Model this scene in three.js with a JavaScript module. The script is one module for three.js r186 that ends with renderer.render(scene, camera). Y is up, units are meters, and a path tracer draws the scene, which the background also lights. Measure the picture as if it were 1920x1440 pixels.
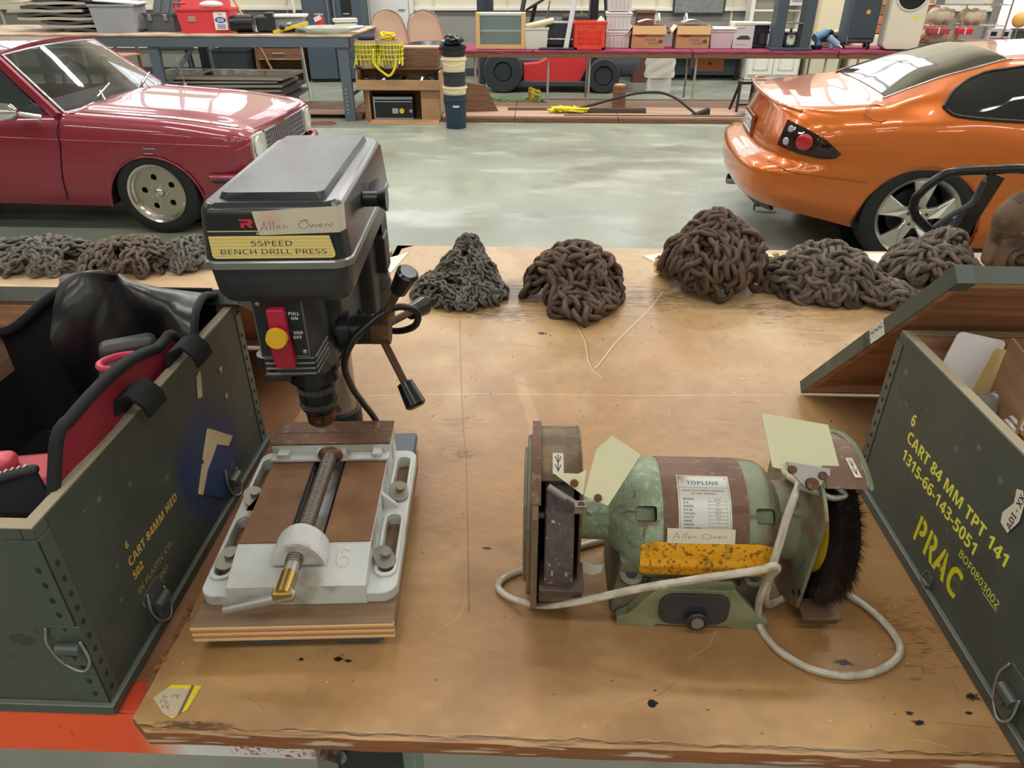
import * as THREE from 'three';
import { RoundedBoxGeometry } from 'three/addons/geometries/RoundedBoxGeometry.js';
import { mergeGeometries, mergeVertices, toCreasedNormals } from 'three/addons/utils/BufferGeometryUtils.js';
import { RectAreaLightUniformsLib } from 'three/addons/lights/RectAreaLightUniformsLib.js';
import { Brush, Evaluator, SUBTRACTION } from 'three-bvh-csg';

// ---------------------------------------------------------------- camera, sky, lights, exposure
const scene = new THREE.Scene();
const renderer = new THREE.WebGLRenderer({ antialias: true });
renderer.toneMapping = THREE.LinearToneMapping;
renderer.toneMappingExposure = 1.0;
renderer.shadowMap.enabled = true;
const camera = new THREE.PerspectiveCamera(56.68, 4 / 3, 0.05, 200);
camera.position.set(0, 1.65, 0);
camera.rotation.order = 'YXZ';
camera.rotation.set(-30.5 * Math.PI / 180, 2.1 * Math.PI / 180, 0);
const SKY = 2.6;
scene.background = new THREE.Color().setRGB(0.93 * SKY, 0.97 * SKY, 1.0 * SKY);
RectAreaLightUniformsLib.init();
const LAMP = { x: [-6.6, -3.6, -0.8, 2.2, 5.2, 8.2], z: [-10.6, -6.6, -2.75, 1.3, 4.6], y: 5.0, len: 1.6, wid: 0.22, power: { '-10.6': 85, '-6.6': 60, '-2.75': 28, '1.3': 20, '4.6': 20 }, color: 0xfffcf6 };

// ---------------------------------------------------------------- helpers
const R = Math.PI / 180, PI = Math.PI;
function rng(seed) { let s = seed >>> 0; return () => { s = (s + 0x6d2b79f5) | 0; let t = Math.imul(s ^ (s >>> 15), 1 | s); t = (t + Math.imul(t ^ (t >>> 7), 61 | t)) ^ t; return ((t ^ (t >>> 14)) >>> 0) / 4294967296; }; }
const V = (x, y, z) => new THREE.Vector3(x, y, z);
const taken = new Map();
function numbered(n) { const k = taken.get(n) || 0; taken.set(n, k + 1); return k ? n + '_' + String(k).padStart(3, '0') : n; }
function prep(g) {
  let o = g.index ? g.toNonIndexed() : g.clone();
  for (const k of Object.keys(o.attributes)) if (!['position', 'normal', 'uv'].includes(k)) o.deleteAttribute(k);
  if (!o.attributes.normal) o.computeVertexNormals();
  if (!o.attributes.uv) o.setAttribute('uv', new THREE.BufferAttribute(new Float32Array(o.attributes.position.count * 2), 2));
  o.morphAttributes = {}; o.clearGroups && o.clearGroups();
  return o;
}
const merge = (l) => mergeGeometries(l.map(prep));
function boxUV(g) {
  const p = g.attributes.position, n = g.attributes.normal, uv = new Float32Array(p.count * 2);
  for (let i = 0; i < p.count; i++) {
    const ax = Math.abs(n.getX(i)), ay = Math.abs(n.getY(i)), az = Math.abs(n.getZ(i));
    if (ay >= ax && ay >= az) { uv[2 * i] = p.getX(i); uv[2 * i + 1] = -p.getZ(i); }
    else if (ax > az) { uv[2 * i] = p.getZ(i); uv[2 * i + 1] = p.getY(i); }
    else { uv[2 * i] = p.getX(i); uv[2 * i + 1] = p.getY(i); }
  }
  g.setAttribute('uv', new THREE.BufferAttribute(uv, 2));
  return g;
}
function bx(w, h, d, x = 0, y = 0, z = 0, r = 0, seg = 2) {
  const g = r > 0 ? new RoundedBoxGeometry(w, h, d, seg, Math.min(r, w / 2.01, h / 2.01, d / 2.01)) : new THREE.BoxGeometry(w, h, d);
  return g.translate(x, y, z);
}
// box by its extents
const ex = (x0, x1, y0, y1, z0, z1, r = 0) => bx(Math.abs(x1 - x0), Math.abs(y1 - y0), Math.abs(z1 - z0), (x0 + x1) / 2, (y0 + y1) / 2, (z0 + z1) / 2, r);
function cy(r, h, x = 0, y = 0, z = 0, axis = 'y', r2 = r, seg = 28, open = false) {
  const g = new THREE.CylinderGeometry(r2, r, h, seg, 1, open);
  if (axis === 'x') g.rotateZ(-PI / 2); else if (axis === 'z') g.rotateX(PI / 2);
  return g.translate(x, y, z);
}
function bar(a, b, r, r2 = r, seg = 10) { // round bar between two points
  const A = V(...a), B = V(...b), d = B.clone().sub(A), L = d.length();
  const g = new THREE.CylinderGeometry(r2, r, L, seg);
  g.applyQuaternion(new THREE.Quaternion().setFromUnitVectors(V(0, 1, 0), d.normalize()));
  return g.translate(...A.add(B).multiplyScalar(0.5).toArray());
}
function beam(a, b, w, h) { // square bar between two points
  const A = V(...a), B = V(...b), d = B.clone().sub(A), L = d.length();
  const g = new THREE.BoxGeometry(w, L, h);
  g.applyQuaternion(new THREE.Quaternion().setFromUnitVectors(V(0, 1, 0), d.normalize()));
  return g.translate(...A.add(B).multiplyScalar(0.5).toArray());
}
function tube(pts, r, n = 40, closed = false, seg = 8, tension = 0.5) {
  const c = new THREE.CatmullRomCurve3(pts.map((p) => V(...p)), closed, 'catmullrom', tension);
  const g = new THREE.TubeGeometry(c, n, r, seg, closed);
  if (closed) return g;
  const e = [[0, 0], [1, 1]].map(([t]) => new THREE.SphereGeometry(r, seg, 6).translate(...c.getPoint(t).toArray()));
  return merge([g, ...e]);
}
const lathe = (pts, seg = 32) => new THREE.LatheGeometry(pts.map(([a, b]) => new THREE.Vector2(a, b)), seg);
function shapeOf(pts, holes = []) {
  const s = new THREE.Shape(pts.map(([a, b]) => new THREE.Vector2(a, b)));
  for (const h of holes) s.holes.push(new THREE.Path(h.map(([a, b]) => new THREE.Vector2(a, b))));
  return s;
}
function ext(pts, depth, bev = 0, holes = []) { // XY outline, extruded along Z, centred
  const s = pts instanceof THREE.Shape ? pts : shapeOf(pts, holes);
  const g = new THREE.ExtrudeGeometry(s, { depth: depth - 2 * bev, bevelEnabled: bev > 0, bevelThickness: bev, bevelSize: bev, bevelOffset: -bev, bevelSegments: 2, curveSegments: 16, steps: 1 });
  return g.translate(0, 0, -depth / 2 + bev);
}
function roundRect(x0, y0, x1, y1, r) {
  const s = new THREE.Shape();
  s.moveTo(x0 + r, y0); s.lineTo(x1 - r, y0); s.absarc(x1 - r, y0 + r, r, -PI / 2, 0); s.lineTo(x1, y1 - r); s.absarc(x1 - r, y1 - r, r, 0, PI / 2);
  s.lineTo(x0 + r, y1); s.absarc(x0 + r, y1 - r, r, PI / 2, PI); s.lineTo(x0, y0 + r); s.absarc(x0 + r, y0 + r, r, PI, 1.5 * PI);
  return s;
}
const ringPts = (r, n, cx = 0, cyy = 0, a0 = 0, a1 = 2 * PI) => Array.from({ length: n }, (_, i) => [cx + r * Math.cos(a0 + (a1 - a0) * i / n), cyy + r * Math.sin(a0 + (a1 - a0) * i / n)]);
function xf(g, p = [0, 0, 0], r = [0, 0, 0], s = 1) {
  const m = new THREE.Matrix4().compose(V(...p), new THREE.Quaternion().setFromEuler(new THREE.Euler(...r)), Array.isArray(s) ? V(...s) : V(s, s, s));
  return g.applyMatrix4(m);
}
// a surface from a grid of points P[i][j]
function grid(P, uvf) {
  const ni = P.length, nj = P[0].length, pos = [], uv = [], idx = [];
  for (let i = 0; i < ni; i++) for (let j = 0; j < nj; j++) { pos.push(...P[i][j]); uv.push(...(uvf ? uvf(i, j, P[i][j]) : [j / (nj - 1), i / (ni - 1)])); }
  for (let i = 0; i < ni - 1; i++) for (let j = 0; j < nj - 1; j++) { const a = i * nj + j, b = a + 1, c = a + nj, d = c + 1; idx.push(a, b, d, a, d, c); }
  const g = new THREE.BufferGeometry();
  g.setAttribute('position', new THREE.Float32BufferAttribute(pos, 3)); g.setAttribute('uv', new THREE.Float32BufferAttribute(uv, 2)); g.setIndex(idx); g.computeVertexNormals();
  return g;
}
// a closed sheet with thickness from a grid of points
function slab(P, t, uvf) {
  const top = grid(P, uvf), n = top.attributes.normal, nj = P[0].length;
  const Q = P.map((row, i) => row.map((p, j) => { const k = i * nj + j; return [p[0] - n.getX(k) * t, p[1] - n.getY(k) * t, p[2] - n.getZ(k) * t]; }));
  const flip = (g) => { const a = g.index.array; for (let i = 0; i < a.length; i += 3) { const s = a[i]; a[i] = a[i + 1]; a[i + 1] = s; } g.computeVertexNormals(); return g; };
  const L = P.length - 1, J = nj - 1;
  const edge = (A, B) => grid([A, B]);
  return merge([top, flip(grid(Q, uvf)), flip(edge(P[0], Q[0])), edge(P[L], Q[L]), edge(P.map((r) => r[0]), Q.map((r) => r[0])), flip(edge(P.map((r) => r[J]), Q.map((r) => r[J])))]);
}
function soft(g, angle = 40) { return toCreasedNormals(g, angle * R); }

function tag(o, label, category, group, kind) {
  o.userData = { ...o.userData };
  if (label) o.userData.label = label;
  if (category) o.userData.category = category;
  if (group) o.userData.group = group; if (kind) o.userData.kind = kind;
  return o;
}
function mesh(name, g, m, parent, label, keepUV) {
  let q = Array.isArray(g) ? merge(g) : g;
  if (!keepUV) { q = q.index ? prep(q) : q; boxUV(q); }
  const o = new THREE.Mesh(q, m);
  o.name = name; o.castShadow = true; o.receiveShadow = true;
  if (label) o.userData.label = label;
  parent.add(o);
  return o;
}
function thing(name, label, category, pos = [0, 0, 0], turn = 0, group) {
  const o = new THREE.Group(); o.name = numbered(name); scene.add(o);
  o.position.set(...pos); o.rotation.y = turn;
  return tag(o, label, category, group);
}
function solo(name, g, m, label, category, group, pos, turn, keepUV) { // a thing that is one mesh
  const o = mesh(numbered(name), g, m, scene, null, keepUV);
  if (pos) o.position.set(...pos); if (turn) o.rotation.y = turn;
  return tag(o, label, category, group);
}
function struct(name, g, m, parent = scene, keepUV) { const o = mesh(name, g, m, parent, null, keepUV); if (parent === scene) o.userData.kind = 'structure'; return o; }
function dup(o, pos, turn, label) {
  const c = o.clone(); c.name = numbered(o.name.replace(/_\d\d\d$/, '')); c.userData = { ...o.userData };
  scene.add(c); if (pos) c.position.set(...pos); if (turn !== undefined) c.rotation.y = turn; if (label) c.userData.label = label;
  return c;
}

// ---------------------------------------------------------------- computed textures
const PERM = (() => { const r = rng(77), a = Array.from({ length: 256 }, (_, i) => i); for (let i = 255; i > 0; i--) { const j = Math.floor(r() * (i + 1)); [a[i], a[j]] = [a[j], a[i]]; } return Float32Array.from([...a, ...a]); })();
function vnoise(x, y, px, py, s = 0) {
  const xi = Math.floor(x), yi = Math.floor(y), fx = x - xi, fy = y - yi, u = fx * fx * (3 - 2 * fx), v = fy * fy * (3 - 2 * fy);
  const h = (a, b) => PERM[(PERM[(((a % px) + px) % px + s) & 255] + ((b % py) + py) % py) & 255] / 255;
  const a = h(xi, yi), b = h(xi + 1, yi), c = h(xi, yi + 1), d = h(xi + 1, yi + 1);
  return a + (b - a) * u + (c - a) * v + (a - b - c + d) * u * v;
}
function fbm(u, v, f, oct = 4, s = 0, fy = f) { let a = 0, w = 0.5, t = 0; for (let o = 0; o < oct; o++) { a += w * vnoise(u * f, v * fy, f, fy, s + o * 17); t += w; w *= 0.5; f *= 2; fy *= 2; } return a / t; }
const cl = (x, a = 0, b = 1) => Math.min(b, Math.max(a, x)), ss = (a, b, x) => { const t = cl((x - a) / (b - a)); return t * t * (3 - 2 * t); };
const hex = (h) => [(h >> 16) & 255, (h >> 8) & 255, h & 255];
const mixc = (a, b, t) => [a[0] + (b[0] - a[0]) * t, a[1] + (b[1] - a[1]) * t, a[2] + (b[2] - a[2]) * t];
function dtex(size, metres, fn, srgb = true) {
  const d = new Uint8Array(size * size * 4);
  for (let y = 0; y < size; y++) for (let x = 0; x < size; x++) { const c = fn((x + 0.5) / size, (y + 0.5) / size), o = (y * size + x) * 4; if (typeof c === 'number') d[o] = d[o + 1] = d[o + 2] = cl(c) * 255; else { d[o] = cl(c[0], 0, 255); d[o + 1] = cl(c[1], 0, 255); d[o + 2] = cl(c[2], 0, 255); } d[o + 3] = 255; }
  const t = new THREE.DataTexture(d, size, size); t.wrapS = t.wrapT = THREE.RepeatWrapping; t.magFilter = THREE.LinearFilter; t.minFilter = THREE.LinearMipmapLinearFilter; t.generateMipmaps = true;
  if (srgb) t.colorSpace = THREE.SRGBColorSpace;
  t.repeat.set(1 / metres, 1 / metres); t.needsUpdate = true;
  return t;
}
function ctex(w, h, paint, repeat = false) {
  const c = document.createElement('canvas'); c.width = w; c.height = h; const x = c.getContext('2d'); paint(x, w, h);
  const t = new THREE.CanvasTexture(c); t.colorSpace = THREE.SRGBColorSpace; t.anisotropy = 8;
  if (repeat) t.wrapS = t.wrapT = THREE.RepeatWrapping;
  return t;
}
const grain = (x, w, h, seed, n, a, cols = ['0,0,0', '255,255,255']) => { const r = rng(seed); for (let i = 0; i < n; i++) { x.fillStyle = `rgba(${cols[(r() * cols.length) | 0]},${a * r()})`; const s = 1 + r() * 2.4; x.fillRect(r() * w, r() * h, s, s); } };
function blotch(x, px, py, rad, col, a) { const g = x.createRadialGradient(px, py, 0, px, py, rad); g.addColorStop(0, `rgba(${col},${a})`); g.addColorStop(1, `rgba(${col},0)`); x.fillStyle = g; x.fillRect(px - rad, py - rad, 2 * rad, 2 * rad); }
function M(color, roughness = 0.6, metalness = 0, o = {}) { return new THREE.MeshPhysicalMaterial({ color, roughness, metalness, ...o }); }
const two = (a, b, f, s, lo = 0.35, hi = 0.65, size = 256, metres = 0.5, oct = 5) => dtex(size, metres, (u, v) => mixc(hex(a), hex(b), ss(lo, hi, fbm(u, v, f, oct, s))));

const bumpFine = dtex(256, 0.25, (u, v) => fbm(u, v, 32, 3, 5), false);
const bumpCast = dtex(256, 0.12, (u, v) => fbm(u, v, 24, 4, 9), false);
const bumpGrain = dtex(256, 0.4, (u, v) => fbm(u, v, 4, 5, 3, 64), false);
const texRustChain = two(0x3f3129, 0x6b5749, 6, 1, 0.3, 0.7, 256, 0.12);
const texGreyChain = two(0x4d4b47, 0x8b8780, 6, 2, 0.3, 0.7, 256, 0.12);
const texDarkChain = two(0x443c34, 0x75695c, 6, 12, 0.3, 0.7, 256, 0.12);
const texRust = dtex(256, 0.2, (u, v) => mixc(mixc(hex(0x4a362b), hex(0x80583f), fbm(u, v, 8, 5, 4)), hex(0x9a7c68), 0.6 * ss(0.64, 0.82, fbm(u, v, 20, 3, 31))));
const texWood = dtex(512, 0.6, (u, v) => { const w = fbm(u, v, 3, 3, 40), g = fbm(u + w * 0.15, v, 3, 5, 41, 48); return mixc(hex(0xa57658), hex(0xd6ab8c), ss(0.2, 0.8, g * 0.6 + w * 0.4)); });
const texWoodEdge = dtex(256, 0.3, (u, v) => mixc(hex(0xb98a5c), hex(0xe6bd8a), fbm(u, v, 4, 4, 50, 60)));
const texDarkWood = dtex(256, 0.4, (u, v) => mixc(hex(0x54382a), hex(0x8f6a50), fbm(u, v, 3, 5, 60, 50)));
const texGreenPaint = dtex(512, 0.7, (u, v) => { let c = mixc(hex(0x474d45), hex(0x555b52), fbm(u, v, 6, 5, 70)); c = mixc(c, hex(0x8a9088), 0.55 * ss(0.66, 0.8, fbm(u, v, 12, 5, 71))); return mixc(c, hex(0x2c302b), 0.6 * ss(0.7, 0.8, fbm(u, v, 20, 4, 72))); });
const texConcrete = dtex(1024, 6, (u, v) => { let c = mixc(hex(0x767c70), hex(0xa2a898), fbm(u, v, 5, 6, 80)); c = mixc(c, hex(0xc4c8bc), 0.45 * ss(0.5, 0.8, fbm(u, v, 14, 6, 81, 26))); c = mixc(c, hex(0x6f6a58), 0.45 * ss(0.6, 0.82, fbm(u, v, 12, 6, 82, 18))); return c; });
const roughConcrete = dtex(512, 6, (u, v) => 0.1 + 0.42 * fbm(u, v, 9, 6, 83, 16), false);
const texCard = dtex(128, 0.3, (u, v) => mixc(hex(0xa07d5c), hex(0xbd9a76), fbm(u, v, 3, 4, 90, 40)));
const texPly = dtex(512, 1.6, (u, v) => mixc(hex(0x9a7a68), hex(0xc2a692), fbm(u, v, 3, 5, 91, 40)));
const texOlive = dtex(512, 0.25, (u, v) => { let c = mixc(hex(0x6a7d5e), hex(0x94a58a), fbm(u, v, 4, 5, 100)); c = mixc(c, hex(0xa3ad9c), 0.6 * ss(0.5, 0.7, fbm(u, v, 48, 3, 101))); return mixc(c, hex(0x6b5646), 0.8 * ss(0.62, 0.74, fbm(u, v, 7, 5, 102))); });
const texOliveRust = dtex(512, 0.25, (u, v) => { let c = mixc(hex(0x87927c), hex(0x767a5e), fbm(u, v, 4, 5, 104)); return mixc(c, hex(0x7b6250), 0.95 * ss(0.4, 0.62, fbm(u, v, 6, 5, 105))); });
const texMotorRust = dtex(256, 0.2, (u, v) => mixc(mixc(hex(0x5e4436), hex(0x7f6150), fbm(u, v, 6, 5, 110)), hex(0xa08f78), 0.45 * ss(0.62, 0.8, fbm(u, v, 40, 4, 111))));
const texViseBed = dtex(256, 0.2, (u, v) => mixc(hex(0x6a4830), hex(0x966f4c), fbm(u, v, 5, 5, 120)));
const texViseCast = dtex(512, 0.2, (u, v) => { let c = mixc(hex(0xb6b8b4), hex(0xd2d4d2), fbm(u, v, 4, 5, 121)); return mixc(c, hex(0x9a8f7d), 0.7 * ss(0.52, 0.72, fbm(u, v, 5, 5, 122))); });
const texPlastic = dtex(256, 0.4, (u, v) => mixc(hex(0x2e3032), hex(0x45484a), ss(0.4, 0.8, fbm(u, v, 8, 5, 130))));

const mat = {
  concrete: M(0xffffff, 1, 0, { map: texConcrete, roughnessMap: roughConcrete }),
  cream: M(0xd6d1bc, 0.55), creamShade: M(0xc9c3aa, 0.6), dado: M(0x8c8a85, 0.55), whitePaint: M(0xdedcd6, 0.5), ceiling: M(0xd9d9d4, 0.8),
  green: M(0xffffff, 0.55, 0, { map: texGreenPaint, bumpMap: bumpFine, bumpScale: 0.0006 }),
  greenMetal: M(0x525a54, 0.42, 0.25, { bumpMap: bumpFine, bumpScale: 0.0005 }),
  wood: M(0xffffff, 0.6, 0, { map: texWood, bumpMap: bumpGrain, bumpScale: 0.0006 }),
  woodEdge: M(0xffffff, 0.75, 0, { map: texWoodEdge }), darkWood: M(0xffffff, 0.65, 0, { map: texDarkWood }),
  ply: M(0xffffff, 0.7, 0, { map: texPly }), card: M(0xffffff, 0.85, 0, { map: texCard }),
  rust: M(0xffffff, 0.75, 0.35, { map: texRust, bumpMap: bumpCast, bumpScale: 0.0006 }),
  steel: M(0x9b9894, 0.32, 0.9), darkSteel: M(0x3b4046, 0.5, 0.4), chrome: M(0xe6e6e6, 0.08, 1), zinc: M(0xa9a8a2, 0.45, 0.7), brass: M(0xa58a4e, 0.3, 0.85),
  black: M(0x17191b, 0.45), blackGloss: M(0x0e1014, 0.18), blackRubber: M(0x1c1d1f, 0.8), slate: M(0x3c454d, 0.6), grey: M(0x777a7d, 0.6), white: M(0xd8d6d0, 0.5), paper: M(0xdcd8cc, 0.8),
  glass: M(0xffffff, 0.03, 0, { transmission: 1, thickness: 0 }), smoke: M(0x30363a, 0.05, 0, { transmission: 0.75, thickness: 0 }),
  redPlastic: M(0xd8444a, 0.45), yellowRope: M(0xd6cf2e, 0.7),  // cool box red lightened, haze put into the colour
};
// ---------------------------------------------------------------- room shell
const T = 1.02;                                   // height of the bench top
{
  struct('floor', ex(-16, 16, -0.2, 0, -13.5, 8.2), mat.concrete);
  struct('ceiling', ex(-16, 16, 5.6, 5.8, -13.5, 8.2), mat.ceiling);
  // back wall with a row of high windows and one open roller doorway
  const Z = -13.2, th = 0.2, wins = [-9.6, -6.2, -2.8, 0.6, 4.0], ww = 2.8, y0 = 2.3, y1 = 4.3, dx0 = 7.3, dx1 = 12.3, dh = 4.2;
  const pieces = [ex(-16, dx0, y1, 5.6, Z - th, Z), ex(-16, dx0, 1.02, y0, Z - th, Z), ex(dx0, dx1, dh, 5.6, Z - th, Z), ex(dx1, 16, 0, 5.6, Z - th, Z)];
  let px = -16;
  for (const c of wins) { pieces.push(ex(px, c - ww / 2, y0, y1, Z - th, Z)); px = c + ww / 2; }
  pieces.push(ex(px, dx0, y0, y1, Z - th, Z));
  const wall = struct('wall_back', merge(pieces), mat.cream);
  mesh('dado', ex(-16, dx0, 0, 1.02, Z - th, Z - 0.01), mat.dado, wall);
  // panel joints: thin cover strips that the photograph shows, and the ledge on the dado
  for (let x = -15.2; x < dx0; x += 1.22) mesh('cover_strip', ex(x - 0.02, x + 0.02, 0, y0, Z, Z + 0.012), mat.creamShade, wall);
  struct('trim_1', ex(-16, dx0, 1.0, 1.05, Z, Z + 0.05, 0.005), mat.whitePaint);
  struct('trim_2', ex(-16, dx0, 0.42, 0.48, Z - 0.01, Z + 0.045, 0.005), mat.whitePaint);
  struct('baseboard_back', ex(-16, dx0, 0, 0.12, Z - 0.01, Z + 0.02), mat.slate);
  wins.forEach((c, i) => {
    const w = new THREE.Group(); w.name = 'window_' + (i + 1); w.position.set(c, (y0 + y1) / 2, Z - th / 2); w.userData.kind = 'structure'; scene.add(w);
    const H = (y1 - y0) / 2, W = ww / 2;
    mesh('frame', [ex(-W, W, H - 0.05, H, -0.05, 0.05), ex(-W, W, -H, -H + 0.05, -0.05, 0.05), ex(-W, -W + 0.05, -H, H, -0.05, 0.05), ex(W - 0.05, W, -H, H, -0.05, 0.05)], mat.whitePaint, w);
    for (let k = 1; k < 4; k++) mesh('mullion', ex(-W + k * W / 2 - 0.025, -W + k * W / 2 + 0.025, -H, H, -0.03, 0.03), mat.whitePaint, w);
    mesh('transom', ex(-W, W, -0.02, 0.02, -0.03, 0.03), mat.whitePaint, w);
    for (let a = 0; a < 4; a++) for (let b = 0; b < 2; b++) mesh('pane', ex(-W + a * W / 2 + 0.03, -W + (a + 1) * W / 2 - 0.03, b ? 0.02 : -H + 0.05, b ? H - 0.05 : -0.02, -0.002, 0.002), mat.glass, w);
  });
  struct('wall_left', ex(-16.2, -16, -0.2, 5.8, -13.5, 8.2), mat.cream);
  struct('wall_right', ex(16, 16.2, -0.2, 5.8, -13.5, 8.2), mat.cream);
  struct('wall_front', ex(-16.2, 16.2, -0.2, 5.8, 8.0, 8.2), mat.cream);
  struct('trim_3', [ex(dx0 - 0.08, dx0 + 0.02, 0, dh, Z - th, Z + 0.06), ex(dx1 - 0.02, dx1 + 0.08, 0, dh, Z - th, Z + 0.06), ex(dx0 - 0.08, dx1 + 0.08, dh, dh + 0.35, Z - th, Z + 0.2)], mat.zinc);
  struct('forecourt', ex(-30, 40, -0.25, -0.02, -60, -13.4), M(0xc9c8c2, 0.8));
  // ceiling fittings
  const glow = new THREE.MeshStandardMaterial({ color: 0xffffff, emissive: LAMP.color, emissiveIntensity: 9, roughness: 0.5 });
  for (const z of LAMP.z) for (const x of LAMP.x) {
    const l = thing('strip_light', 'white ceiling strip light fitting hung over the workshop floor', 'ceiling light', [x, LAMP.y, z], 0, 'ceiling strip lights over the workshop');
    mesh('housing', [ex(-LAMP.len / 2 - 0.04, LAMP.len / 2 + 0.04, 0.02, 0.1, -0.14, 0.14, 0.01), ex(-0.6, -0.58, 0.1, 0.6, -0.01, 0.01), ex(0.58, 0.6, 0.1, 0.6, -0.01, 0.01)], mat.white, l);
    mesh('diffuser', ex(-LAMP.len / 2, LAMP.len / 2, -0.01, 0.03, -LAMP.wid / 2, LAMP.wid / 2), glow, l);
    const a = new THREE.RectAreaLight(LAMP.color, LAMP.power[z], LAMP.len, LAMP.wid);
    a.position.set(x, LAMP.y - 0.02, z); a.rotation.x = -PI / 2; a.name = numbered('strip_light_glow'); a.castShadow = true; scene.add(a);
  }
}
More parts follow.
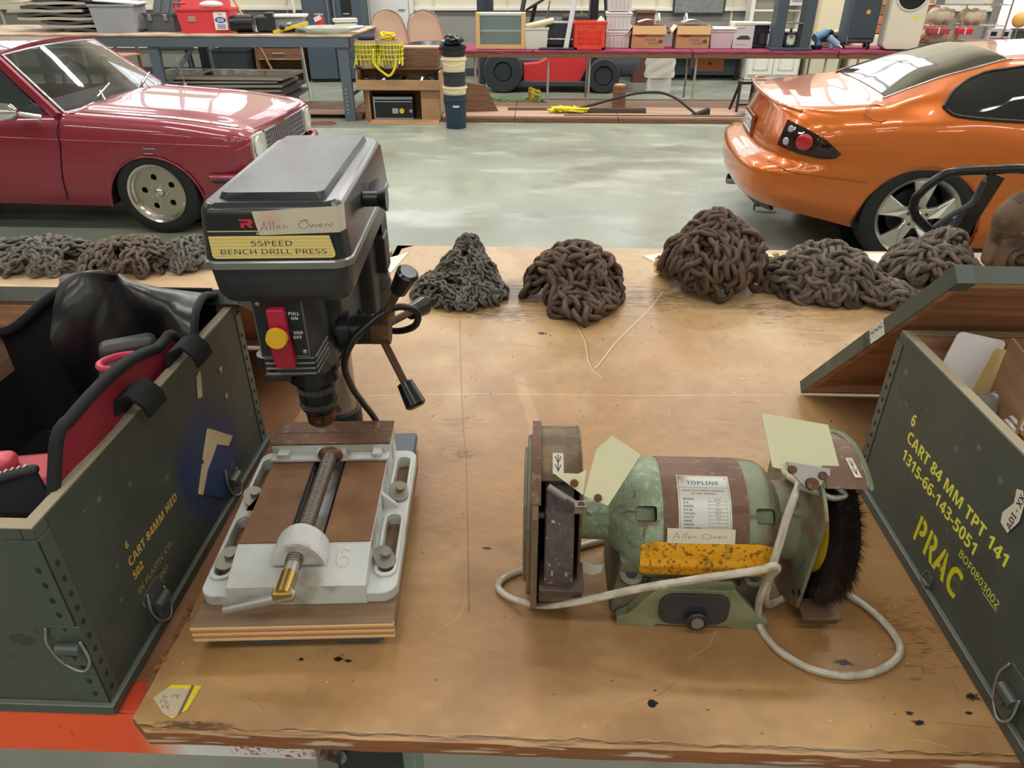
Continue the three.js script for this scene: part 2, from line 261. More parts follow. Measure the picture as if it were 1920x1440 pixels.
// ---------------------------------------------------------------- workbench: top sheet, lower board, rack beam and post
{
  const X0 = -0.378, X1 = 1.75, Z0 = -0.402, Z1 = -1.768, XB = 0.75, ZB = -0.95, S = 2048;
  const U = (x) => x < XB ? 0.8 * (x - X0) / (XB - X0) : 0.8 + 0.2 * (x - XB) / (X1 - XB), W = (z) => z > ZB ? 0.6 * (z - Z0) / (ZB - Z0) : 0.6 + 0.4 * (z - ZB) / (Z1 - ZB);
  const wood = ctex(S, S, (c) => {
    const r = rng(5), P = (x, z) => [U(x) * S, (1 - W(z)) * S];
    // base colour of oiled hardboard, mottled, with grazing glare painted paler at the back
    const im = c.createImageData(S, S), d = im.data;
    for (let y = 0; y < S; y++) for (let x = 0; x < S; x++) {
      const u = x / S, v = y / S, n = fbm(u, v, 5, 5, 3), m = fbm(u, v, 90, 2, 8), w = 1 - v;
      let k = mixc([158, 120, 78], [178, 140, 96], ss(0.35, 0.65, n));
      k = mixc(k, [204, 176, 138], 0.6 * ss(0.55, 0.95, w));  // glare mixed into the colour, paler towards the back
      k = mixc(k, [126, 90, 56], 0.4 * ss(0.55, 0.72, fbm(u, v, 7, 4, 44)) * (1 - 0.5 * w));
      const o = (y * S + x) * 4, f = 0.95 + 0.1 * m; d[o] = k[0] * f; d[o + 1] = k[1] * f; d[o + 2] = k[2] * f; d[o + 3] = 255;
    }
    c.putImageData(im, 0, 0);
    const line = (pts, w, col) => { c.strokeStyle = col; c.lineWidth = w; c.lineJoin = 'round'; c.beginPath(); pts.forEach(([x, z], i) => { const p = P(x, z); i ? c.lineTo(...p) : c.moveTo(...p); }); c.stroke(); };
    const blob = (x, z, sx, sz, col, n, a, len = 1) => { for (let i = 0; i < n; i++) { const g = () => (r() + r() + r() - 1.5) / 1.5; const p = P(x + g() * sx, z + g() * sz); c.fillStyle = `rgba(${col},${a * (0.3 + 0.7 * r())})`; c.beginPath(); c.ellipse(p[0], p[1], (2 + 7 * r()) * len, 1.5 + 3 * r(), 0.1 * (r() - 0.5), 0, 7); c.fill(); } };
    // paler worn zones, darker greasy zones
    for (const [x, z, rad, col, a] of [[-0.22, -1.3, 190, '226,196,150', 0.5], [0.0, -1.25, 180, '222,190,142', 0.35], [0.45, -1.3, 140, '228,200,160', 0.4], [-0.2, -1.05, 160, '206,170,122', 0.35], [0.25, -1.2, 160, '186,138,84', 0.4], [-0.05, -0.8, 260, '190,140,84', 0.25], [0.36, -0.55, 240, '140,94,46', 0.4], [-0.1, -0.5, 200, '150,104,52', 0.3], [-0.3, -0.47, 130, '190,150,80', 0.4], [0.3, -0.43, 160, '200,148,60', 0.3]]) blotch(c, ...P(x, z), rad, col, a);
    for (let i = 0; i < 60; i++) { const p = P(-0.25 + 0.5 * r(), -1.0 - 0.6 * r()); blotch(c, p[0], p[1], 20 + 50 * r(), r() < 0.5 ? '232,206,166' : '160,112,66', 0.18); }
    // soot between the chains
    blob(-0.06, -1.47, 0.12, 0.1, '70,50,34', 900, 0.22, 3.6); blob(-0.07, -1.36, 0.1, 0.05, '72,52,34', 400, 0.22, 2); blob(0.25, -1.45, 0.12, 0.09, '70,52,34', 350, 0.2, 3); blob(0.5, -1.4, 0.1, 0.08, '84,62,42', 260, 0.2, 2.4);
    for (let i = 0; i < 260; i++) { const x = -0.14 + 0.34 * r(), z = -1.34 - 0.2 * r(), l = 0.03 + 0.08 * r(); line([[x, z], [x + l, z + 0.006 * (r() - 0.5)]], 1 + 2 * r(), r() < 0.6 ? `rgba(235,212,176,${0.4 * r()})` : `rgba(50,36,24,${0.4 * r()})`); }
    for (let i = 0; i < 90; i++) { const x = 0.44 + 0.16 * r(), z = -1.25 - 0.2 * r(), l = 0.02 + 0.05 * r(); line([[x, z], [x + l, z + 0.02 * (r() - 0.5)]], 1 + 2 * r(), `rgba(244,226,196,${0.4 * r()})`); }
    // cracks and joints
    const cA = [[0.283, -1.484], [0.236, -1.378], [0.178, -1.275], [0.149, -1.217], [0.114, -1.136], [0.105, -1.127]], cB = [[0.082, -1.32], [0.098, -1.237], [0.099, -1.161], [0.105, -1.127], [0.12, -1.1]];
    for (const k of [cA, cB]) { line(k, 7, 'rgba(235,205,150,0.55)'); line(k.map(([x, z]) => [x + 0.0016, z + 0.001]), 2.5, 'rgba(92,60,32,0.75)'); }
    line([[-0.156, -1.324], [-0.132, -1.103], [-0.115, -0.964], [-0.099, -0.849], [-0.082, -0.689], [-0.069, -0.558]], 2.4, 'rgba(110,74,40,0.6)');
    line([[-0.282, -1.021], [-0.093, -1.035], [0.179, -1.038], [0.42, -1.05]], 2, 'rgba(230,196,150,0.5)');
    line([[-0.03, -1.1], [0.0, -0.95], [0.01, -0.8]], 26, 'rgba(226,196,158,0.2)');
    // scratches
    for (let i = 0; i < 420; i++) { const x = X0 + 1.05 * r(), z = -0.42 - 1.2 * r(), a = r() * 7, l = 0.008 + 0.05 * r() * r(); line([[x, z], [x + l * Math.cos(a), z + l * Math.sin(a) * 0.6], [x + 2 * l * Math.cos(a + 0.2), z + 1.2 * l * Math.sin(a + 0.2)]], 0.7 + 1.3 * r(), r() < 0.6 ? `rgba(240,214,170,${0.35 * r()})` : `rgba(70,46,26,${0.5 * r()})`); }
    for (let i = 0; i < 26; i++) { const x = 0.38 + 0.09 * r(), z = -0.47 - 0.14 * r(); line([[x, z], [x + 0.03 * (r() - 0.3), z + 0.018 * r()]], 1.2, `rgba(60,36,18,${0.55 * r()})`); }
    // specks, pits
    for (let i = 0; i < 420; i++) { const p = P(X0 + 1.1 * r(), -0.41 - 1.3 * r()); c.fillStyle = `rgba(56,36,20,${0.25 + 0.6 * r()})`; c.beginPath(); c.ellipse(p[0], p[1], 0.8 + 2.4 * r(), 0.7 + 1.6 * r(), r() * 3, 0, 7); c.fill(); }
    for (let i = 0; i < 40; i++) { const p = P(X0 + 1.1 * r(), -0.41 - 0.9 * r()); c.fillStyle = 'rgba(238,224,196,0.8)'; c.fillRect(p[0], p[1], 2 + 2 * r(), 2); }
    // burns and knots
    const burn = (x, z, s, n) => blob(x, z, s * 0.8, s * 0.4, '30,20,12', n, 0.55, 0.5);
    burn(0.33, -0.507, 0.012, 60); burn(0.377, -0.44, 0.008, 40); burn(0.372, -0.45, 0.004, 16); burn(0.443, -0.471, 0.012, 40); burn(0.43, -0.452, 0.004, 12); burn(-0.201, -0.492, 0.006, 40); burn(-0.056, -0.662, 0.008, 26); burn(-0.24, -0.49, 0.003, 10); burn(-0.19, -0.49, 0.004, 10);
    burn(0.012, -1.269, 0.012, 30); burn(0.126, -0.452, 0.003, 8);
    for (const k of [-0.123, -0.118]) line(ringPts(0.02, 24, k, -0.861).concat([[k + 0.02, -0.861]]), 3, 'rgba(110,74,42,0.4)');
    blob(-0.1, -0.86, 0.03, 0.02, '90,60,34', 70, 0.3, 1.2); blob(-0.12, -0.94, 0.05, 0.03, '120,84,48', 60, 0.25, 2);
    blob(0.42, -0.55, 0.06, 0.08, '90,56,26', 120, 0.3, 1.5);
    // worn rims: a torn skin line with pale fibres along the front edge
    const torn = (d, w, col) => { const q = []; for (let i = 0; i <= 260; i++) q.push([X0 + 1.3 * i / 260, Z0 - d * (0.35 + 1.3 * fbm(i / 260, d * 40, 60, 4, 9))]); line(q, w, col); };
    torn(0.0055, 9, 'rgba(92,64,38,0.5)'); torn(0.007, 3, 'rgba(60,40,24,0.7)'); torn(0.004, 5, 'rgba(190,150,98,0.45)'); torn(0.0085, 2, 'rgba(206,170,116,0.5)');
    blob(-0.32, -0.412, 0.05, 0.006, '84,58,34', 120, 0.4, 1);
  });
  const bt = thing('workbench', 'large worn tan hardboard workbench top with stains and scratches under the machines', 'bench top');
  const nx = 110, nz = 70, rr = rng(8), P = [];
  for (let i = 0; i <= nz; i++) {
    const row = [], t = i / nz, z = t < 0.5 ? Z0 + (ZB - Z0) * t / 0.5 : ZB + (Z1 - ZB) * (t - 0.5) / 0.5;
    for (let j = 0; j <= nx; j++) {
      const s = j / nx, x = s < 0.7 ? X0 + (XB - X0) * s / 0.7 : XB + (X1 - XB) * (s - 0.7) / 0.3;
      let px = x, pz = z;
      if (j === 0) { px += z > -0.6 ? 0.004 * (fbm(0.3, -z, 90, 2) - 0.3) : 0; px += -0.006 * ss(-1.2, -0.9, z) + 0.03 * ss(-0.9, -1.7, z); const e = z - Z1; if (e < 0.03) px += 0.03 - Math.sqrt(Math.max(0, 0.0009 - (0.03 - e) ** 2)); const f = Z0 - z; if (f < 0.018) px += 0.018 - Math.sqrt(Math.max(0, 0.000324 - (0.018 - f) ** 2)); }
      if (i === 0) pz += 0.0022 * (fbm(s, 0.2, 70, 3) - 0.5) - 0.001;
      row.push([px, T, pz]);
    }
    P.push(row);
  }
  const top = grid(P, (i, j, p) => [U(p[0]), W(p[2])]);
  const topMat = M(0xffffff, 0.36, 0, { map: wood, bumpMap: bumpFine, bumpScale: 0.0002, specularIntensity: 0.7 });
  mesh('hardboard_face', top, topMat, bt, null, true);
  const th = 0.018, edgeRow = (row) => grid([row, row.map(([x, y, z], k) => [x, y - th * 0.5, z + 0.0015]), row.map(([x, y, z]) => [x, y - th, z])]);
  const front = P[0], left = P.map((r) => r[0]).reverse(), back = P[nz].slice().reverse();
  const texEdge = dtex(256, 0.3, (u, v) => { let k = mixc(hex(0x7a4a2c), hex(0xa96c42), fbm(u, v, 4, 4, 7, 60)); return mixc(k, hex(0xd8cfc2), 0.8 * ss(0.62, 0.7, fbm(u, v, 5, 3, 19, 50))); });
  const edgeMat = M(0xffffff, 0.75, 0, { map: texEdge });
  mesh('edge_band', [edgeRow(front), edgeRow(left), edgeRow(back), grid(P.map((r) => r.map(([x, y, z]) => [x, y - th, z])).reverse())], edgeMat, bt);
  // broken fibres along the chewed edge nearest the ammunition crate
  const fib = []; const r2 = rng(31);
  for (let i = 0; i < 150; i++) { const z = -0.455 - 0.11 * r2(), x = X0 - 0.006 + 0.008 * (r2() - 0.6); fib.push(xf(new THREE.IcosahedronGeometry(0.0022 + 0.004 * r2() * r2(), 0), [x, T - 0.006 + 0.007 * (r2() - 0.5), z], [r2() * 3, r2() * 3, r2() * 3], [1, 0.7, 1.5])); }
  tag(mesh('broken_fibre', fib, M(0x8a5f35, 0.9), bt), null, null, null, 'stuff');

  const lb = thing('lower_board', 'lower board coloured reddish brown for the shade in the gap beside the tan bench top', 'board');
  mesh('board', ex(-2.3, 1.7, T - 0.036, T - 0.02, -1.755, -0.474, 0.002), M(0xffffff, 0.5, 0, { map: two(0x8a5f42, 0xa87c58, 5, 33, 0.3, 0.7, 256, 0.8) }), lb);  // hardboard in shade: the shade is put into this redder brown
  const lp = thing('pale_board', 'pale board strip carrying the chain heaps at the back edge', 'board');
  mesh('board', ex(-2.3, -0.374, T - 0.0195, T - 0.002, -1.75, -1.28, 0.002), M(0xffffff, 0.55, 0, { map: two(0xc7a27a, 0xdcc09a, 4, 35, 0.3, 0.7, 256, 0.8) }), lp);  // lit region of the same hardboard, its light put into a paler colour

  // pallet rack beam: orange red, sprayed white along the middle
  const spray = ctex(2048, 128, (c, w, h) => {
    c.fillStyle = '#ff5a28'; c.fillRect(0, 0, w, h); const g = c.createLinearGradient(0, 0, w, 0); // x from -1.1 to .1
    const at = (x) => (x + 1.1) / 1.2;
    g.addColorStop(0, 'rgba(240,240,245,0)'); g.addColorStop(at(-0.405), 'rgba(240,240,245,0)'); g.addColorStop(at(-0.355), 'rgba(250,250,255,1)'); g.addColorStop(at(-0.225), 'rgba(250,250,255,1)'); g.addColorStop(at(-0.21), 'rgba(240,200,190,0.4)'); g.addColorStop(1, 'rgba(240,220,210,0)');
    c.fillStyle = g; c.fillRect(0, 0, w, h); const r = rng(3);
    for (let i = 0; i < 240; i++) { c.fillStyle = `rgba(220,40,40,${0.4 + 0.6 * r()})`; c.beginPath(); c.ellipse(w * at(-0.31 + 0.1 * r()), h * (0.2 + 0.75 * r()), 1 + 3 * r() * r() * 2, 1 + 2 * r(), r(), 0, 7); c.fill(); }
    for (let i = 0; i < 16; i++) { c.fillStyle = 'rgba(110,20,10,0.6)'; c.fillRect(w * r() * 0.55, h * r(), 2, 8 + 8 * r()); }
  });
  const rb = thing('rack_beam', 'orange red pallet rack beam sprayed white under the bench front edge', 'rack beam');
  const face = (() => { const g = new THREE.PlaneGeometry(0.9, 0.066).translate(-0.65, 0.967, -0.4345), uv = g.attributes.uv; for (let i = 0; i < uv.count; i++) uv.setX(i, uv.getX(i) * 0.75); return g; })();
  mesh('beam', [ex(-1.9, -0.2, 0.934, 1.0, -0.4355, -0.475, 0.004)], M(0xd04a30, 0.45), rb);
  mesh('sprayed_face', face, M(0xffffff, 0.4, 0, { map: spray }), rb, 'orange paint fading to sprayed white', true);
  mesh('beam_ledge', ex(-1.9, -0.2, 0.985, 0.9975, -0.475, -0.505), M(0x8f3f36, 0.55), rb);
  const post = thing('rack_post', 'pale teal pallet rack post with a bolt under the bench front', 'rack post');
  mesh('upright', [ex(-0.165, -0.128, 0, 0.975, -0.478, -0.52, 0.003), ex(-0.2, -0.165, 0, 0.975, -0.478, -0.52, 0.003)], M(0x9fb8ae, 0.5), post);
  mesh('connector_plate', ex(-0.217, -0.128, 0.86, 0.972, -0.428, -0.4335, 0.002), M(0x26292c, 0.45, 0.2), post, 'dark connector plate');
  mesh('bolt', [cy(0.012, 0.012, -0.2, 0.955, -0.42, 'z', 0.012, 6), cy(0.016, 0.003, -0.2, 0.955, -0.427, 'z')], mat.steel, post, 'steel hexagon bolt');
  // paint sticker with a torn yellow border
  const tagTex = ctex(256, 256, (c, w, h) => {
    c.fillStyle = '#b7a88c'; c.fillRect(0, 0, w, h); grain(c, w, h, 4, 4000, 0.25, ['90,70,50', '240,230,210']);
    c.strokeStyle = '#55493c'; c.lineWidth = 4; for (let i = 0; i < 7; i++) { c.beginPath(); c.arc(70 + 26 * (i % 4), 90 + 40 * (i % 3), 12, 0.4 * i, 4 + 0.3 * i); c.stroke(); }
    c.fillStyle = '#d8c71c'; c.fillRect(206, 0, 50, h); c.fillRect(60, 0, w, 30); c.fillRect(40, 236, 150, 20); c.fillStyle = '#6a5b4a'; c.fillRect(190, 0, 18, h);
  });
  const sh = [[-0.374, -0.439], [-0.362, -0.4545], [-0.331, -0.4545], [-0.3345, -0.427], [-0.345, -0.4175], [-0.357, -0.423]];
  const sg = new THREE.ShapeGeometry(shapeOf(sh.map(([x, z]) => [x, -z]))); { const p = sg.attributes.position, uv = sg.attributes.uv; for (let i = 0; i < p.count; i++) uv.setXY(i, (p.getX(i) + 0.375) / 0.045, (p.getY(i) - 0.417) / 0.038); }
  sg.rotateX(-PI / 2).translate(0, T + 0.0006, 0);
  tag(mesh('torn_sticker', sg, M(0xffffff, 0.6, 0, { map: tagTex }), scene, null, true), 'torn yellow edged paper sticker on the bench corner', 'sticker');
  // open screw hole in the board
  const hole = cy(0.0042, 0.002, 0.122, T + 0.0002, -0.451, 'y', 0.0042, 14); mesh('screw_hole', hole, M(0x1a110a, 0.9), bt);
}

// ---------------------------------------------------------------- ammunition crates
const FONT = 'sans-serif';
function stencil(w, h, ppm, base, paint, seed) { // a painted panel: w x h metres
  return ctex(Math.round(w * ppm), Math.round(h * ppm), (c, W, H) => {
    c.fillStyle = base; c.fillRect(0, 0, W, H);
    const r = rng(seed);
    for (let i = 0; i < 260; i++) blotch(c, r() * W, r() * H, 20 + 120 * r(), r() < 0.5 ? '90,98,90' : '40,44,38', 0.07);
    for (let i = 0; i < 60; i++) { c.strokeStyle = `rgba(180,188,180,${0.22 * r()})`; c.lineWidth = 0.8 + 1.4 * r(); const x = r() * W, y = r() * H, a = r() * 6.3, l = 10 + 50 * r() * r(); c.beginPath(); c.moveTo(x, y); c.lineTo(x + l * Math.cos(a), y + l * Math.sin(a)); c.stroke(); }
    for (let i = 0; i < 26; i++) { c.strokeStyle = 'rgba(20,22,18,0.7)'; c.lineWidth = 2; const x = r() * W, y = r() * H; c.beginPath(); c.moveTo(x, y); c.lineTo(x + 6 * (r() - 0.5), y + 10 + 14 * r()); c.stroke(); }
    for (let i = 0; i < 12; i++) blotch(c, r() * W, r() * H, 6 + 16 * r(), '200,204,196', 0.4);
    grain(c, W, H, seed + 1, W * H / 60, 0.12);
    paint(c, (d) => d * ppm, W, H);
  });
}
function text(c, s, x, y, size, width, col, weight = 'bold', stretch = 1) { // baseline-left at x,y; drawn to an exact width
  c.save(); c.font = `${weight} ${size}px ${FONT}`; c.fillStyle = col; const m = c.measureText(s).width; c.translate(x, y); c.scale(width / m, stretch); c.fillText(s, 0, 0); c.restore();
}
// a crate in local axes: front towards +z, printed side at local x = sx * w/2
function crate(name, label, pos, w, h, d, print, sx, lidLen, lidTilt) {
  const t = thing(name, label, 'ammunition crate', pos), b = 0.012, iw = w / 2, id = d / 2;
  const panel = (x0, x1, z0, z1, nm, lb) => { const o = mesh(nm, ex(x0, x1, 0.014, h, z0, z1, 0.0015), mat.green, t, lb); return o; };
  panel(-iw, -iw + b, -id, id, 'side_panel'); panel(iw - b, iw, -id, id, 'side_panel'); panel(-iw + b, iw - b, id - b, id, 'end_panel'); panel(-iw + b, iw - b, -id, -id + b, 'end_panel');
  // bare wood lining and edges
  mesh('wood_lining', [ex(-iw + b, -iw + b + 0.003, 0.02, h - 0.001, -id + b, id - b), ex(iw - b - 0.003, iw - b, 0.02, h - 0.001, -id + b, id - b), ex(-iw + b + 0.003, iw - b - 0.003, 0.02, h - 0.001, -id + b, -id + b + 0.003), ex(-iw + b + 0.003, iw - b - 0.003, 0.02, h - 0.001, id - b - 0.003, id - b), ex(-iw + b, iw - b, 0.014, 0.022, -id + b, id - b)], mat.wood, t);
  mesh('raw_edge', [ex(-iw + 0.001, -iw + b, h, h + 0.0012, -id, id), ex(iw - b, iw - 0.001, h, h + 0.0012, -id, id), ex(-iw + b, iw - b, h, h + 0.0012, -id, -id + b), ex(-iw + b, iw - b, h, h + 0.0012, id - b, id)], M(0xa0967e, 0.85), t);
  mesh('base_flange', [ex(-iw - 0.005, iw + 0.005, 0, 0.014, -id - 0.005, id + 0.005, 0.002)], mat.greenMetal, t);
  mesh('bead', [ex(-iw - 0.006, iw + 0.006, 0.0135, 0.0155, id, id + 0.006, 0.0008), ex(-iw - 0.006, iw + 0.006, 0.0135, 0.0155, -id, -id - 0.006, 0.0008), ex(-iw - 0.006, -iw, 0.0135, 0.0155, -id, id, 0.0008), ex(iw, iw + 0.006, 0.0135, 0.0155, -id, id, 0.0008)], M(0x7e857e, 0.4, 0.4), t);
  // corner straps with punched dimples
  for (const cx of [-1, 1]) for (const cz of [-1, 1]) {
    const x = cx * iw, z = cz * id, k = 0.0016;
    mesh('corner_strap', [ex(x + cx * k, x - cx * 0.03, 0.014, h - 0.012, z, z + cz * k, 0.0006), ex(x, x + cx * k, 0.014, h - 0.012, z + cz * k, z - cz * 0.016, 0.0006)], mat.greenMetal, t);
    const dim = []; for (let y = 0.03; y < h - 0.03; y += 0.0185) dim.push(xf(new THREE.SphereGeometry(0.0026, 8, 6), [x + cx * k, y, z - cz * 0.008], [0, 0, 0], [0.5, 1.5, 1]), xf(new THREE.SphereGeometry(0.0026, 8, 6), [x - cx * 0.01, y, z + cz * k], [0, 0, 0], [1, 1.5, 0.5]));
    mesh('dimple', dim, M(0x2c312d, 0.5, 0.3), t);
  }
  // printed face
  const pg = new THREE.PlaneGeometry(d - 0.034, h - 0.0165).rotateY(sx * PI / 2).translate(sx * (iw + 0.0005), (h + 0.0155) / 2, 0);
  mesh('stencilled_face', pg, M(0xffffff, 0.55, 0, { map: print, bumpMap: bumpFine, bumpScale: 0.0003 }), t, null, true);
  // lid: a shallow tray leaning over the back edge, its open side down
  const lid = new THREE.Group(); lid.name = 'lid'; t.add(lid);
  const L = lidLen, lw = w + 0.03;
  lid.position.set(0, pos[3] ?? 0, -id - 0.245); lid.rotation.x = lidTilt;
  const lm = (n, g, m) => mesh(n, g, m, lid);
  lm('lid_panel', ex(-lw / 2 + 0.002, lw / 2 - 0.002, 0.002, L - 0.002, -0.0205, -0.013), mat.green); lm('lid_lining', ex(-lw / 2 + 0.012, lw / 2 - 0.012, 0.012, L - 0.012, -0.013, -0.011), mat.wood);
  for (const s of [-1, 1]) { lm('lid_rim', ex(s * lw / 2, s * (lw / 2 - 0.0015), 0, L, -0.021, 0, 0.0006), mat.green); lm('rim_lining', ex(s * (lw / 2 - 0.0015), s * (lw / 2 - 0.012), 0.0015, L - 0.0015, -0.013, -0.001), mat.wood); }
  lm('lid_rim', ex(-lw / 2, lw / 2, L - 0.0015, L, -0.021, 0, 0.0006), mat.green); lm('lid_rim', ex(-lw / 2, lw / 2, 0, 0.0015, -0.021, 0, 0.0006), mat.green);
  lm('rim_lining', ex(-lw / 2 + 0.012, lw / 2 - 0.012, L - 0.012, L - 0.0015, -0.013, 0), mat.woodEdge); lm('rim_lining', ex(-lw / 2 + 0.012, lw / 2 - 0.012, 0.0015, 0.012, -0.013, 0), mat.woodEdge);
  for (const s of [-1, 1]) lm('corner_cap', ex(s * (lw / 2 + 0.001), s * (lw / 2 - 0.02), L - 0.02, L + 0.001, -0.022, 0.0005, 0.001), mat.greenMetal);
  return t;
}
function latch(t, x, y, z, ry, s = 1) { // spring clip: plate, loop, hook
  const g = new THREE.Group(); g.name = 'latch'; g.position.set(x, y, z); g.rotation.y = ry; g.scale.setScalar(s); t.add(g);
  mesh('latch_plate', [ext(roundRect(-0.02, -0.03, 0.014, 0.022, 0.006), 0.002, 0.0005), ex(-0.012, 0.012, -0.026, 0.0, 0.001, 0.006, 0.001)], mat.greenMetal, g);
  mesh('latch_loop', tube([[-0.016, 0.02, 0.003], [-0.02, 0, 0.004], [-0.012, -0.024, 0.005], [0.004, -0.034, 0.006], [0.014, -0.02, 0.005], [0.012, 0.004, 0.004]], 0.0013, 30), mat.zinc, g);
  mesh('hook', [cy(0.006, 0.022, 0, -0.004, 0.005, 'x'), ex(-0.003, 0.003, -0.016, -0.01, 0.005, 0.009)], mat.greenMetal, g);
}
{
  // printing: panel coordinates u along the reading direction, v up from the table
  const cw = 0.463 - 0.034, ppm = 3000;
  const printL = stencil(cw, 0.242 - 0.0165, ppm, '#43473f', (c, m, W, H) => { // reads away from the camera: u = -0.454 - z
    const X = (z) => m(-0.454 - z), Y = (y) => H - m(y - 1.0155), gold = '#d8b044';
    for (let i = 0; i < 160; i++) { const r = rng(i + 50), a = r() * 6.3, q = Math.sqrt(r()); blotch(c, X(-0.735 + 0.075 * q * Math.cos(a)), Y(1.09 + 0.075 * q * Math.sin(a)), 60 + 70 * r(), '26,46,110', 0.1); }
    for (let i = 0; i < 50; i++) { const r = rng(i + 250); blotch(c, X(-0.655 - 0.02 * r()), Y(1.16 - 0.08 * r()), 46, '26,46,110', 0.1); }
    text(c, '6', X(-0.531), Y(1.129), 36, 18, gold, 'bold'); text(c, 'CART 84MM HED', X(-0.527), Y(1.108), 44, m(0.112), gold, 'bold'); text(c, 'P', X(-0.641), Y(1.108), 44, 20, 'rgba(120,140,150,0.25)', '400');
    text(c, '502', X(-0.527), Y(1.0895), 42, 62, gold, 'bold'); text(c, 'IN PLASTIC CYL', X(-0.526), Y(1.069), 30, m(0.079), '#b4963f', '400'); text(c, 'BOF1299001', X(-0.5255), Y(1.05), 32, m(0.06), '#c4a242', '400');
  }, 11);
  const left = crate('ammunition_crate', 'green ammunition crate stencilled CART 84MM HED with a black tool bag inside', [-0.598, 1.0, -0.6685, 0.0], 0.36, 0.242, 0.463, printL, 1, 0.42, 0);
  const lidL = left.getObjectByName('lid'); lidL.position.set(-0.006, 0.004, -0.556); lidL.rotation.x = 54.5 * R;
  latch(left, 0.17, 0.105, 0.233, 0); latch(left, 0.0, 0.042, 0.235, 0); latch(left, 0.181, 0.042, 0.12, PI / 2); latch(left, 0.181, 0.042, -0.1, PI / 2);
  mesh('paper_label', ex(-0.2, 0.009, 0.185, 0.21, 0.2316, 0.2322), mat.paper, left, 'torn white label');
  mesh('paper_label', ex(-0.2, 0.04, 0.02, 0.07, 0.2335, 0.234), M(0xd9b9a4, 0.8), left, 'pinkish paper label');
  // torn cardboard patch and scraps stuck on the printed face, painted over in blue
  { const X = 0.1815, P = (z, y) => [z + 0.6685, y - 1.0], tri = (pts, t) => xf(ext(pts.map(([z, y]) => P(z, y)), t), [X, 0, 0], [0, -PI / 2, 0]).scale(1, 1, 1);
    const flip = (g) => g; // outline runs in (z, y); rotated so that local z follows world z
    mesh('blue_patch', flip(tri([[-0.738, 1.132], [-0.787, 1.094], [-0.777, 1.06], [-0.738, 1.027], [-0.684, 1.079], [-0.71, 1.11]].map(([z, y]) => [z, y]), 0.002)), M(0x1d3a66, 0.5), left, 'blue painted patch');
    mesh('torn_card', flip(tri([[-0.741, 1.139], [-0.795, 1.09], [-0.778, 1.085], [-0.75, 1.108], [-0.73, 1.1], [-0.712, 1.094], [-0.687, 1.074], [-0.682, 1.08], [-0.715, 1.115]], 0.004)), M(0xd2bd94, 0.85), left, 'torn cardboard edge');
    for (const q of [[[-0.756, 1.214], [-0.748, 1.212], [-0.738, 1.186], [-0.746, 1.184]], [[-0.812, 1.19], [-0.806, 1.188], [-0.808, 1.182]], [[-0.81, 1.15], [-0.804, 1.148], [-0.806, 1.143]]]) mesh('paper_scrap', tri(q, 0.003), M(0xcdbd9c, 0.85), left, 'scrap of pale paper');
  }
  const printR = stencil(cw, 0.236 - 0.0165, ppm, '#474d46', (c, m, W, H) => { // reads towards the camera: u = z + 0.7985
    const X = (z) => m(z + 0.7985), Y = (y) => H - m(y - 1.0355), yel = '#e2e24c';
    c.globalAlpha = 0.5; c.lineWidth = 3; text(c, 'HAND', X(-0.782), Y(1.187), 52, m(0.072), '#23271f', '100'); text(c, 'TOMS', X(-0.77), Y(1.147), 42, m(0.052), '#23271f', '100'); c.globalAlpha = 1;
    text(c, '6', X(-0.735), Y(1.1705), 62, 30, yel, 'bold'); text(c, 'CART 84 MM TPT 141', X(-0.732), Y(1.1485), 62, m(0.218), yel, 'bold'); text(c, '1315-66-143-5051', X(-0.73), Y(1.124), 62, m(0.174), yel, 'bold');
    text(c, 'BOF0803002', X(-0.579), Y(1.1065), 38, m(0.076), yel, '400'); c.fillStyle = yel; c.fillRect(X(-0.529), Y(1.1045), m(0.026), 3);
    // sprayed stencil letters with bridges
    c.save(); c.filter = 'none'; text(c, 'PRAC', X(-0.66), Y(1.0595), 148, m(0.103), '#d6d51c', 'bold'); c.fillStyle = '#474d46';
    for (const z of [-0.651, -0.626, -0.597]) c.fillRect(X(z), Y(1.098), 7, 130); c.fillRect(X(-0.567), Y(1.083), 40, 9); c.restore();
    for (let i = 0; i < 60; i++) { const r = rng(i + 900); blotch(c, X(-0.66 + 0.105 * r()), Y(1.06 + 0.04 * r()), 14, '214,213,28', 0.1); }
  }, 23);
  const right = crate('ammunition_crate', 'green ammunition crate stencilled CART 84 MM TPT 141 and PRAC with glass jars inside', [0.636, 1.02, -0.585, 0], 0.36, 0.236, 0.463, printR, -1, 0.462, 0);
  const lidR = right.getObjectByName('lid'); lidR.position.set(0.012, 0.002, -0.468); lidR.rotation.x = 44 * R;
  latch(right, -0.181, 0.042, 0.14, -PI / 2); latch(right, -0.181, 0.02, -0.02, -PI / 2, 0.5); latch(right, -0.181, 0.042, 0.2, -PI / 2);
  const adi = ctex(128, 256, (c, w, h) => { c.fillStyle = '#d9d0bf'; c.fillRect(0, 0, w, h); grain(c, w, h, 7, 1500, 0.3, ['150,120,90', '255,255,255']); c.save(); c.translate(96, 236); c.rotate(-PI / 2); c.font = 'bold 54px ' + FONT; c.fillStyle = '#2a2d30'; c.fillText('ADI - XX', 0, 0); c.restore(); });
  const ag = new THREE.ShapeGeometry(shapeOf([[-0.009, -0.024], [0.004, -0.026], [0.011, -0.006], [0.008, 0.012], [0.0, 0.022], [-0.008, 0.018], [-0.004, 0.004], [-0.012, -0.014]]));
  { const p = ag.attributes.position; for (let i = 0; i < p.count; i++) ag.attributes.uv.setXY(i, (p.getX(i) + 0.012) / 0.024, (p.getY(i) + 0.026) / 0.05); }
  ag.rotateY(-PI / 2).translate(-0.1818, 0.188, 0.05);
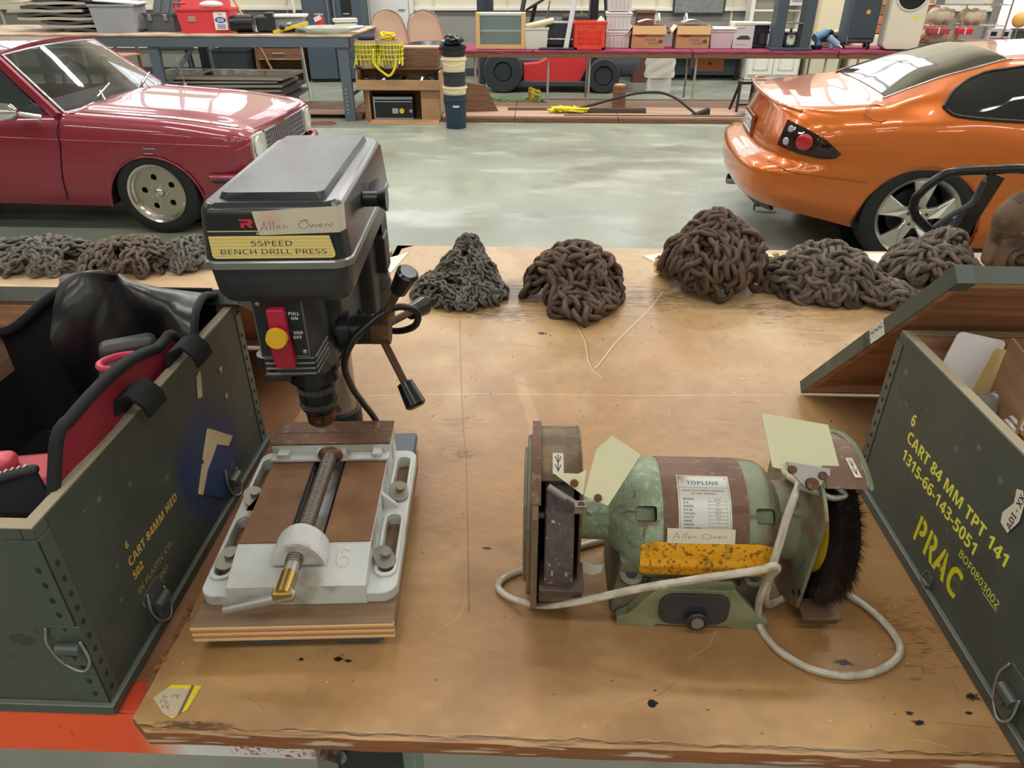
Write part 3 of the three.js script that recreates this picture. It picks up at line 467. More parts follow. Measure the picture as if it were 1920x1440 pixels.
  mesh('paper_label', ag, M(0xffffff, 0.8, 0, { map: adi }), right, 'torn white paper label', true);
  // chipped white patch on the lid rim
  const chip = ctex(96, 64, (c, w, h) => { c.fillStyle = '#dcdad4'; c.fillRect(0, 0, w, h); grain(c, w, h, 3, 700, 0.8, ['60,66,60', '255,255,255']); c.fillStyle = '#3c423e'; for (let i = 0; i < 9; i++) c.fillRect(12 + 9 * i, 30 + (i % 3) * 4, 5, 12); });
  mesh('chipped_label', new THREE.PlaneGeometry(0.04, 0.021).rotateY(-PI / 2).rotateX(PI / 2).translate(-0.1956, 0.28, -0.0105), M(0xffffff, 0.6, 0, { map: chip }), lidR, 'chipped white label', true);
  // contents: open carton, card, jars
  const cb = thing('carton', 'small open brown cardboard carton with a torn front edge inside the crate marked PRAC', 'carton', [0.65, 1.08, -0.728], 0.04), tan = M(0xb88a4c, 0.85);
  mesh('carton_body', [ex(-0.095, 0.13, 0, 0.108, 0.045, 0.049), ex(-0.095, 0.13, 0, 0.12, -0.05, -0.046), ex(-0.095, -0.091, 0, 0.108, -0.046, 0.045), ex(-0.095, 0.13, 0, 0.004, -0.046, 0.045)], tan, cb);
  mesh('carton_flap', xf(ex(-0.045, 0.045, 0, 0.085, -0.0015, 0.0015), [-0.1, 0.108, 0.0], [0, PI / 2 - 0.25, 0.0]), mat.card, cb);
  mesh('torn_flap', slab(Array.from({ length: 4 }, (_, i) => Array.from({ length: 14 }, (_, j) => [-0.092 + 0.017 * j, 0.108 + 0.004 * Math.sin(j * 2.1) - 0.004 * i * i / 3, 0.047 + 0.006 * i + 0.003 * Math.sin(j * 3 + i)])), 0.003), tan, cb);
  mesh('tall_flap', xf(ext(roundRect(0.0, -0.05, 0.15, 0.022, 0.006), 0.002), [-0.105, 0.155, -0.048], [-0.1, 0.05, -0.22]), M(0xd8c48a, 0.7), cb, 'yellowish upright flap');
  solo('paper_card', xf(ext(roundRect(-0.032, -0.036, 0.032, 0.036, 0.007), 0.001), [0.522, 1.236, -0.771], [-0.1, 0.08, -0.22]), M(0xe4e2e4, 0.6), 'white card with rounded corners standing in the crate marked PRAC', 'card');
  for (const [x, y, z, rz, rx, lab] of [[0.535, 1.19, -0.742, 1.3, 0.2, 'clear glass bottle lying on its side, topmost in the crate marked PRAC'], [0.523, 1.185, -0.69, 1.0, 0.5, 'ribbed clear glass bottle with a nozzle, nearest in the crate marked PRAC'], [0.508, 1.2, -0.777, 0.9, 0.3, 'grey metal fitting poking over the plywood edge of the crate']]) {
    const met = lab.startsWith('grey'), j = thing(met ? 'metal_fitting' : 'glass_bottle', lab, met ? 'fitting' : 'bottle', [x, y, z]); j.rotation.set(rx, 0.4, -rz); j.scale.setScalar(0.85);
    mesh('body', soft(lathe([[0, -0.03], [0.018, -0.03], [0.021, -0.027], [0.021, 0.008], [0.016, 0.016], [0.011, 0.02], [0.0105, 0.024]], 24)), met ? mat.zinc : M(0xcfd6d4, 0.08, 0, { transmission: 0.6, thickness: 0 }), j);
    mesh('neck', [cy(0.012, 0.004, 0, 0.026, 0), cy(0.0125, 0.004, 0, 0.033, 0), cy(0.008, 0.02, 0, 0.04, 0, 'y', 0.004), ex(-0.014, 0.014, 0.044, 0.05, -0.004, 0.004, 0.002)], met ? mat.darkSteel : M(0xdcdcd8, 0.3), j);
  }
  // heap of small glassware filling the crate under the visible pieces
  solo('plywood_tray', ex(0.473, 0.798, 1.155, 1.161, -0.672, -0.4), mat.darkWood, 'dark plywood insert lying inside the crate marked PRAC', 'tray');
}
// ---------------------------------------------------------------- bench drill press, plywood block, drill vice
{
  const ROT = 0.065, AT = [-0.27, T, -0.832];
  const cs = M(0x3a3c3b, 0.5, 0.1, { bumpMap: bumpCast, bumpScale: 0.0004 }), coverM = M(0xffffff, 0.28, 0.1, { map: two(0x23262a, 0x33373b, 5, 140, 0.3, 0.7, 256, 0.3), clearcoat: 0.4, clearcoatRoughness: 0.2 });
  const d = thing('drill_press', 'black five speed bench drill press with a red and yellow switch and taped name', 'drill press', AT, ROT);
  // base and column
  mesh('base', [ext([[-0.052, 0], [-0.012, 0], [-0.006, 0.006], [0.04, 0.006], [0.047, 0], [0.086, 0], [0.098, 0.012], [0.096, 0.0215], [-0.05, 0.0215], [-0.058, 0.008]], 0.37, 0.002).translate(0, 0, 0.14)], M(0x596069, 0.5, 0.3), d);
  mesh('column_collar', lathe([[0.048, 0.022], [0.046, 0.03], [0.032, 0.034], [0.0285, 0.04], [0.028, 0.095], [0.0262, 0.098], [0.024, 0.098]]), M(0x1d1f20, 0.5), d);
  mesh('column', cy(0.0235, 0.3, 0, 0.2, 0), M(0xffffff, 0.38, 0.75, { map: dtex(256, 0.15, (u, v) => mixc(mixc(hex(0xa39a92), hex(0xc4bcb2), fbm(u, v, 4, 4, 150)), hex(0x7a5240), 0.85 * ss(0.55, 0.68, fbm(u, v, 7, 5, 151)))) }), d, 'rust spotted steel column');
  // head casting
  const head = [ext(roundRect(-0.042, 0.232, 0.042, 0.345, 0.012), 0.13, 0.004).translate(0, 0, 0.035), cy(0.034, 0.13, 0, 0.285, 0), ex(-0.036, 0.036, 0.215, 0.24, 0.02, 0.1, 0.008)];
  mesh('head', head, cs, d);
  mesh('quill_collar', [cy(0.031, 0.022, 0, 0.217, 0.1), cy(0.036, 0.008, 0, 0.227, 0.1)], M(0x24282c, 0.3, 0.2), d);
  
  // switch housing: tapered nose in front of the head
  const nose = (y, x0, x1, z) => [[x0, y, 0.08], [x0, y, z - 0.004], [x0 + 0.004, y, z], [x1 - 0.003, y, z], [x1 + 0.001, y, z - 0.003], [x1 + 0.012, y, z - 0.03], [x1 + 0.014, y, 0.07]];
  const lv = [nose(0.345, -0.038, 0.016, 0.15), nose(0.333, -0.038, 0.016, 0.153), nose(0.331, -0.0365, 0.0145, 0.155), nose(0.262, -0.0365, 0.0145, 0.157), nose(0.26, -0.0375, 0.0155, 0.155), nose(0.257, -0.034, 0.019, 0.152), nose(0.235, -0.031, 0.022, 0.148), nose(0.226, -0.027, 0.02, 0.138)];
  const fl = lv.map((l) => l.slice()), capB = [lv[lv.length - 1].map((p) => p.slice()), lv[lv.length - 1].map((p) => [0, p[1], 0.09])];
  mesh('switch_housing', [soft(grid(fl.reverse()), 25), grid(capB.reverse())], M(0x3b3c3a, 0.45, 0.1), d);
  const ribs = [0.2585, 0.252, 0.2455, 0.239]; for (const y of ribs) mesh('cooling_rib', bar([-0.036, y, 0.1545], [0.018, y, 0.1545], 0.0013), M(0x77797a, 0.4, 0.3), d);
  for (const y of ribs) mesh('cooling_rib', bar([0.019, y, 0.153], [0.0285, y + 0.012, 0.127], 0.0011), M(0x77797a, 0.4, 0.3), d);
  mesh('bezel', ext(roundRect(-0.0375, 0.261, 0.0155, 0.333, 0.003), 0.002, 0.0006, []).translate(0, 0, 0.1572), M(0x63666a, 0.4, 0.3), d);
  const sw = ctex(330, 440, (c, w, h) => { c.fillStyle = '#1b1e24'; c.fillRect(0, 0, w, h); grain(c, w, h, 9, 900, 0.15); c.fillStyle = '#e8e8e8'; c.font = 'bold 34px ' + FONT; c.textAlign = 'center'; c.fillText('PULL', 272, 122); c.fillText('ON', 272, 158); c.fillText('PUSH', 272, 270); c.fillText('OFF', 272, 306); c.fillStyle = 'rgba(27,30,36,0.8)'; c.fillRect(222, 240, 26, 34); });
  mesh('switch_plate', new THREE.PlaneGeometry(0.0495, 0.0665).translate(-0.011, 0.297, 0.1586), M(0xffffff, 0.5, 0, { map: sw }), d, 'black plate lettered PULL ON and PUSH OFF', true);
  const swt = mesh('switch_paddle', [ex(-0.021, -0.002, 0.292, 0.322, 0.158, 0.168, 0.002), xf(ex(-0.0105, 0.0105, -0.034, 0.012, -0.006, 0.006, 0.002), [-0.0115, 0.285, 0.168], [0.26, 0, 0])], M(0xb3223f, 0.4), d, 'red switch paddle');
  mesh('stop_button', [cy(0.0115, 0.006, -0.012, 0.293, 0.176, 'z', 0.0105)], M(0xe8b722, 0.4), swt, 'yellow round stop button');
  for (const [x, y] of [[-0.031, 0.325], [0.01, 0.268]]) { mesh('screw', [xf(new THREE.SphereGeometry(0.0032, 12, 8), [x, y, 0.1586], [0, 0, 0], [1, 1, 0.5])], mat.steel, d); }
  mesh('depth_stop', [cy(0.014, 0.012, -0.046, 0.236, 0.11), ex(-0.05, -0.018, 0.214, 0.224, 0.09, 0.13, 0.003), bar([-0.047, 0.24, 0.11], [-0.04, 0.212, 0.118], 0.004)], M(0x2e3134, 0.35, 0.2), d);
  const vents = []; for (let k = 0; k < 6; k++) vents.push(bar([0.0425, 0.338 - 0.004 * k, 0.062 + 0.004 * k], [0.0425, 0.322 - 0.004 * k, 0.05 + 0.004 * k], 0.0006)); mesh('gold_stripes', vents, mat.brass, d, 'thin gold stripes');
  // chuck
  const ck = mesh('chuck', soft(lathe([[0, 0.138], [0.012, 0.138], [0.0165, 0.143], [0.0172, 0.158], [0.0215, 0.163], [0.0225, 0.168], [0.0225, 0.2], [0.021, 0.207], [0.012, 0.208]], 36).translate(0, 0, 0.1), 30), M(0x2a2d31, 0.32, 0.6), d);
  const kn = []; for (let i = 0; i < 60; i++) { const a = i * 2 * PI / 60; for (const y of [0.171, 0.192]) kn.push(ex(-0.0006, 0.0006, y - 0.0035, y + 0.0035, -0.0006, 0.0006).translate(0.0228 * Math.cos(a), 0, 0.1 + 0.0228 * Math.sin(a))); }
  mesh('knurled_band', kn, M(0x6d6d70, 0.35, 0.7), ck); mesh('rust_cap', soft(lathe([[0.0215, 0.2005], [0.0228, 0.2015], [0.0228, 0.2065], [0.019, 0.21]], 36).translate(0, 0, 0.1), 30), mat.rust, ck);
  mesh('chuck_nose', soft(lathe([[0, 0.1375], [0.0122, 0.1375], [0.0169, 0.1425], [0.0176, 0.157]], 36).translate(0, 0, 0.1), 30), M(0xffffff, 0.3, 0.8, { map: texRust }), ck, 'rusty chuck nose'); mesh('key_hole', cy(0.0028, 0.004, 0.006, 0.152, 0.1165, 'z'), mat.black, ck);
  // feed hub and spokes
  const hx = 0.092, hy = 0.262, hz = 0.092;
  mesh('feed_hub', [cy(0.0175, 0.056, 0.062, hy, hz, 'x'), cy(0.0225, 0.012, 0.043, hy, hz, 'x')], M(0x222426, 0.35, 0.3), d); mesh('hub_end', [cy(0.0178, 0.02, 0.084, hy, hz, 'x')], mat.rust, d, 'rust stained hub end');
  for (const a of [-52.7, 67.3, 187.3]) {
    const c = Math.cos(a * R), s = Math.sin(a * R), A = [0.085, hy + 0.012 * s, hz + 0.012 * c], B = [0.113, hy + 0.068 * s, hz + 0.068 * c], D = [0.124, hy + 0.09 * s, hz + 0.09 * c];
    const h = mesh('feed_handle', bar(A, B, 0.0046), mat.rust, d); mesh('knob', [bar([0.111, hy + 0.064 * s, hz + 0.064 * c], D, 0.0095, 0.0125, 20), bar(D, [0.1252, hy + 0.0925 * s, hz + 0.0925 * c], 0.0125, 0.009, 20)], M(0x15171b, 0.22), h, 'black plastic knob'); mesh('collar', bar([0.083, hy + 0.009 * s, hz + 0.009 * c], [0.0875, hy + 0.0155 * s, hz + 0.0155 * c], 0.0056), mat.chrome, h);
  }
  // motor behind the head
  mesh('motor', [cy(0.05, 0.13, 0.018, 0.29, -0.1, 'y'), cy(0.054, 0.05, 0.018, 0.215, -0.1, 'y'), ex(-0.03, 0.06, 0.22, 0.33, -0.07, -0.02, 0.006)], M(0x2b2c2d, 0.45), d); mesh('motor_cap', [cy(0.052, 0.012, 0.018, 0.245, -0.1), ex(0.05, 0.073, 0.27, 0.32, -0.1, -0.06, 0.003)], M(0x1b1c1e, 0.4), d);
  const mb = ctex(128, 128, (c, w, h) => { c.fillStyle = '#1c1d20'; c.fillRect(0, 0, w, h); c.fillStyle = '#8c2536'; c.fillRect(20, 10, 100, 40); c.fillStyle = '#1c1d20'; c.font = 'bold 34px ' + FONT; c.fillText('SPEC', 24, 42); });
  mesh('motor_label', new THREE.PlaneGeometry(0.05, 0.05).rotateY(PI / 2).translate(0.0685, 0.325, -0.1), M(0xffffff, 0.5, 0, { map: mb }), d, null, true);
  // belt cover: rounded tub below, tapered lid above with a raised panel
  const lid = new THREE.Group(); lid.name = 'belt_cover'; d.add(lid);
  const rr2 = (w0, z0, z1, r, n = 8) => { const o = [], c = [[w0 - r, z1 - r, 0], [-w0 + r, z1 - r, PI / 2], [-w0 + r, z0 + r, PI], [w0 - r, z0 + r, 1.5 * PI]]; for (const [x, z, a] of c) for (let i = 0; i <= n; i++) o.push([x + r * Math.cos(a + i * PI / 2 / n), z + r * Math.sin(a + i * PI / 2 / n)]); return o; };
  const loft = (levels) => grid(levels.map(([y, w, z0, z1, r]) => { const o = rr2(w, z0, z1, r); return [...o, o[0]].map(([x, z]) => [x, y, z]); }));
  const capG = ([y, w, z0, z1, r], up) => { const g = new THREE.ShapeGeometry(shapeOf(rr2(w, z0, z1, r).map(([x, z]) => [x, -z]))); g.rotateX(up ? -PI / 2 : -PI / 2); if (!up) { const a = g.index.array; for (let i = 0; i < a.length; i += 3) { const s = a[i]; a[i] = a[i + 1]; a[i + 1] = s; } g.computeVertexNormals(); } return g.translate(0, y, 0); };
  const tub = [[0.328, 0.058, -0.128, 0.155, 0.02], [0.3305, 0.066, -0.138, 0.164, 0.022], [0.338, 0.0695, -0.143, 0.1685, 0.022], [0.371, 0.0718, -0.145, 0.1715, 0.02]];
  mesh('cover_tub', [soft(loft(tub.slice().reverse()), 50), capG(tub[0], false), capG(tub[3], true)], M(0x3d4147, 0.38, 0.15), lid);
  const rim = [[0.3695, 0.073, -0.147, 0.173, 0.02], [0.3695, 0.0752, -0.149, 0.1752, 0.02], [0.376, 0.0752, -0.149, 0.1752, 0.02], [0.3775, 0.0738, -0.148, 0.174, 0.02]];
  mesh('cover_rim', [soft(loft(rim.slice().reverse()), 30), capG(rim[0], false), capG(rim[3], true)], M(0x8a8b8a, 0.3, 0.55), lid, 'rubbed bright rim');
  const shell = [[0.377, 0.0735, -0.147, 0.1715, 0.018], [0.424, 0.0695, -0.143, 0.1675, 0.018], [0.43, 0.0665, -0.14, 0.1645, 0.018], [0.4325, 0.0625, -0.136, 0.1605, 0.016]];
  mesh('cover_lid', [soft(loft(shell.slice().reverse()), 60), capG(shell[3], true)], coverM, lid);
  const pan = [[0.432, 0.0535, -0.127, 0.1505, 0.01], [0.4385, 0.05, -0.1235, 0.147, 0.009]];
  const worn = two(0x1f2225, 0x404346, 4, 142, 0.35, 0.75, 256, 0.35);
  mesh('raised_panel', [soft(loft(pan.slice().reverse()), 30), capG(pan[1], true)], M(0xffffff, 0.3, 0.2, { map: worn, bumpMap: bumpFine, bumpScale: 0.0003, specularIntensity: 0.6 }), lid, 'scuffed raised top panel');
  mesh('cover_knob', [cy(0.0085, 0.016, 0.08, 0.404, 0.052, 'x'), cy(0.0085, 0.01, 0.093, 0.404, 0.052, 'x', 0.014)], M(0x15171a, 0.3), lid); mesh('hinge_tab', xf(ex(0, 0.012, -0.002, 0.002, -0.018, 0.018), [0.073, 0.405, 0.022], [0.2, 0, 0.5]), mat.darkSteel, lid);
  // front badge: stepped label, and the strip of tape with the name
  const badge = ctex(1024, 512, (c, w, h) => {
    c.fillStyle = '#15171d'; c.fillRect(0, 0, w, h); c.fillStyle = '#d22c3e'; c.save(); c.translate(262, 48); c.scale(1.05, 1); c.beginPath(); for (const [a, b] of [[0, 0], [96, 0], [108, 14], [108, 46], [92, 60], [112, 96], [80, 96], [58, 60], [42, 60], [42, 96], [14, 96], [14, 40], [72, 40], [72, 22], [8, 22]]) c.lineTo(a, b); c.fill(); c.restore();
    c.fillStyle = '#d8cf8e'; c.fillRect(0, 176, w, 12); c.fillStyle = '#1e2c3c'; c.fillRect(0, 188, w, 40); c.fillStyle = '#e8e2c0'; c.font = 'bold 34px ' + FONT; c.fillText('MODEL', 395, 222);
    c.fillStyle = '#ead384'; c.beginPath(); c.moveTo(0, 236); c.lineTo(980, 236); c.lineTo(1010, 440); c.arc(970, 458, 38, -0.2, PI / 2); c.lineTo(50, 496); c.arc(50, 456, 40, PI / 2, PI); c.fill();
    c.strokeStyle = 'rgba(70,66,40,0.7)'; c.lineWidth = 2.5; for (const y of [274, 314, 354, 394, 432, 466]) { c.beginPath(); c.moveTo(0, y); c.lineTo(985, y); c.stroke(); }
    text(c, '5SPEED', 335, 352, 92, 345, '#26324e', '400', 0.9); text(c, 'BENCH DRILL PRESS', 76, 448, 92, 870, '#26324e', '400', 0.9); grain(c, w, h, 12, 2500, 0.16);
  });
  const fz = (y) => 0.1722 - (y - 0.377) * 0.0851;
  const bg = grid([[[-0.062, 0.3785, fz(0.3785)], [0.062, 0.3785, fz(0.3785)]], [[-0.0605, 0.4225, fz(0.4225)], [0.0605, 0.4225, fz(0.4225)]]]);
  mesh('badge', bg, M(0xffffff, 0.4, 0, { map: badge }), lid, 'yellow and black badge lettered 5SPEED BENCH DRILL PRESS', true);
  const tp = ctex(512, 160, (c, w, h) => { c.fillStyle = '#cfc7b2'; c.fillRect(0, 0, w, h); grain(c, w, h, 15, 6000, 0.2, ['120,110,90', '250,246,236', '200,120,130']); blotch(c, 120, 60, 90, '205,130,140', 0.45);
    c.strokeStyle = '#5d5456'; c.lineWidth = 3.4; const st = (p) => { c.beginPath(); p.forEach(([x, y], i) => i ? c.lineTo(x, y) : c.moveTo(x, y)); c.stroke(); };
    st([[60, 126], [84, 66], [100, 122]]); st([[66, 102], [98, 100]]); st([[116, 120], [118, 62]]); st([[134, 118], [136, 60]]); st([[152, 104], [172, 96], [164, 84], [150, 98], [158, 114], [178, 112]]); st([[190, 116], [192, 90], [204, 94], [210, 116]]);
    c.beginPath(); c.ellipse(300, 92, 26, 28, 0.2, 0, 7); c.stroke(); st([[330, 70], [322, 60], [290, 64]]); st([[334, 84], [342, 112], [354, 88], [366, 110], [376, 84]]); st([[384, 100], [402, 94], [394, 84], [382, 98], [390, 110], [408, 108]]); st([[418, 110], [420, 88], [436, 90], [444, 112], [456, 100], [460, 80]]); });
  const tg = grid([0.4035, 0.413, 0.4235].map((y, i) => [-0.0105, 0.003, 0.03, 0.0665, 0.0695, 0.0712].map((x, j) => { const yy = y + (i > 1 ? (0.003 + x * 0.06) : (x * 0.03)), e = j > 3 ? 0.0006 + (j - 3) * -0.0055 : 0.0012; return [x - (j === 0 ? 0.0025 * i : 0), yy, fz(yy) + e + (i > 1 && yy > 0.425 ? -0.001 : 0)]; })), (i, j, p) => [cl((p[0] + 0.02) / 0.09), i / 2]);
  mesh('name_tape', tg, M(0xffffff, 0.75, 0, { map: tp }), lid, 'masking tape with a handwritten name', true);
  // black flex looped over the hub
  mesh('flex', tube([[0.02, 0.25, -0.03], [0.05, 0.245, 0.02], [0.09, 0.244, 0.06], [0.122, 0.262, 0.085], [0.125, 0.283, 0.088], [0.1, 0.292, 0.1], [0.065, 0.276, 0.13], [0.045, 0.24, 0.13], [0.042, 0.19, 0.1], [0.045, 0.14, 0.06], [0.05, 0.1, 0.03], [0.056, 0.06, 0.01], [0.05, 0.03, -0.03], [0.02, 0.027, -0.06]], 0.0042, 90), M(0x141518, 0.35), d);

  // plywood block between base and vice
  const pb = thing('plywood_block', 'thick plywood block under the drill vice with pale sawn front edge', 'plywood', [AT[0], T + 0.0225, AT[2]], ROT);
  const pw = dtex(256, 0.3, (u, v) => mixc(hex(0x6b5542), hex(0x96795c), fbm(u, v, 3, 5, 160, 50)));
  mesh('board', ex(-0.101, 0.107, 0.0, 0.0205, 0.045, 0.336, 0.001), M(0xffffff, 0.75, 0, { map: pw, bumpMap: bumpGrain, bumpScale: 0.0005 }), pb);
  for (let k = 0; k < 5; k++) mesh('ply_layer', ex(-0.1012, 0.1072, 0.0005 + k * 0.004, 0.0042 + k * 0.004, 0.33, 0.3368 - 0.0006 * (k % 2), 0.0006), M(k % 2 ? 0xb98458 : 0xe0b684, 0.8), pb);

  // drill vice
  const Y = T + 0.0432, v = thing('drill_vice', 'grey painted six inch drill vice with rusty brown bed and steel screw', 'vice', [AT[0] - 0.0004, Y, AT[2] - 0.005], ROT);
  const castM = M(0xffffff, 0.5, 0, { map: texViseCast, bumpMap: bumpCast, bumpScale: 0.0003 }), bedM = M(0xffffff, 0.55, 0.3, { map: texViseBed });
  const vx = 0.004; // centre line
  const pl = roundRect(vx - 0.104, -0.312, vx + 0.104, -0.055, 0.016);
  const slot = (x, z0, z1) => { const p = new THREE.Path(), r = 0.0085; p.moveTo(x - r, -z1 + r); p.absarc(x, -z1 + r, r, PI, 2 * PI); p.lineTo(x + r, -z0 - r); p.absarc(x, -z0 - r, r, 0, PI); p.closePath(); return p; };
  for (const s of [-1, 1]) { pl.holes.push(slot(vx + s * 0.089, 0.075, 0.158), slot(vx + s * 0.089, 0.19, 0.285)); }
  const plate = ext(pl, 0.014, 0.0015).rotateX(-PI / 2).translate(0, 0.007, 0);
  mesh('base_plate', plate, castM, v);
  for (const s of [-1, 1]) for (const [a, b] of [[0.075, 0.158], [0.19, 0.285]]) { const o = new THREE.Shape(), p = slot(vx + s * 0.089, a - 0.004, b + 0.004); o.setFromPoints(roundRect(vx + s * 0.089 - 0.0125, -b - 0.005, vx + s * 0.089 + 0.0125, -a + 0.005, 0.011).getPoints(8)); o.holes.push(slot(vx + s * 0.089, a, b)); mesh('slot_lip', ext(o, 0.0035, 0.001).rotateX(-PI / 2).translate(0, 0.0155, 0), castM, v); void p; }
  // bed body with its central channel
  const bw = 0.073;
  mesh('bed_body', [ex(vx - bw, vx - 0.02, 0.008, 0.0385, 0.06, 0.262, 0.002), ex(vx + 0.02, vx + bw, 0.008, 0.0385, 0.06, 0.262, 0.002),
    ext([[0.255, 0.001], [0.3135, 0.001], [0.312, 0.0255], [0.266, 0.0385], [0.255, 0.0385]], 2 * bw, 0.001).rotateY(-PI / 2).translate(vx, 0, 0)], castM, v);
  for (const s of [-1, 1]) mesh('bed_rail', ex(vx + s * 0.02, vx + s * (bw - 0.001), 0.0382, 0.0402, 0.06, 0.26, 0.0005), bedM, v, 'rusty brown bed rail');
  for (const s of [-1, 1]) mesh('rail_wall', ex(vx + s * 0.0165, vx + s * 0.0205, 0.008, 0.037, 0.06, 0.262), mat.black, v);
  // side webs
  for (const s of [-1, 1]) mesh('side_web', ext([[0, 0], [0.022, 0], [0, 0.024]], 0.006, 0.001).scale(s, 1, 1).translate(vx + s * bw, 0.012, 0.172), castM, v);
  // jaws at the back
  mesh('fixed_jaw', ex(vx - bw - 0.002, vx + bw + 0.002, 0.012, 0.057, 0.05, 0.074, 0.0015), castM, v); mesh('jaw_plate', ex(vx - bw - 0.003, vx + bw + 0.003, 0.056, 0.0588, 0.0485, 0.0748, 0.0006), M(0xffffff, 0.6, 0.3, { map: texRust }), v, 'rusty jaw top');
  const mj = mesh('moving_jaw', [ex(vx - bw - 0.002, vx + bw + 0.002, 0.0402, 0.057, 0.0755, 0.1, 0.0015), ex(vx - bw - 0.002, vx + bw + 0.002, 0.0405, 0.045, 0.1, 0.115, 0.0015), ex(vx - 0.066, vx - 0.051, 0.042, 0.052, 0.098, 0.114, 0.002), ex(vx + 0.054, vx + 0.066, 0.042, 0.052, 0.098, 0.114, 0.002), ex(vx - 0.016, vx + 0.02, 0.042, 0.054, 0.098, 0.115, 0.002)], castM, v);
  mesh('jaw_plate', ex(vx - bw - 0.003, vx + bw + 0.003, 0.056, 0.0587, 0.0752, 0.1, 0.0006), M(0xffffff, 0.6, 0.3, { map: texRust }), mj, 'rusty jaw top');
  // screw with visible thread, its nut boss and tee bar
  const sa = [vx + 0.002, 0.051, 0.113], se = [vx - 0.001, 0.0495, 0.325], sr = 0.0075;
  mesh('swivel', xf(new THREE.SphereGeometry(0.016, 20, 12), [vx + 0.002, 0.051, 0.114], [0, 0, 0], [1, 0.75, 0.5]), M(0xffffff, 0.5, 0.4, { map: texRust }), v, 'rusty swivel boss');
  mesh('lead_screw', bar(sa, se, sr, sr, 20), M(0xb0a79e, 0.5, 0.7), v);
  const th = []; for (let k = 0; k <= 66 * 12; k++) { const a = k / 12 * 2 * PI, t = k / (66 * 12); th.push([sa[0] + (se[0] - sa[0]) * t + (sr + 0.0004) * Math.cos(a), sa[1] + (se[1] - sa[1]) * t + (sr + 0.0004) * Math.sin(a), sa[2] + (se[2] - sa[2]) * t]); }
  mesh('screw_thread', new THREE.TubeGeometry(new THREE.CatmullRomCurve3(th.filter((_, i) => i < 60 * 12).map((p) => V(...p))), 60 * 12, 0.0013, 5), M(0x8b8178, 0.4, 0.8), v);
  const boss = []; for (let i = 0; i <= 14; i++) { const a = PI * i / 14; boss.push([0.026 * Math.cos(a) * (1 + 0.12 * Math.cos(a) ** 2), 0.036 + 0.033 * Math.sin(a)]); }
  mesh('nut_boss', ext(boss.map(([a, b]) => [a + vx, b]), 0.034, 0.004).translate(0, 0, 0.277), castM, v);
  const te = mesh('screw_head', [bar([vx - 0.001, 0.0495, 0.318], [vx - 0.0016, 0.0485, 0.346], 0.0088, 0.0088, 20), ex(vx - 0.011, vx + 0.009, 0.043, 0.055, 0.34, 0.35, 0.002)], mat.brass, v, 'brassy screw head');
  mesh('tee_bar', [bar([vx + 0.006, 0.048, 0.3445], [vx - 0.062, 0.03, 0.345], 0.0062, 0.005), xf(new THREE.SphereGeometry(0.0062, 12, 8), [vx + 0.006, 0.048, 0.3445])], mat.zinc, te);
  mesh('cast_numeral', xf((() => { const o = [], n = 26; for (let i = 0; i < n; i++) o.push([0.006 * Math.cos(i * 2 * PI / n), -0.0035 + 0.0062 * Math.sin(i * 2 * PI / n), 0]); return merge([new THREE.TubeGeometry(new THREE.CatmullRomCurve3(o.map((p) => V(...p)), true), 40, 0.0022, 6, true), tube([[-0.006, -0.003, 0], [-0.006, 0.005, 0], [-0.002, 0.0115, 0], [0.005, 0.0095, 0]], 0.0022, 20)]); })(), [vx + 0.046, 0.034, 0.28], [-74 * R, 0, 0]), M(0xc9c9c4, 0.5), v, 'raised cast numeral 6');
  for (const [x, z, a] of [[vx - 0.089, 0.155, 0.4], [vx - 0.087, 0.262, -0.3], [vx + 0.09, 0.15, 0.2], [vx + 0.086, 0.265, 0.5]]) {
    mesh('washer', xf(ext((() => { const s = roundRect(-0.011, -0.016, 0.011, 0.016, 0.0105); s.holes.push(new THREE.Path().absarc(0, 0, 0.004, 0, 7)); return s; })(), 0.0022), [x, 0.0195, z], [-PI / 2 + 0.15, 0.1, a]), M(0x8f8a7e, 0.5, 0.6), v);
    mesh('screw', [bar([x, 0.012, z], [x + 0.002, 0.0235, z - 0.002], 0.003), xf(cy(0.0055, 0.0025), [x + 0.002, 0.0245, z - 0.002], [0.15, 0, -0.15])], M(0x8d8578, 0.5, 0.7), v);
  }
}
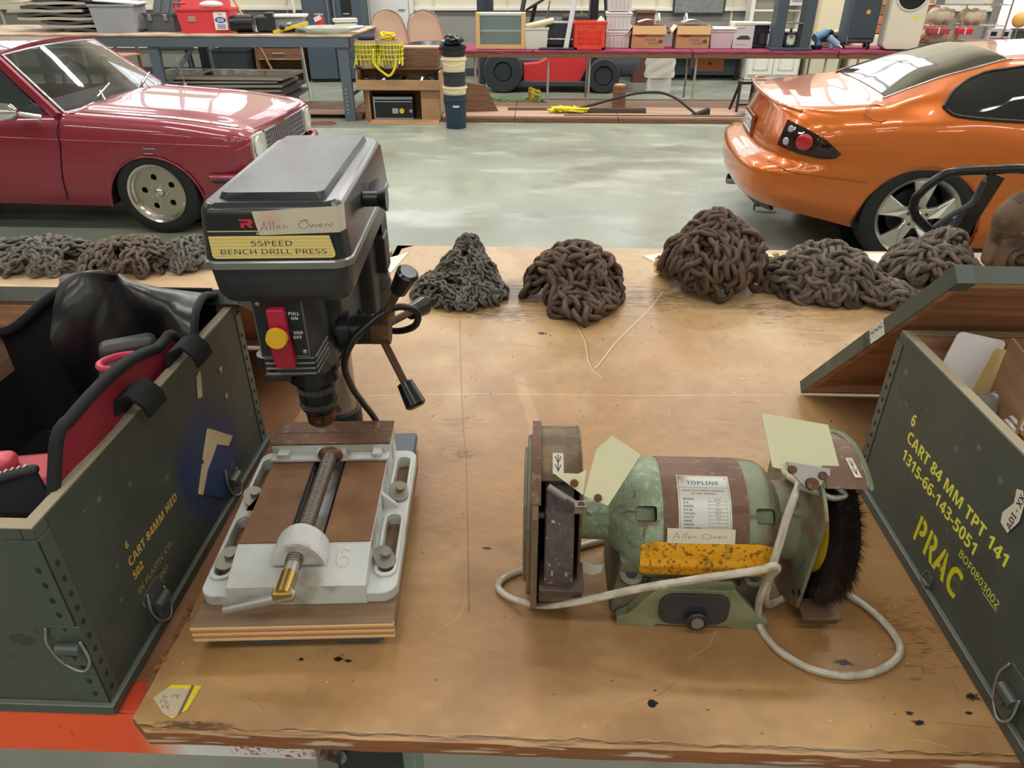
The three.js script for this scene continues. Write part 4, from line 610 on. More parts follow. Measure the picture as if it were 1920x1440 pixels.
// ---------------------------------------------------------------- bench grinder
{
  const AY = 0.1, g = thing('bench_grinder', 'green bench grinder with a grey stone, a wire wheel and rust brown motor band', 'bench grinder', [0, T, -0.615]);
  const olive = M(0xffffff, 0.42, 0.05, { map: texOlive, bumpMap: bumpCast, bumpScale: 0.0005 }), worn = M(0xffffff, 0.55, 0.15, { map: texOliveRust, bumpMap: bumpCast, bumpScale: 0.0005 }), rustM = M(0xffffff, 0.6, 0.2, { map: texMotorRust, bumpMap: bumpCast, bumpScale: 0.0004 });
  const drumM = M(0xffffff, 0.6, 0.15, { map: two(0x54432f, 0x7c6849, 6, 185, 0.3, 0.7, 256, 0.15), bumpMap: bumpCast, bumpScale: 0.0005 });
  const turnX = (pts, seg = 48) => soft(new THREE.LatheGeometry(pts.map(([x, r]) => new THREE.Vector2(r, x)), seg).rotateZ(-PI / 2).translate(0, AY, 0), 35);
  const pt = (x, r, a) => [x, AY + r * Math.sin(a * R), r * Math.cos(a * R)];
  // partial drum shell with thickness, angles from the front upwards
  const shell = (r, x0, x1, a0, a1, t = 0.0025, n = 40) => soft(slab(Array.from({ length: n + 1 }, (_, i) => [0, 1].map((j) => pt(j ? x1 : x0, r, a0 + (a1 - a0) * i / n))), t), 30);
  // side disc cut along a front chord
  const disc = (r, x, t, a0, a1, bev = 0.001) => { const p = ringPts(r, 48, 0, 0, a0 * R, a1 * R); p.push([r * Math.cos(a1 * R), r * Math.sin(a1 * R)]); return ext(p, t, bev).rotateY(-PI / 2).translate(x, AY, 0); };
  const ev = new Evaluator(); ev.useGroups = false;
  const cut = (geo, cutters) => { let b = new Brush(geo); b.updateMatrixWorld(); for (const c of cutters) { const k = new Brush(c); k.updateMatrixWorld(); b = ev.evaluate(b, k, SUBTRACTION); } return b.geometry; };
  const bellL = cut(new THREE.LatheGeometry([[0, 0.05], [0.0265, 0.05], [0.0275, 0.083], [0.034, 0.09], [0.058, 0.107], [0.0645, 0.117], [0.066, 0.128], [0.066, 0.136], [0, 0.136]].map(([r, x]) => new THREE.Vector2(r, x)), 48).rotateZ(-PI / 2).scale(-1, 1, 1).rotateY(PI).translate(0, AY, 0), [xf(bx(0.021, 0.016, 0.02, 0, 0, 0, 0.003), [0.1175, AY + 0.0455, 0.0495], [-44 * R, 0, 0])]);
  const bellR = cut(new THREE.LatheGeometry([[0, 0.221], [0.066, 0.221], [0.066, 0.232], [0.0645, 0.243], [0.058, 0.252], [0.047, 0.257], [0.043, 0.262], [0.044, 0.289], [0, 0.29]].map(([r, x]) => new THREE.Vector2(r, x)), 48).rotateZ(-PI / 2).scale(-1, 1, 1).rotateY(PI).translate(0, AY, 0), [xf(bx(0.021, 0.016, 0.02, 0, 0, 0, 0.003), [0.2395, AY + 0.0455, 0.0495], [-44 * R, 0, 0])]);
  mesh('end_bell', soft(bellL, 30), olive, g); mesh('end_bell', soft(bellR, 30), worn, g);
  for (const x of [0.1175, 0.2395]) mesh('cast_slot', xf(bx(0.0225, 0.0175, 0.014, 0, 0, 0, 0.003), [x, AY + 0.0335, 0.0365], [-44 * R, 0, 0]), M(0x6f7a62, 0.6), g);
  mesh('motor_band', turnX([[0.135, 0], [0.135, 0.0668], [0.222, 0.0668], [0.222, 0]]), rustM, g, 'rust brown motor band');
  // nameplate, tape, yellow guard strip
  const curve = (x0, x1, a0, a1, r, f) => grid(Array.from({ length: 13 }, (_, i) => Array.from({ length: 9 }, (_, j) => { const u = j / 8, v = i / 12, q = f ? f(u, v) : 0; return pt(x0 + (x1 - x0) * u, r + q, a0 + (a1 - a0) * v); })));
  const plate = ctex(512, 768, (c, w, h) => {
    c.fillStyle = '#c6c4bd'; c.fillRect(0, 0, w, h); grain(c, w, h, 21, 9000, 0.22, ['120,100,80', '250,250,245', '90,80,70']); c.strokeStyle = '#3d4448'; c.lineWidth = 3; c.strokeRect(16, 16, w - 32, h - 32);
    text(c, 'TOPLINE', 96, 120, 62, 320, '#3f6c7c', 'bold'); c.beginPath(); c.moveTo(16, 160); c.lineTo(w - 16, 160); c.stroke();
    text(c, 'HEAVY DUTY BENCH GRINDER', 40, 206, 26, 420, '#55565a', 'bold'); text(c, 'ALL BALL BEARING', 130, 240, 24, 250, '#55565a', 'bold');
    ['MODEL', 'H.P.', 'WHEEL', 'R.P.M.', 'CYCLES', 'VOLTS', 'AMPS', 'PHASE', 'SERIAL NO.'].forEach((s, i) => { c.font = 'bold 32px ' + FONT; c.fillStyle = '#33373b'; c.fillText(s, 46, 308 + 40 * i); c.lineWidth = 2; c.strokeRect(290, 282 + 40 * i, 180, 34); c.font = '28px ' + FONT; c.textAlign = 'center'; c.fillText(['BG 8', '3/4', '8"', '3000', '50Hz', '240', '4', '1', ''][i], 380, 308 + 40 * i); c.textAlign = 'left'; });
    for (const [x, y] of [[32, 34], [w - 32, 34], [w - 32, h - 40]]) { c.fillStyle = '#2a2c2e'; c.beginPath(); c.arc(x, y, 7, 0, 7); c.fill(); } blotch(c, 40, 40, 90, '120,80,50', 0.5);
  });
  mesh('nameplate', curve(0.15, 0.204, 19, 80, 0.0674, (u, v) => 0.004 * Math.max(0, v - 0.88) / 0.12 * Math.max(0, 0.35 - u)), M(0xffffff, 0.4, 0.4, { map: plate }), g, 'silver nameplate lettered TOPLINE', true);
  const tape = ctex(512, 160, (c, w, h) => { c.fillStyle = '#d6cdb8'; c.fillRect(0, 0, w, h); grain(c, w, h, 25, 3000, 0.15); c.strokeStyle = '#6d655c'; c.lineWidth = 4; const st = (p) => { c.beginPath(); p.forEach(([x, y], i) => i ? c.lineTo(x, y) : c.moveTo(x, y)); c.stroke(); };
    st([[40, 116], [76, 44], [92, 112]]); st([[52, 88], [92, 84]]); st([[112, 112], [128, 46]]); st([[134, 110], [150, 42]]); st([[156, 96], [180, 86], [170, 76], [156, 92], [166, 106], [186, 98]]); st([[196, 104], [200, 80], [216, 84], [220, 102]]); c.beginPath(); c.ellipse(296, 82, 34, 26, 0, 0, 7); c.stroke(); st([[340, 76], [352, 100], [364, 78], [378, 98]]); st([[384, 92], [404, 84], [394, 74], [384, 90], [396, 100], [410, 94]]); st([[420, 100], [424, 76], [444, 80], [452, 96]]); });
  mesh('name_tape', curve(0.138, 0.207, 18, 31, 0.0684, (u) => 0.0004 + 0.0006 * (1 - u)), M(0xffffff, 0.8, 0, { map: tape }), g, 'masking tape with a handwritten name', true);
  const yel = M(0xffffff, 0.6, 0, { map: dtex(512, 0.12, (u, v) => mixc(hex(0xe3a117), hex(0x7a5410), 0.85 * ss(0.58, 0.74, fbm(u, v, 40, 3, 170)) + 0.3 * ss(0.6, 0.75, fbm(u, v, 6, 4, 171)))) });
  mesh('yellow_strip', slab(Array.from({ length: 13 }, (_, i) => Array.from({ length: 17 }, (_, j) => { const u = j / 16, v = i / 12, c = Math.min(1, Math.min(u, 1 - u) * 12); return pt(0.1125 + 0.135 * u, 0.0686 + (v > 0.32 && v < 0.42 ? 0.003 : v <= 0.32 ? 0.0015 : 0), -18 + 36 * v * (0.82 + 0.18 * c) + 6 * (1 - c) * 0.5); })), 0.0015), yel, g, 'scuffed yellow strip');
  // pedestal
  const bm = M(0xffffff, 0.5, 0.1, { map: two(0x7d8160, 0x93967a, 6, 180, 0.3, 0.7, 256, 0.2), bumpMap: bumpCast, bumpScale: 0.0005 }), bmDark = M(0xffffff, 0.6, 0.1, { map: two(0x5c5546, 0x7b7662, 5, 181, 0.3, 0.7, 256, 0.2) });
  mesh('pedestal', [ext([[0.095, 0], [0.135, 0], [0.139, 0.003], [0.217, 0.003], [0.221, 0], [0.259, 0], [0.259, 0.011], [0.25, 0.016], [0.218, 0.058], [0.135, 0.058], [0.106, 0.018], [0.095, 0.012]], 0.012, 0.001).translate(0, 0, 0.062), ext([[0.1, 0.004], [0.255, 0.004], [0.225, 0.05], [0.215, 0.062], [0.138, 0.062], [0.128, 0.05]], 0.11, 0.002).translate(0, 0, 0.004), ex(0.12, 0.24, 0.03, 0.05, -0.03, 0.045)], bm, g);
  for (const [s, c] of [[-1, 0.108], [1, 0.24]]) {
    mesh('foot_lug', [ext([[-0.018, 0], [0.018, 0], [0.016, 0.04], [0.012, 0.078], [-0.012, 0.078], [-0.017, 0.04]].map(([a, b]) => [a * 1, b]), 0.1, 0.006).translate(c + s * 0.001, 0.004, 0.004), xf(cy(0.0125, 0.012), [c, 0.062, 0.05], [0.7, 0, 0])], bmDark, g); mesh('bolt_hole', xf(cy(0.0062, 0.001), [c, 0.0669, 0.0542], [0.7, 0, 0]), mat.black, g);
  }
  const swp = mesh('switch_plate', [ext(roundRect(0.139, 0.0085, 0.214, 0.053, 0.015), 0.004, 0.0012).translate(0, 0, 0.0695), ex(0.143, 0.21, 0.037, 0.0385, 0.0705, 0.0722), ex(0.143, 0.21, 0.014, 0.0155, 0.0705, 0.0722)], M(0x3b3d40, 0.55), g, 'dark oval switch plate');
  mesh('push_button', [cy(0.012, 0.006, 0.179, 0.024, 0.073, 'z'), xf(new THREE.TorusGeometry(0.0098, 0.0028, 8, 24), [0.179, 0.0225, 0.079])], M(0x2e3033, 0.35), swp); mesh('button_cap', cy(0.0068, 0.01, 0.179, 0.0225, 0.078, 'z'), M(0x8d857c, 0.5, 0.3), swp); for (const x of [0.1455, 0.2075]) mesh('screw', cy(0.0035, 0.002, x, 0.026, 0.0722, 'z'), mat.rust, swp);
  // stone side: drum, discs, stone, rest
  mesh('wheel_guard', [shell(0.098, 0.006, 0.05, 60, 292), disc(0.099, 0.049, 0.003, 46, 318)], drumM, g, 'rusty wheel guard');
  mesh('guard_cover', [disc(0.102, 0.003, 0.007, 37, 323, 0.002), disc(0.088, -0.0025, 0.006, 30, 330, 0.0025), disc(0.074, -0.0065, 0.005, 20, 340, 0.002)], worn, g); mesh('cover_rim', shell(0.1035, -0.001, 0.0085, 45, 300, 0.003), M(0xffffff, 0.6, 0.2, { map: texRust }), g);
  mesh('grinding_stone', [turnX([[0.0135, 0], [0.0135, 0.084], [0.0148, 0.0865], [0.0412, 0.0865], [0.0425, 0.085], [0.0425, 0]], 64)], M(0xffffff, 0.9, 0, { map: dtex(256, 0.1, (u, v) => mixc(mixc(hex(0x4a4142), hex(0x655a58), fbm(u, v, 24, 3, 190)), hex(0xc9c3bd), 0.9 * ss(0.7, 0.78, fbm(u, v, 14, 4, 191)))) }), g, 'brown grey grinding stone');
  mesh('stone_flange', turnX([[0.0425, 0], [0.0425, 0.035], [0.0465, 0.035], [0.0465, 0]]), mat.black, g); mesh('shaft', turnX([[-0.01, 0], [-0.01, 0.008], [0.36, 0.008], [0.36, 0]], 16), mat.steel, g);
  mesh('guard_shadow', shell(0.094, 0.0085, 0.0475, 62, 290, 0.001), mat.black, g, 'black sheet standing for the shade inside the guard');  // black sheet added to darken the guard inside as shade would
  mesh('tool_rest', [ex(0.0085, 0.0545, 0.046, 0.07, 0.05, 0.08, 0.002), ex(0.0105, 0.03, 0.02, 0.048, 0.045, 0.066, 0.002), ex(0.0085, 0.0555, 0.068, 0.0715, 0.045, 0.087, 0.001)], M(0xffffff, 0.6, 0.2, { map: two(0x54433f, 0x6d5a53, 6, 195, 0.3, 0.7, 128, 0.1) }), g);
  mesh('wing_nut', xf(ext([[-0.016, -0.004], [-0.005, -0.006], [0.005, -0.006], [0.014, 0.0], [0.014, 0.01], [0.004, 0.006], [-0.014, 0.006]], 0.003, 0.0008), [0.063, 0.062, 0.045], [-0.5, 0, -0.3]), M(0xb9b6ae, 0.4), g);
  const arrow = ctex(64, 128, (c, w, h) => { c.fillStyle = '#c9c3b6'; c.fillRect(0, 0, w, h); grain(c, w, h, 2, 300, 0.3); c.strokeStyle = '#3a3a3a'; c.lineWidth = 6; for (const y of [20, 70]) { c.beginPath(); c.moveTo(14, y); c.lineTo(32, y + 40); c.lineTo(50, y); c.stroke(); } c.beginPath(); c.moveTo(32, 10); c.lineTo(32, 110); c.stroke(); });
  mesh('arrow_label', grid([0, 1].map((i) => [0, 1].map((j) => pt(0.02 + 0.011 * j, 0.0992, 64 + 15 * i)))), M(0xffffff, 0.7, 0, { map: arrow }), g, 'white direction arrow label', true);
  // wire wheel side: inner disc, flared hood, wire wheel, lower scoop
  mesh('wheel_guard', [disc(0.094, 0.289, 0.004, 40, 312, 0.001), shell(0.096, 0.289, 0.333, 60, 168, 0.0025), shell(0.094, 0.289, 0.333, 168, 302, 0.0025), turnX([[0.282, 0.044], [0.287, 0.052], [0.2885, 0.06], [0.29, 0.06]], 40)], worn, g, 'green and rusty wheel guard');
  mesh('hood_face', [shell(0.0985, 0.291, 0.333, 59, 100, 0.0012)], M(0xffffff, 0.6, 0.15, { map: texMotorRust }), g, 'rust brown hood'); mesh('hood_rim', tube(Array.from({ length: 14 }, (_, i) => pt(0.334, 0.0975, 60 + 8.2 * i)), 0.0032, 40), olive, g);
  mesh('outer_cover', [disc(0.094, 0.334, 0.003, 100, 302, 0.001)], worn, g);
  mesh('arrow_label', grid([0, 1].map((i) => [0, 1].map((j) => pt(0.317 + 0.007 * j + 0.003 * (1 - i), 0.0995, 66 + 14 * i)))), M(0xffffff, 0.7, 0, { map: arrow }), g, 'white direction arrow label', true);
  const ww = mesh('wire_wheel', turnX([[0.306, 0.03], [0.307, 0.079], [0.328, 0.079], [0.329, 0.03]], 48), M(0x17110f, 0.9), g, 'dark wire wheel');
  mesh('hub_disc', turnX([[0.3, 0], [0.3, 0.052], [0.3035, 0.056], [0.306, 0.056], [0.306, 0]]), M(0xd1a720, 0.5), ww, 'yellow hub disc'); mesh('hub_nut', turnX([[0.296, 0], [0.296, 0.046], [0.3005, 0.048], [0.3005, 0]]), M(0x15161a, 0.4), ww);
  { const r = rng(64), br = new THREE.ConeGeometry(0.00055, 0.022, 3).translate(0, 0.011, 0), n = 7000, im = new THREE.InstancedMesh(br, M(0x4a342c, 0.55, 0.3), n), q = new THREE.Quaternion(), m4 = new THREE.Matrix4();
    for (let i = 0; i < n; i++) { const a = r() * 2 * PI, x = 0.307 + 0.021 * r(), d = V(0.35 * (r() - 0.5) + (x - 0.3175) * 9, Math.sin(a + 0.25 * (r() - 0.5)), Math.cos(a + 0.25 * (r() - 0.5))).normalize(); q.setFromUnitVectors(V(0, 1, 0), d); m4.compose(V(x, AY + 0.07 * Math.sin(a), 0.07 * Math.cos(a)), q, V(1, 0.75 + 0.3 * r(), 1)); im.setMatrixAt(i, m4); }
    im.name = 'bristle'; im.castShadow = im.receiveShadow = true; im.userData.kind = 'stuff'; ww.add(im); }
  mesh('guard_lip', [ex(0.291, 0.332, 0.028, 0.031, 0.05, 0.078, 0.001), xf(ex(0.292, 0.331, -0.016, 0.0, -0.001, 0.001), [0, 0.028, 0.076], [0.5, 0, 0])], rustM, g);
  for (const [y, z] of [[0.052, 0.062], [0.04, 0.05]]) mesh('bolt_hole', cy(0.0035, 0.001, 0.2868, y, z, 'x'), mat.black, g);
  // spark shields on their brackets
  const sheet = M(0xe6e2bc, 0.35, 0, { transmission: 0.15, thickness: 0 }), nrm = V(0, 0.62, 0.78).normalize();
  const nearer = (g2, k = 0.965) => g2.translate(0, -(1.65 - T), -0.615).scale(k, k, k).translate(0, 1.65 - T, 0.615);
  const sheetAt = (P, t) => { const o = V(...P[0]), U = V(1, 0, 0), W = nrm.clone().cross(U).negate(); W.copy(U).cross(nrm).negate(); const s = P.map((p) => { const d = V(...p).sub(o); return [d.dot(U), d.dot(W)]; }); const m = new THREE.Matrix4().makeBasis(U, W, U.clone().cross(W)); m.setPosition(o); return ext(s, t).applyMatrix4(m).translate(0, -T, 0.615); };
  mesh('spark_shield', nearer(sheetAt([[0.08, 1.236, -0.602], [0.109, 1.222, -0.59], [0.076, 1.181, -0.558], [0.052, 1.188, -0.564], [0.064, 1.225, -0.593]], 0.0016)), sheet, g, 'yellowed plastic spark shield'); mesh('shield_corner', nearer(sheetAt([[0.02, 1.206, -0.578], [0.046, 1.2055, -0.5775], [0.054, 1.209, -0.58], [0.051, 1.189, -0.564]], 0.0016)), sheet, g, 'broken shield corner');
  mesh('spark_shield', sheetAt([[0.232, 1.255, -0.621], [0.299, 1.246, -0.615], [0.312, 1.202, -0.579], [0.242, 1.212, -0.587]], 0.0016), sheet, g, 'yellowed plastic spark shield');
  const br = mesh('shield_bracket', nearer(merge([beam([0.022, 1.192 - T, -0.5665 + 0.615], [0.06, 1.174 - T, -0.553 + 0.615], 0.007, 0.004), bar([0.0155, 1.198 - T, 0.05], [0.034, 1.188 - T, 0.056], 0.0035), ex(0.042, 0.055, 0.155, 0.165, 0.054, 0.064, 0.001)])), M(0x8b8580, 0.5, 0.5), g);
  for (const p of [[0.042, 1.2, -0.571], [0.066, 1.189, -0.562], [0.049, 1.184, -0.556]]) mesh('rivet', nearer(xf(cy(0.0042, 0.004, 0, 0, 0, 'z', 0.0036, 12), [p[0], p[1] - T, p[2] + 0.617], [-0.67, 0, 0])), mat.rust, br);
  const b2 = mesh('shield_bracket', [sheetAt([[0.2545, 1.22, -0.586], [0.297, 1.2155, -0.582], [0.296, 1.206, -0.576], [0.285, 1.201, -0.572], [0.273, 1.199, -0.57], [0.26, 1.21, -0.578]], 0.003), bar([0.268, 1.198 - T, 0.04], [0.292, 1.191 - T, 0.043], 0.004), tube([[0.292, 1.191 - T, 0.043], [0.302, 1.188 - T, 0.045], [0.313, 1.189 - T, 0.044], [0.313, 1.192 - T, 0.042], [0.3, 1.2 - T, 0.034], [0.285, 1.203 - T, 0.02], [0.28, 1.19 - T, 0]], 0.0035, 30)], M(0xa5a29c, 0.45, 0.6), g);
  for (const p of [[0.259, 1.2155, -0.581, 0.0045], [0.289, 1.211, -0.578, 0.0045], [0.278, 1.205, -0.572, 0.0068]]) mesh('rivet', xf(cy(p[3], 0.004, 0, 0, 0, 'z', p[3] * 0.9, 14), [p[0], p[1] - T, p[2] + 0.617], [-0.67, 0, 0]), mat.rust, b2);
  // pale flex
  const flex = M(0xffffff, 0.6, 0, { map: two(0xa79d8c, 0xcfc7b8, 6, 200, 0.3, 0.6, 128, 0.08) }), o = (L) => L.map(([x, y, z]) => [x, y - T, z + 0.615]);
  mesh('flex', tube(o([[0.29, 1.15, -0.68], [0.277, 1.171, -0.63], [0.278, 1.182, -0.6], [0.266, 1.187, -0.575], [0.257, 1.172, -0.56], [0.251, 1.15, -0.549], [0.246, 1.131, -0.54], [0.2445, 1.12, -0.536], [0.246, 1.1, -0.541], [0.252, 1.065, -0.553], [0.266, 1.031, -0.573], [0.281, 1.0255, -0.583], [0.3, 1.0245, -0.594], [0.34, 1.0243, -0.61], [0.366, 1.0243, -0.597], [0.388, 1.0243, -0.564], [0.3945, 1.0243, -0.528], [0.376, 1.0243, -0.504], [0.337, 1.0243, -0.4885], [0.295, 1.0243, -0.492], [0.264, 1.0243, -0.516], [0.252, 1.0245, -0.548], [0.2475, 1.05, -0.553], [0.243, 1.08, -0.543], [0.2432, 1.11, -0.536], [0.247, 1.128, -0.531], [0.241, 1.133, -0.529], [0.23, 1.128, -0.5285], [0.195, 1.123, -0.525], [0.163, 1.117, -0.523], [0.111, 1.103, -0.523], [0.059, 1.078, -0.529], [0.026, 1.057, -0.54], [0.004, 1.039, -0.556], [-0.02, 1.027, -0.574], [-0.036, 1.0243, -0.59], [-0.036, 1.0243, -0.603], [-0.02, 1.0243, -0.617], [0.012, 1.0243, -0.633], [0.05, 1.0243, -0.66], [0.12, 1.0243, -0.69]]), 0.0042, 320), flex, g, 'pale grubby flex');
}
// ---------------------------------------------------------------- chains heaped along the back of the bench
{
  const linkGeo = (d, L, W, n = 20, s = 6) => { // stadium ring in the XY plane, long axis x
    const r = (W - d) / 2, h = (L - d) / 2 - r, p = [];
    for (let i = 0; i < n / 2; i++) { const a = -PI / 2 + PI * i / (n / 2 - 1); p.push(V(h + r * Math.cos(a), r * Math.sin(a), 0)); }
    for (let i = 0; i < n / 2; i++) { const a = PI / 2 + PI * i / (n / 2 - 1); p.push(V(-h + r * Math.cos(a), r * Math.sin(a), 0)); }
    return boxUV(prep(new THREE.TubeGeometry(new THREE.CatmullRomCurve3(p, true, 'catmullrom', 0.5), n + 4, d / 2, s, true)));
  };
  function heap(label, y0, bumps, d, L, top, below, map, seed, tint) {
    const o = thing('chain', label, 'chain', [bumps[0][0], y0, bumps[0][1]], 0), r = rng(seed), W = d * 3.35, g = linkGeo(d, L, W), pitch = L - 2 * d * 0.98;
    const ms = [0, 1, 2].map((k) => { const t = map.clone(); t.offset.set(0.31 * k, 0.17 * k); t.needsUpdate = true; return M(k === 1 ? 0xf2ece6 : k ? 0xdcd6d0 : 0xffffff, 0.7, 0.15, { map: k ? map : map, bumpMap: bumpCast, bumpScale: 0.0003 }); });
    const cx = bumps[0][0], cz = bumps[0][1], cell = d * 1.1, N = Math.ceil(0.5 / cell), acc = new Float32Array(N * N);
    const prof = (x, z) => { let h = -0.02; for (const [bx0, bz0, rx, rz, hh, pw = 0.7] of bumps) { const q = ((x - bx0) / rx) ** 2 + ((z - bz0) / rz) ** 2; if (q < 1) h = Math.max(h, hh * Math.pow(1 - q, pw)); } return h; };
    const at = (x, z) => { const i = Math.floor((x - cx + 0.25) / cell), j = Math.floor((z - cz + 0.25) / cell); return i < 0 || j < 0 || i >= N || j >= N ? -1 : i * N + j; };
    const run = (count, scale, put) => {
      let b = bumps[0], x = b[0], z = b[1], th = r() * 6.28, prev = null;
      for (let k = 0; k < count; k++) {
        th += (r() - 0.5) * 1.5;
        let nx = x, nz = z, tries = 0;
        const slope = () => { const e = 0.004; return [(prof(x + e, z) - prof(x - e, z)) / (2 * e) * scale, (prof(x, z + e) - prof(x, z - e)) / (2 * e) * scale]; };
        const [sx, sz] = slope();
        do { const c = Math.cos(th), s = Math.sin(th), gr = cl(sx * c + sz * s, -2.2, 2.2), st = pitch / Math.sqrt(1 + gr * gr); nx = x + c * st; nz = z + s * st; if (prof(nx, nz) > 0.003) break; const q = bumps[(r() * bumps.length) | 0]; th = Math.atan2(q[1] - z, q[0] - x) + (r() - 0.5) * 1.4; } while (++tries < 12);
        if (prof(nx, nz) <= 0.003) { b = bumps[(r() * bumps.length) | 0]; nx = b[0] + (r() - 0.5) * b[2]; nz = b[1] + (r() - 0.5) * b[3]; prev = null; }
        const ya = (px, pz) => { const i = at(px, pz); return Math.max(d * 0.55, prof(px, pz) * scale + (i < 0 ? 0 : Math.min(acc[i], d * 2.2))); };
        const A = V(x, ya(x, z), z), B = V(nx, ya(nx, nz), nz), mid = A.clone().add(B).multiplyScalar(0.5), t = B.clone().sub(A).normalize();
        const up = V(-sx, 1, -sz).normalize(); up.addScaledVector(t, -up.dot(t)).normalize();
        const side = t.clone().cross(up);
        const tw = (k % 2 ? 0.78 : -0.78) + (r() - 0.5) * 0.7, Y = side.clone().multiplyScalar(Math.cos(tw)).addScaledVector(up, Math.sin(tw)), Z = t.clone().cross(Y);
        const low = Math.abs(Y.y) * (W / 2) + Math.abs(t.y) * (L / 2 - W / 2) + d * 0.1; if (mid.y < Math.min(low, W * 0.4)) mid.y = Math.min(low, W * 0.4);
        const m = new THREE.Matrix4().makeBasis(t, Y, Z).setPosition(mid.x - cx, mid.y, mid.z - cz);
        put(m, k);
        for (const [px, pz] of [[x, z], [mid.x, mid.z]]) { const i = at(px, pz); if (i >= 0) acc[i] += d * 0.28; }
        x = nx; z = nz; prev = th;
      }
    };
    const lo = linkGeo(d, L, W, 12, 5), low = [];
    run(below, 0.8, (m) => low.push(lo.clone().applyMatrix4(m))); run(Math.round(below * 0.6), 0.45, (m) => low.push(lo.clone().applyMatrix4(m)));
    const buried = mesh('buried_link', merge(low), ms[2], o, null, true); buried.userData.kind = 'stuff';
    acc.fill(0);
    run(top, 1, (m, k) => { const e = new THREE.Mesh(g, ms[(r() * 3) | 0]); e.name = k ? 'link_' + String(k).padStart(3, '0') : 'link'; e.castShadow = e.receiveShadow = true; e.applyMatrix4(m); o.add(e); });
    return o;
  }
  heap('fine grey galvanised chain heaped in a pointed mound behind the drill press handles', T, [[-0.172, -1.455, 0.108, 0.1, 0.05], [-0.16, -1.5, 0.075, 0.085, 0.085], [-0.155, -1.535, 0.045, 0.05, 0.108]], 0.0062, 0.0265, 300, 420, texGreyChain, 301);
  heap('heavy brown rusty chain heaped with a loop spilling forward, beside the soot stain', T, [[0.083, -1.465, 0.104, 0.1, 0.105], [0.04, -1.46, 0.07, 0.07, 0.07], [0.078, -1.365, 0.055, 0.062, 0.035], [0.12, -1.4, 0.05, 0.06, 0.04]], 0.0122, 0.05, 150, 90, texRustChain, 302);
  heap('tallest heap of heavy brown rusty chain, beside the white card', T, [[0.395, -1.53, 0.108, 0.105, 0.13, 0.4], [0.39, -1.55, 0.075, 0.08, 0.155, 0.5]], 0.0122, 0.05, 190, 110, texRustChain, 303);
  heap('wide dark brown chain heap with a short loose end next to the crate lid', T, [[0.645, -1.515, 0.125, 0.1, 0.09], [0.755, -1.45, 0.06, 0.055, 0.035], [0.57, -1.52, 0.06, 0.07, 0.06]], 0.0125, 0.052, 170, 100, texDarkChain, 304);
  heap('dark brown chain heap partly behind the raised crate lid', T, [[0.92, -1.59, 0.115, 0.1, 0.075], [0.95, -1.62, 0.06, 0.07, 0.1]], 0.0125, 0.052, 120, 70, texDarkChain, 305);
  heap('low heap of grey brown chain at the outer end of the pale board', T - 0.002, [[-1.19, -1.61, 0.125, 0.1, 0.055], [-1.3, -1.62, 0.1, 0.09, 0.045]], 0.009, 0.038, 180, 100, texGreyChain, 306);
  heap('low grey brown chain heap lying behind the black tool bag', T - 0.002, [[-0.985, -1.6, 0.12, 0.1, 0.06]], 0.009, 0.038, 160, 90, texDarkChain, 307);
  heap('small grey chain heap peeping out behind the drill press belt cover', T - 0.002, [[-0.845, -1.63, 0.075, 0.08, 0.055]], 0.009, 0.038, 90, 50, texGreyChain, 308);
  // cards lying under the chains
  const card = (pts, label, h = T) => { const g = ext(pts.map(([x, z]) => [x, -z]), 0.0016).rotateX(-PI / 2).translate(0, h + 0.001, 0); solo('price_card', g, M(0xe6e2d8, 0.7), label, 'card'); };
  card([[-0.385, -1.655], [-0.325, -1.715], [-0.345, -1.576], [-0.366, -1.565]], 'white card at the bench corner between belt cover and grey chain');
  card([[0.265, -1.709], [0.36, -1.755], [0.5, -1.72], [0.48, -1.6], [0.324, -1.607]], 'white card under the tallest brown chain heap');
  card([[0.5, -1.72], [0.6, -1.71], [0.565, -1.58], [0.515, -1.56]], 'white card between the tallest heap and the wide dark chain heap');
  card([[0.79, -1.75], [0.88, -1.75], [0.86, -1.63], [0.78, -1.64]], 'white card between the two dark chain heaps near the crate lid');
  const gold = M(0xd8c188, 0.22, 0.9);
  for (const [x, z, lab] of [[0.3, -1.585, 'crumpled gold foil packet beside the tallest brown chain heap'], [0.553, -1.6, 'crumpled gold foil packet beside the wide dark chain heap']]) {
    const r = rng(x * 1000), g = new THREE.IcosahedronGeometry(0.03, 2), p = g.attributes.position; const h = new Map();
    for (let i = 0; i < p.count; i++) { const k = [p.getX(i), p.getY(i), p.getZ(i)].map((q) => q.toFixed(4)).join(); if (!h.has(k)) h.set(k, 0.75 + 0.5 * r()); const s = h.get(k); p.setXYZ(i, p.getX(i) * s, p.getY(i) * s * 0.8, p.getZ(i) * s * 0.8); }
    g.computeVertexNormals(); solo('foil_packet', g.translate(x, T + 0.026, z), gold, lab, 'packet');
  }
  // black tubular trolley standing on the floor behind the bench
  const ht = thing('hand_trolley', 'black tubular hand trolley with a curved handle standing behind the bench', 'trolley'), bk = M(0x15181c, 0.25, 0.2);
  mesh('handle_frame', tube([[1.15, 0.0, -1.95], [1.13, 0.6, -1.95], [1.112, 0.99, -1.95], [1.086, 1.015, -1.95], [1.035, 1.054, -1.95], [1.018, 1.085, -1.95], [1.025, 1.12, -1.95], [1.067, 1.164, -1.95], [1.104, 1.178, -1.95], [1.19, 1.183, -1.95], [1.276, 1.186, -1.95], [1.317, 1.169, -1.95], [1.34, 1.13, -1.95], [1.345, 0.6, -1.95], [1.34, 0.0, -1.95]], 0.0125, 90), bk, ht);
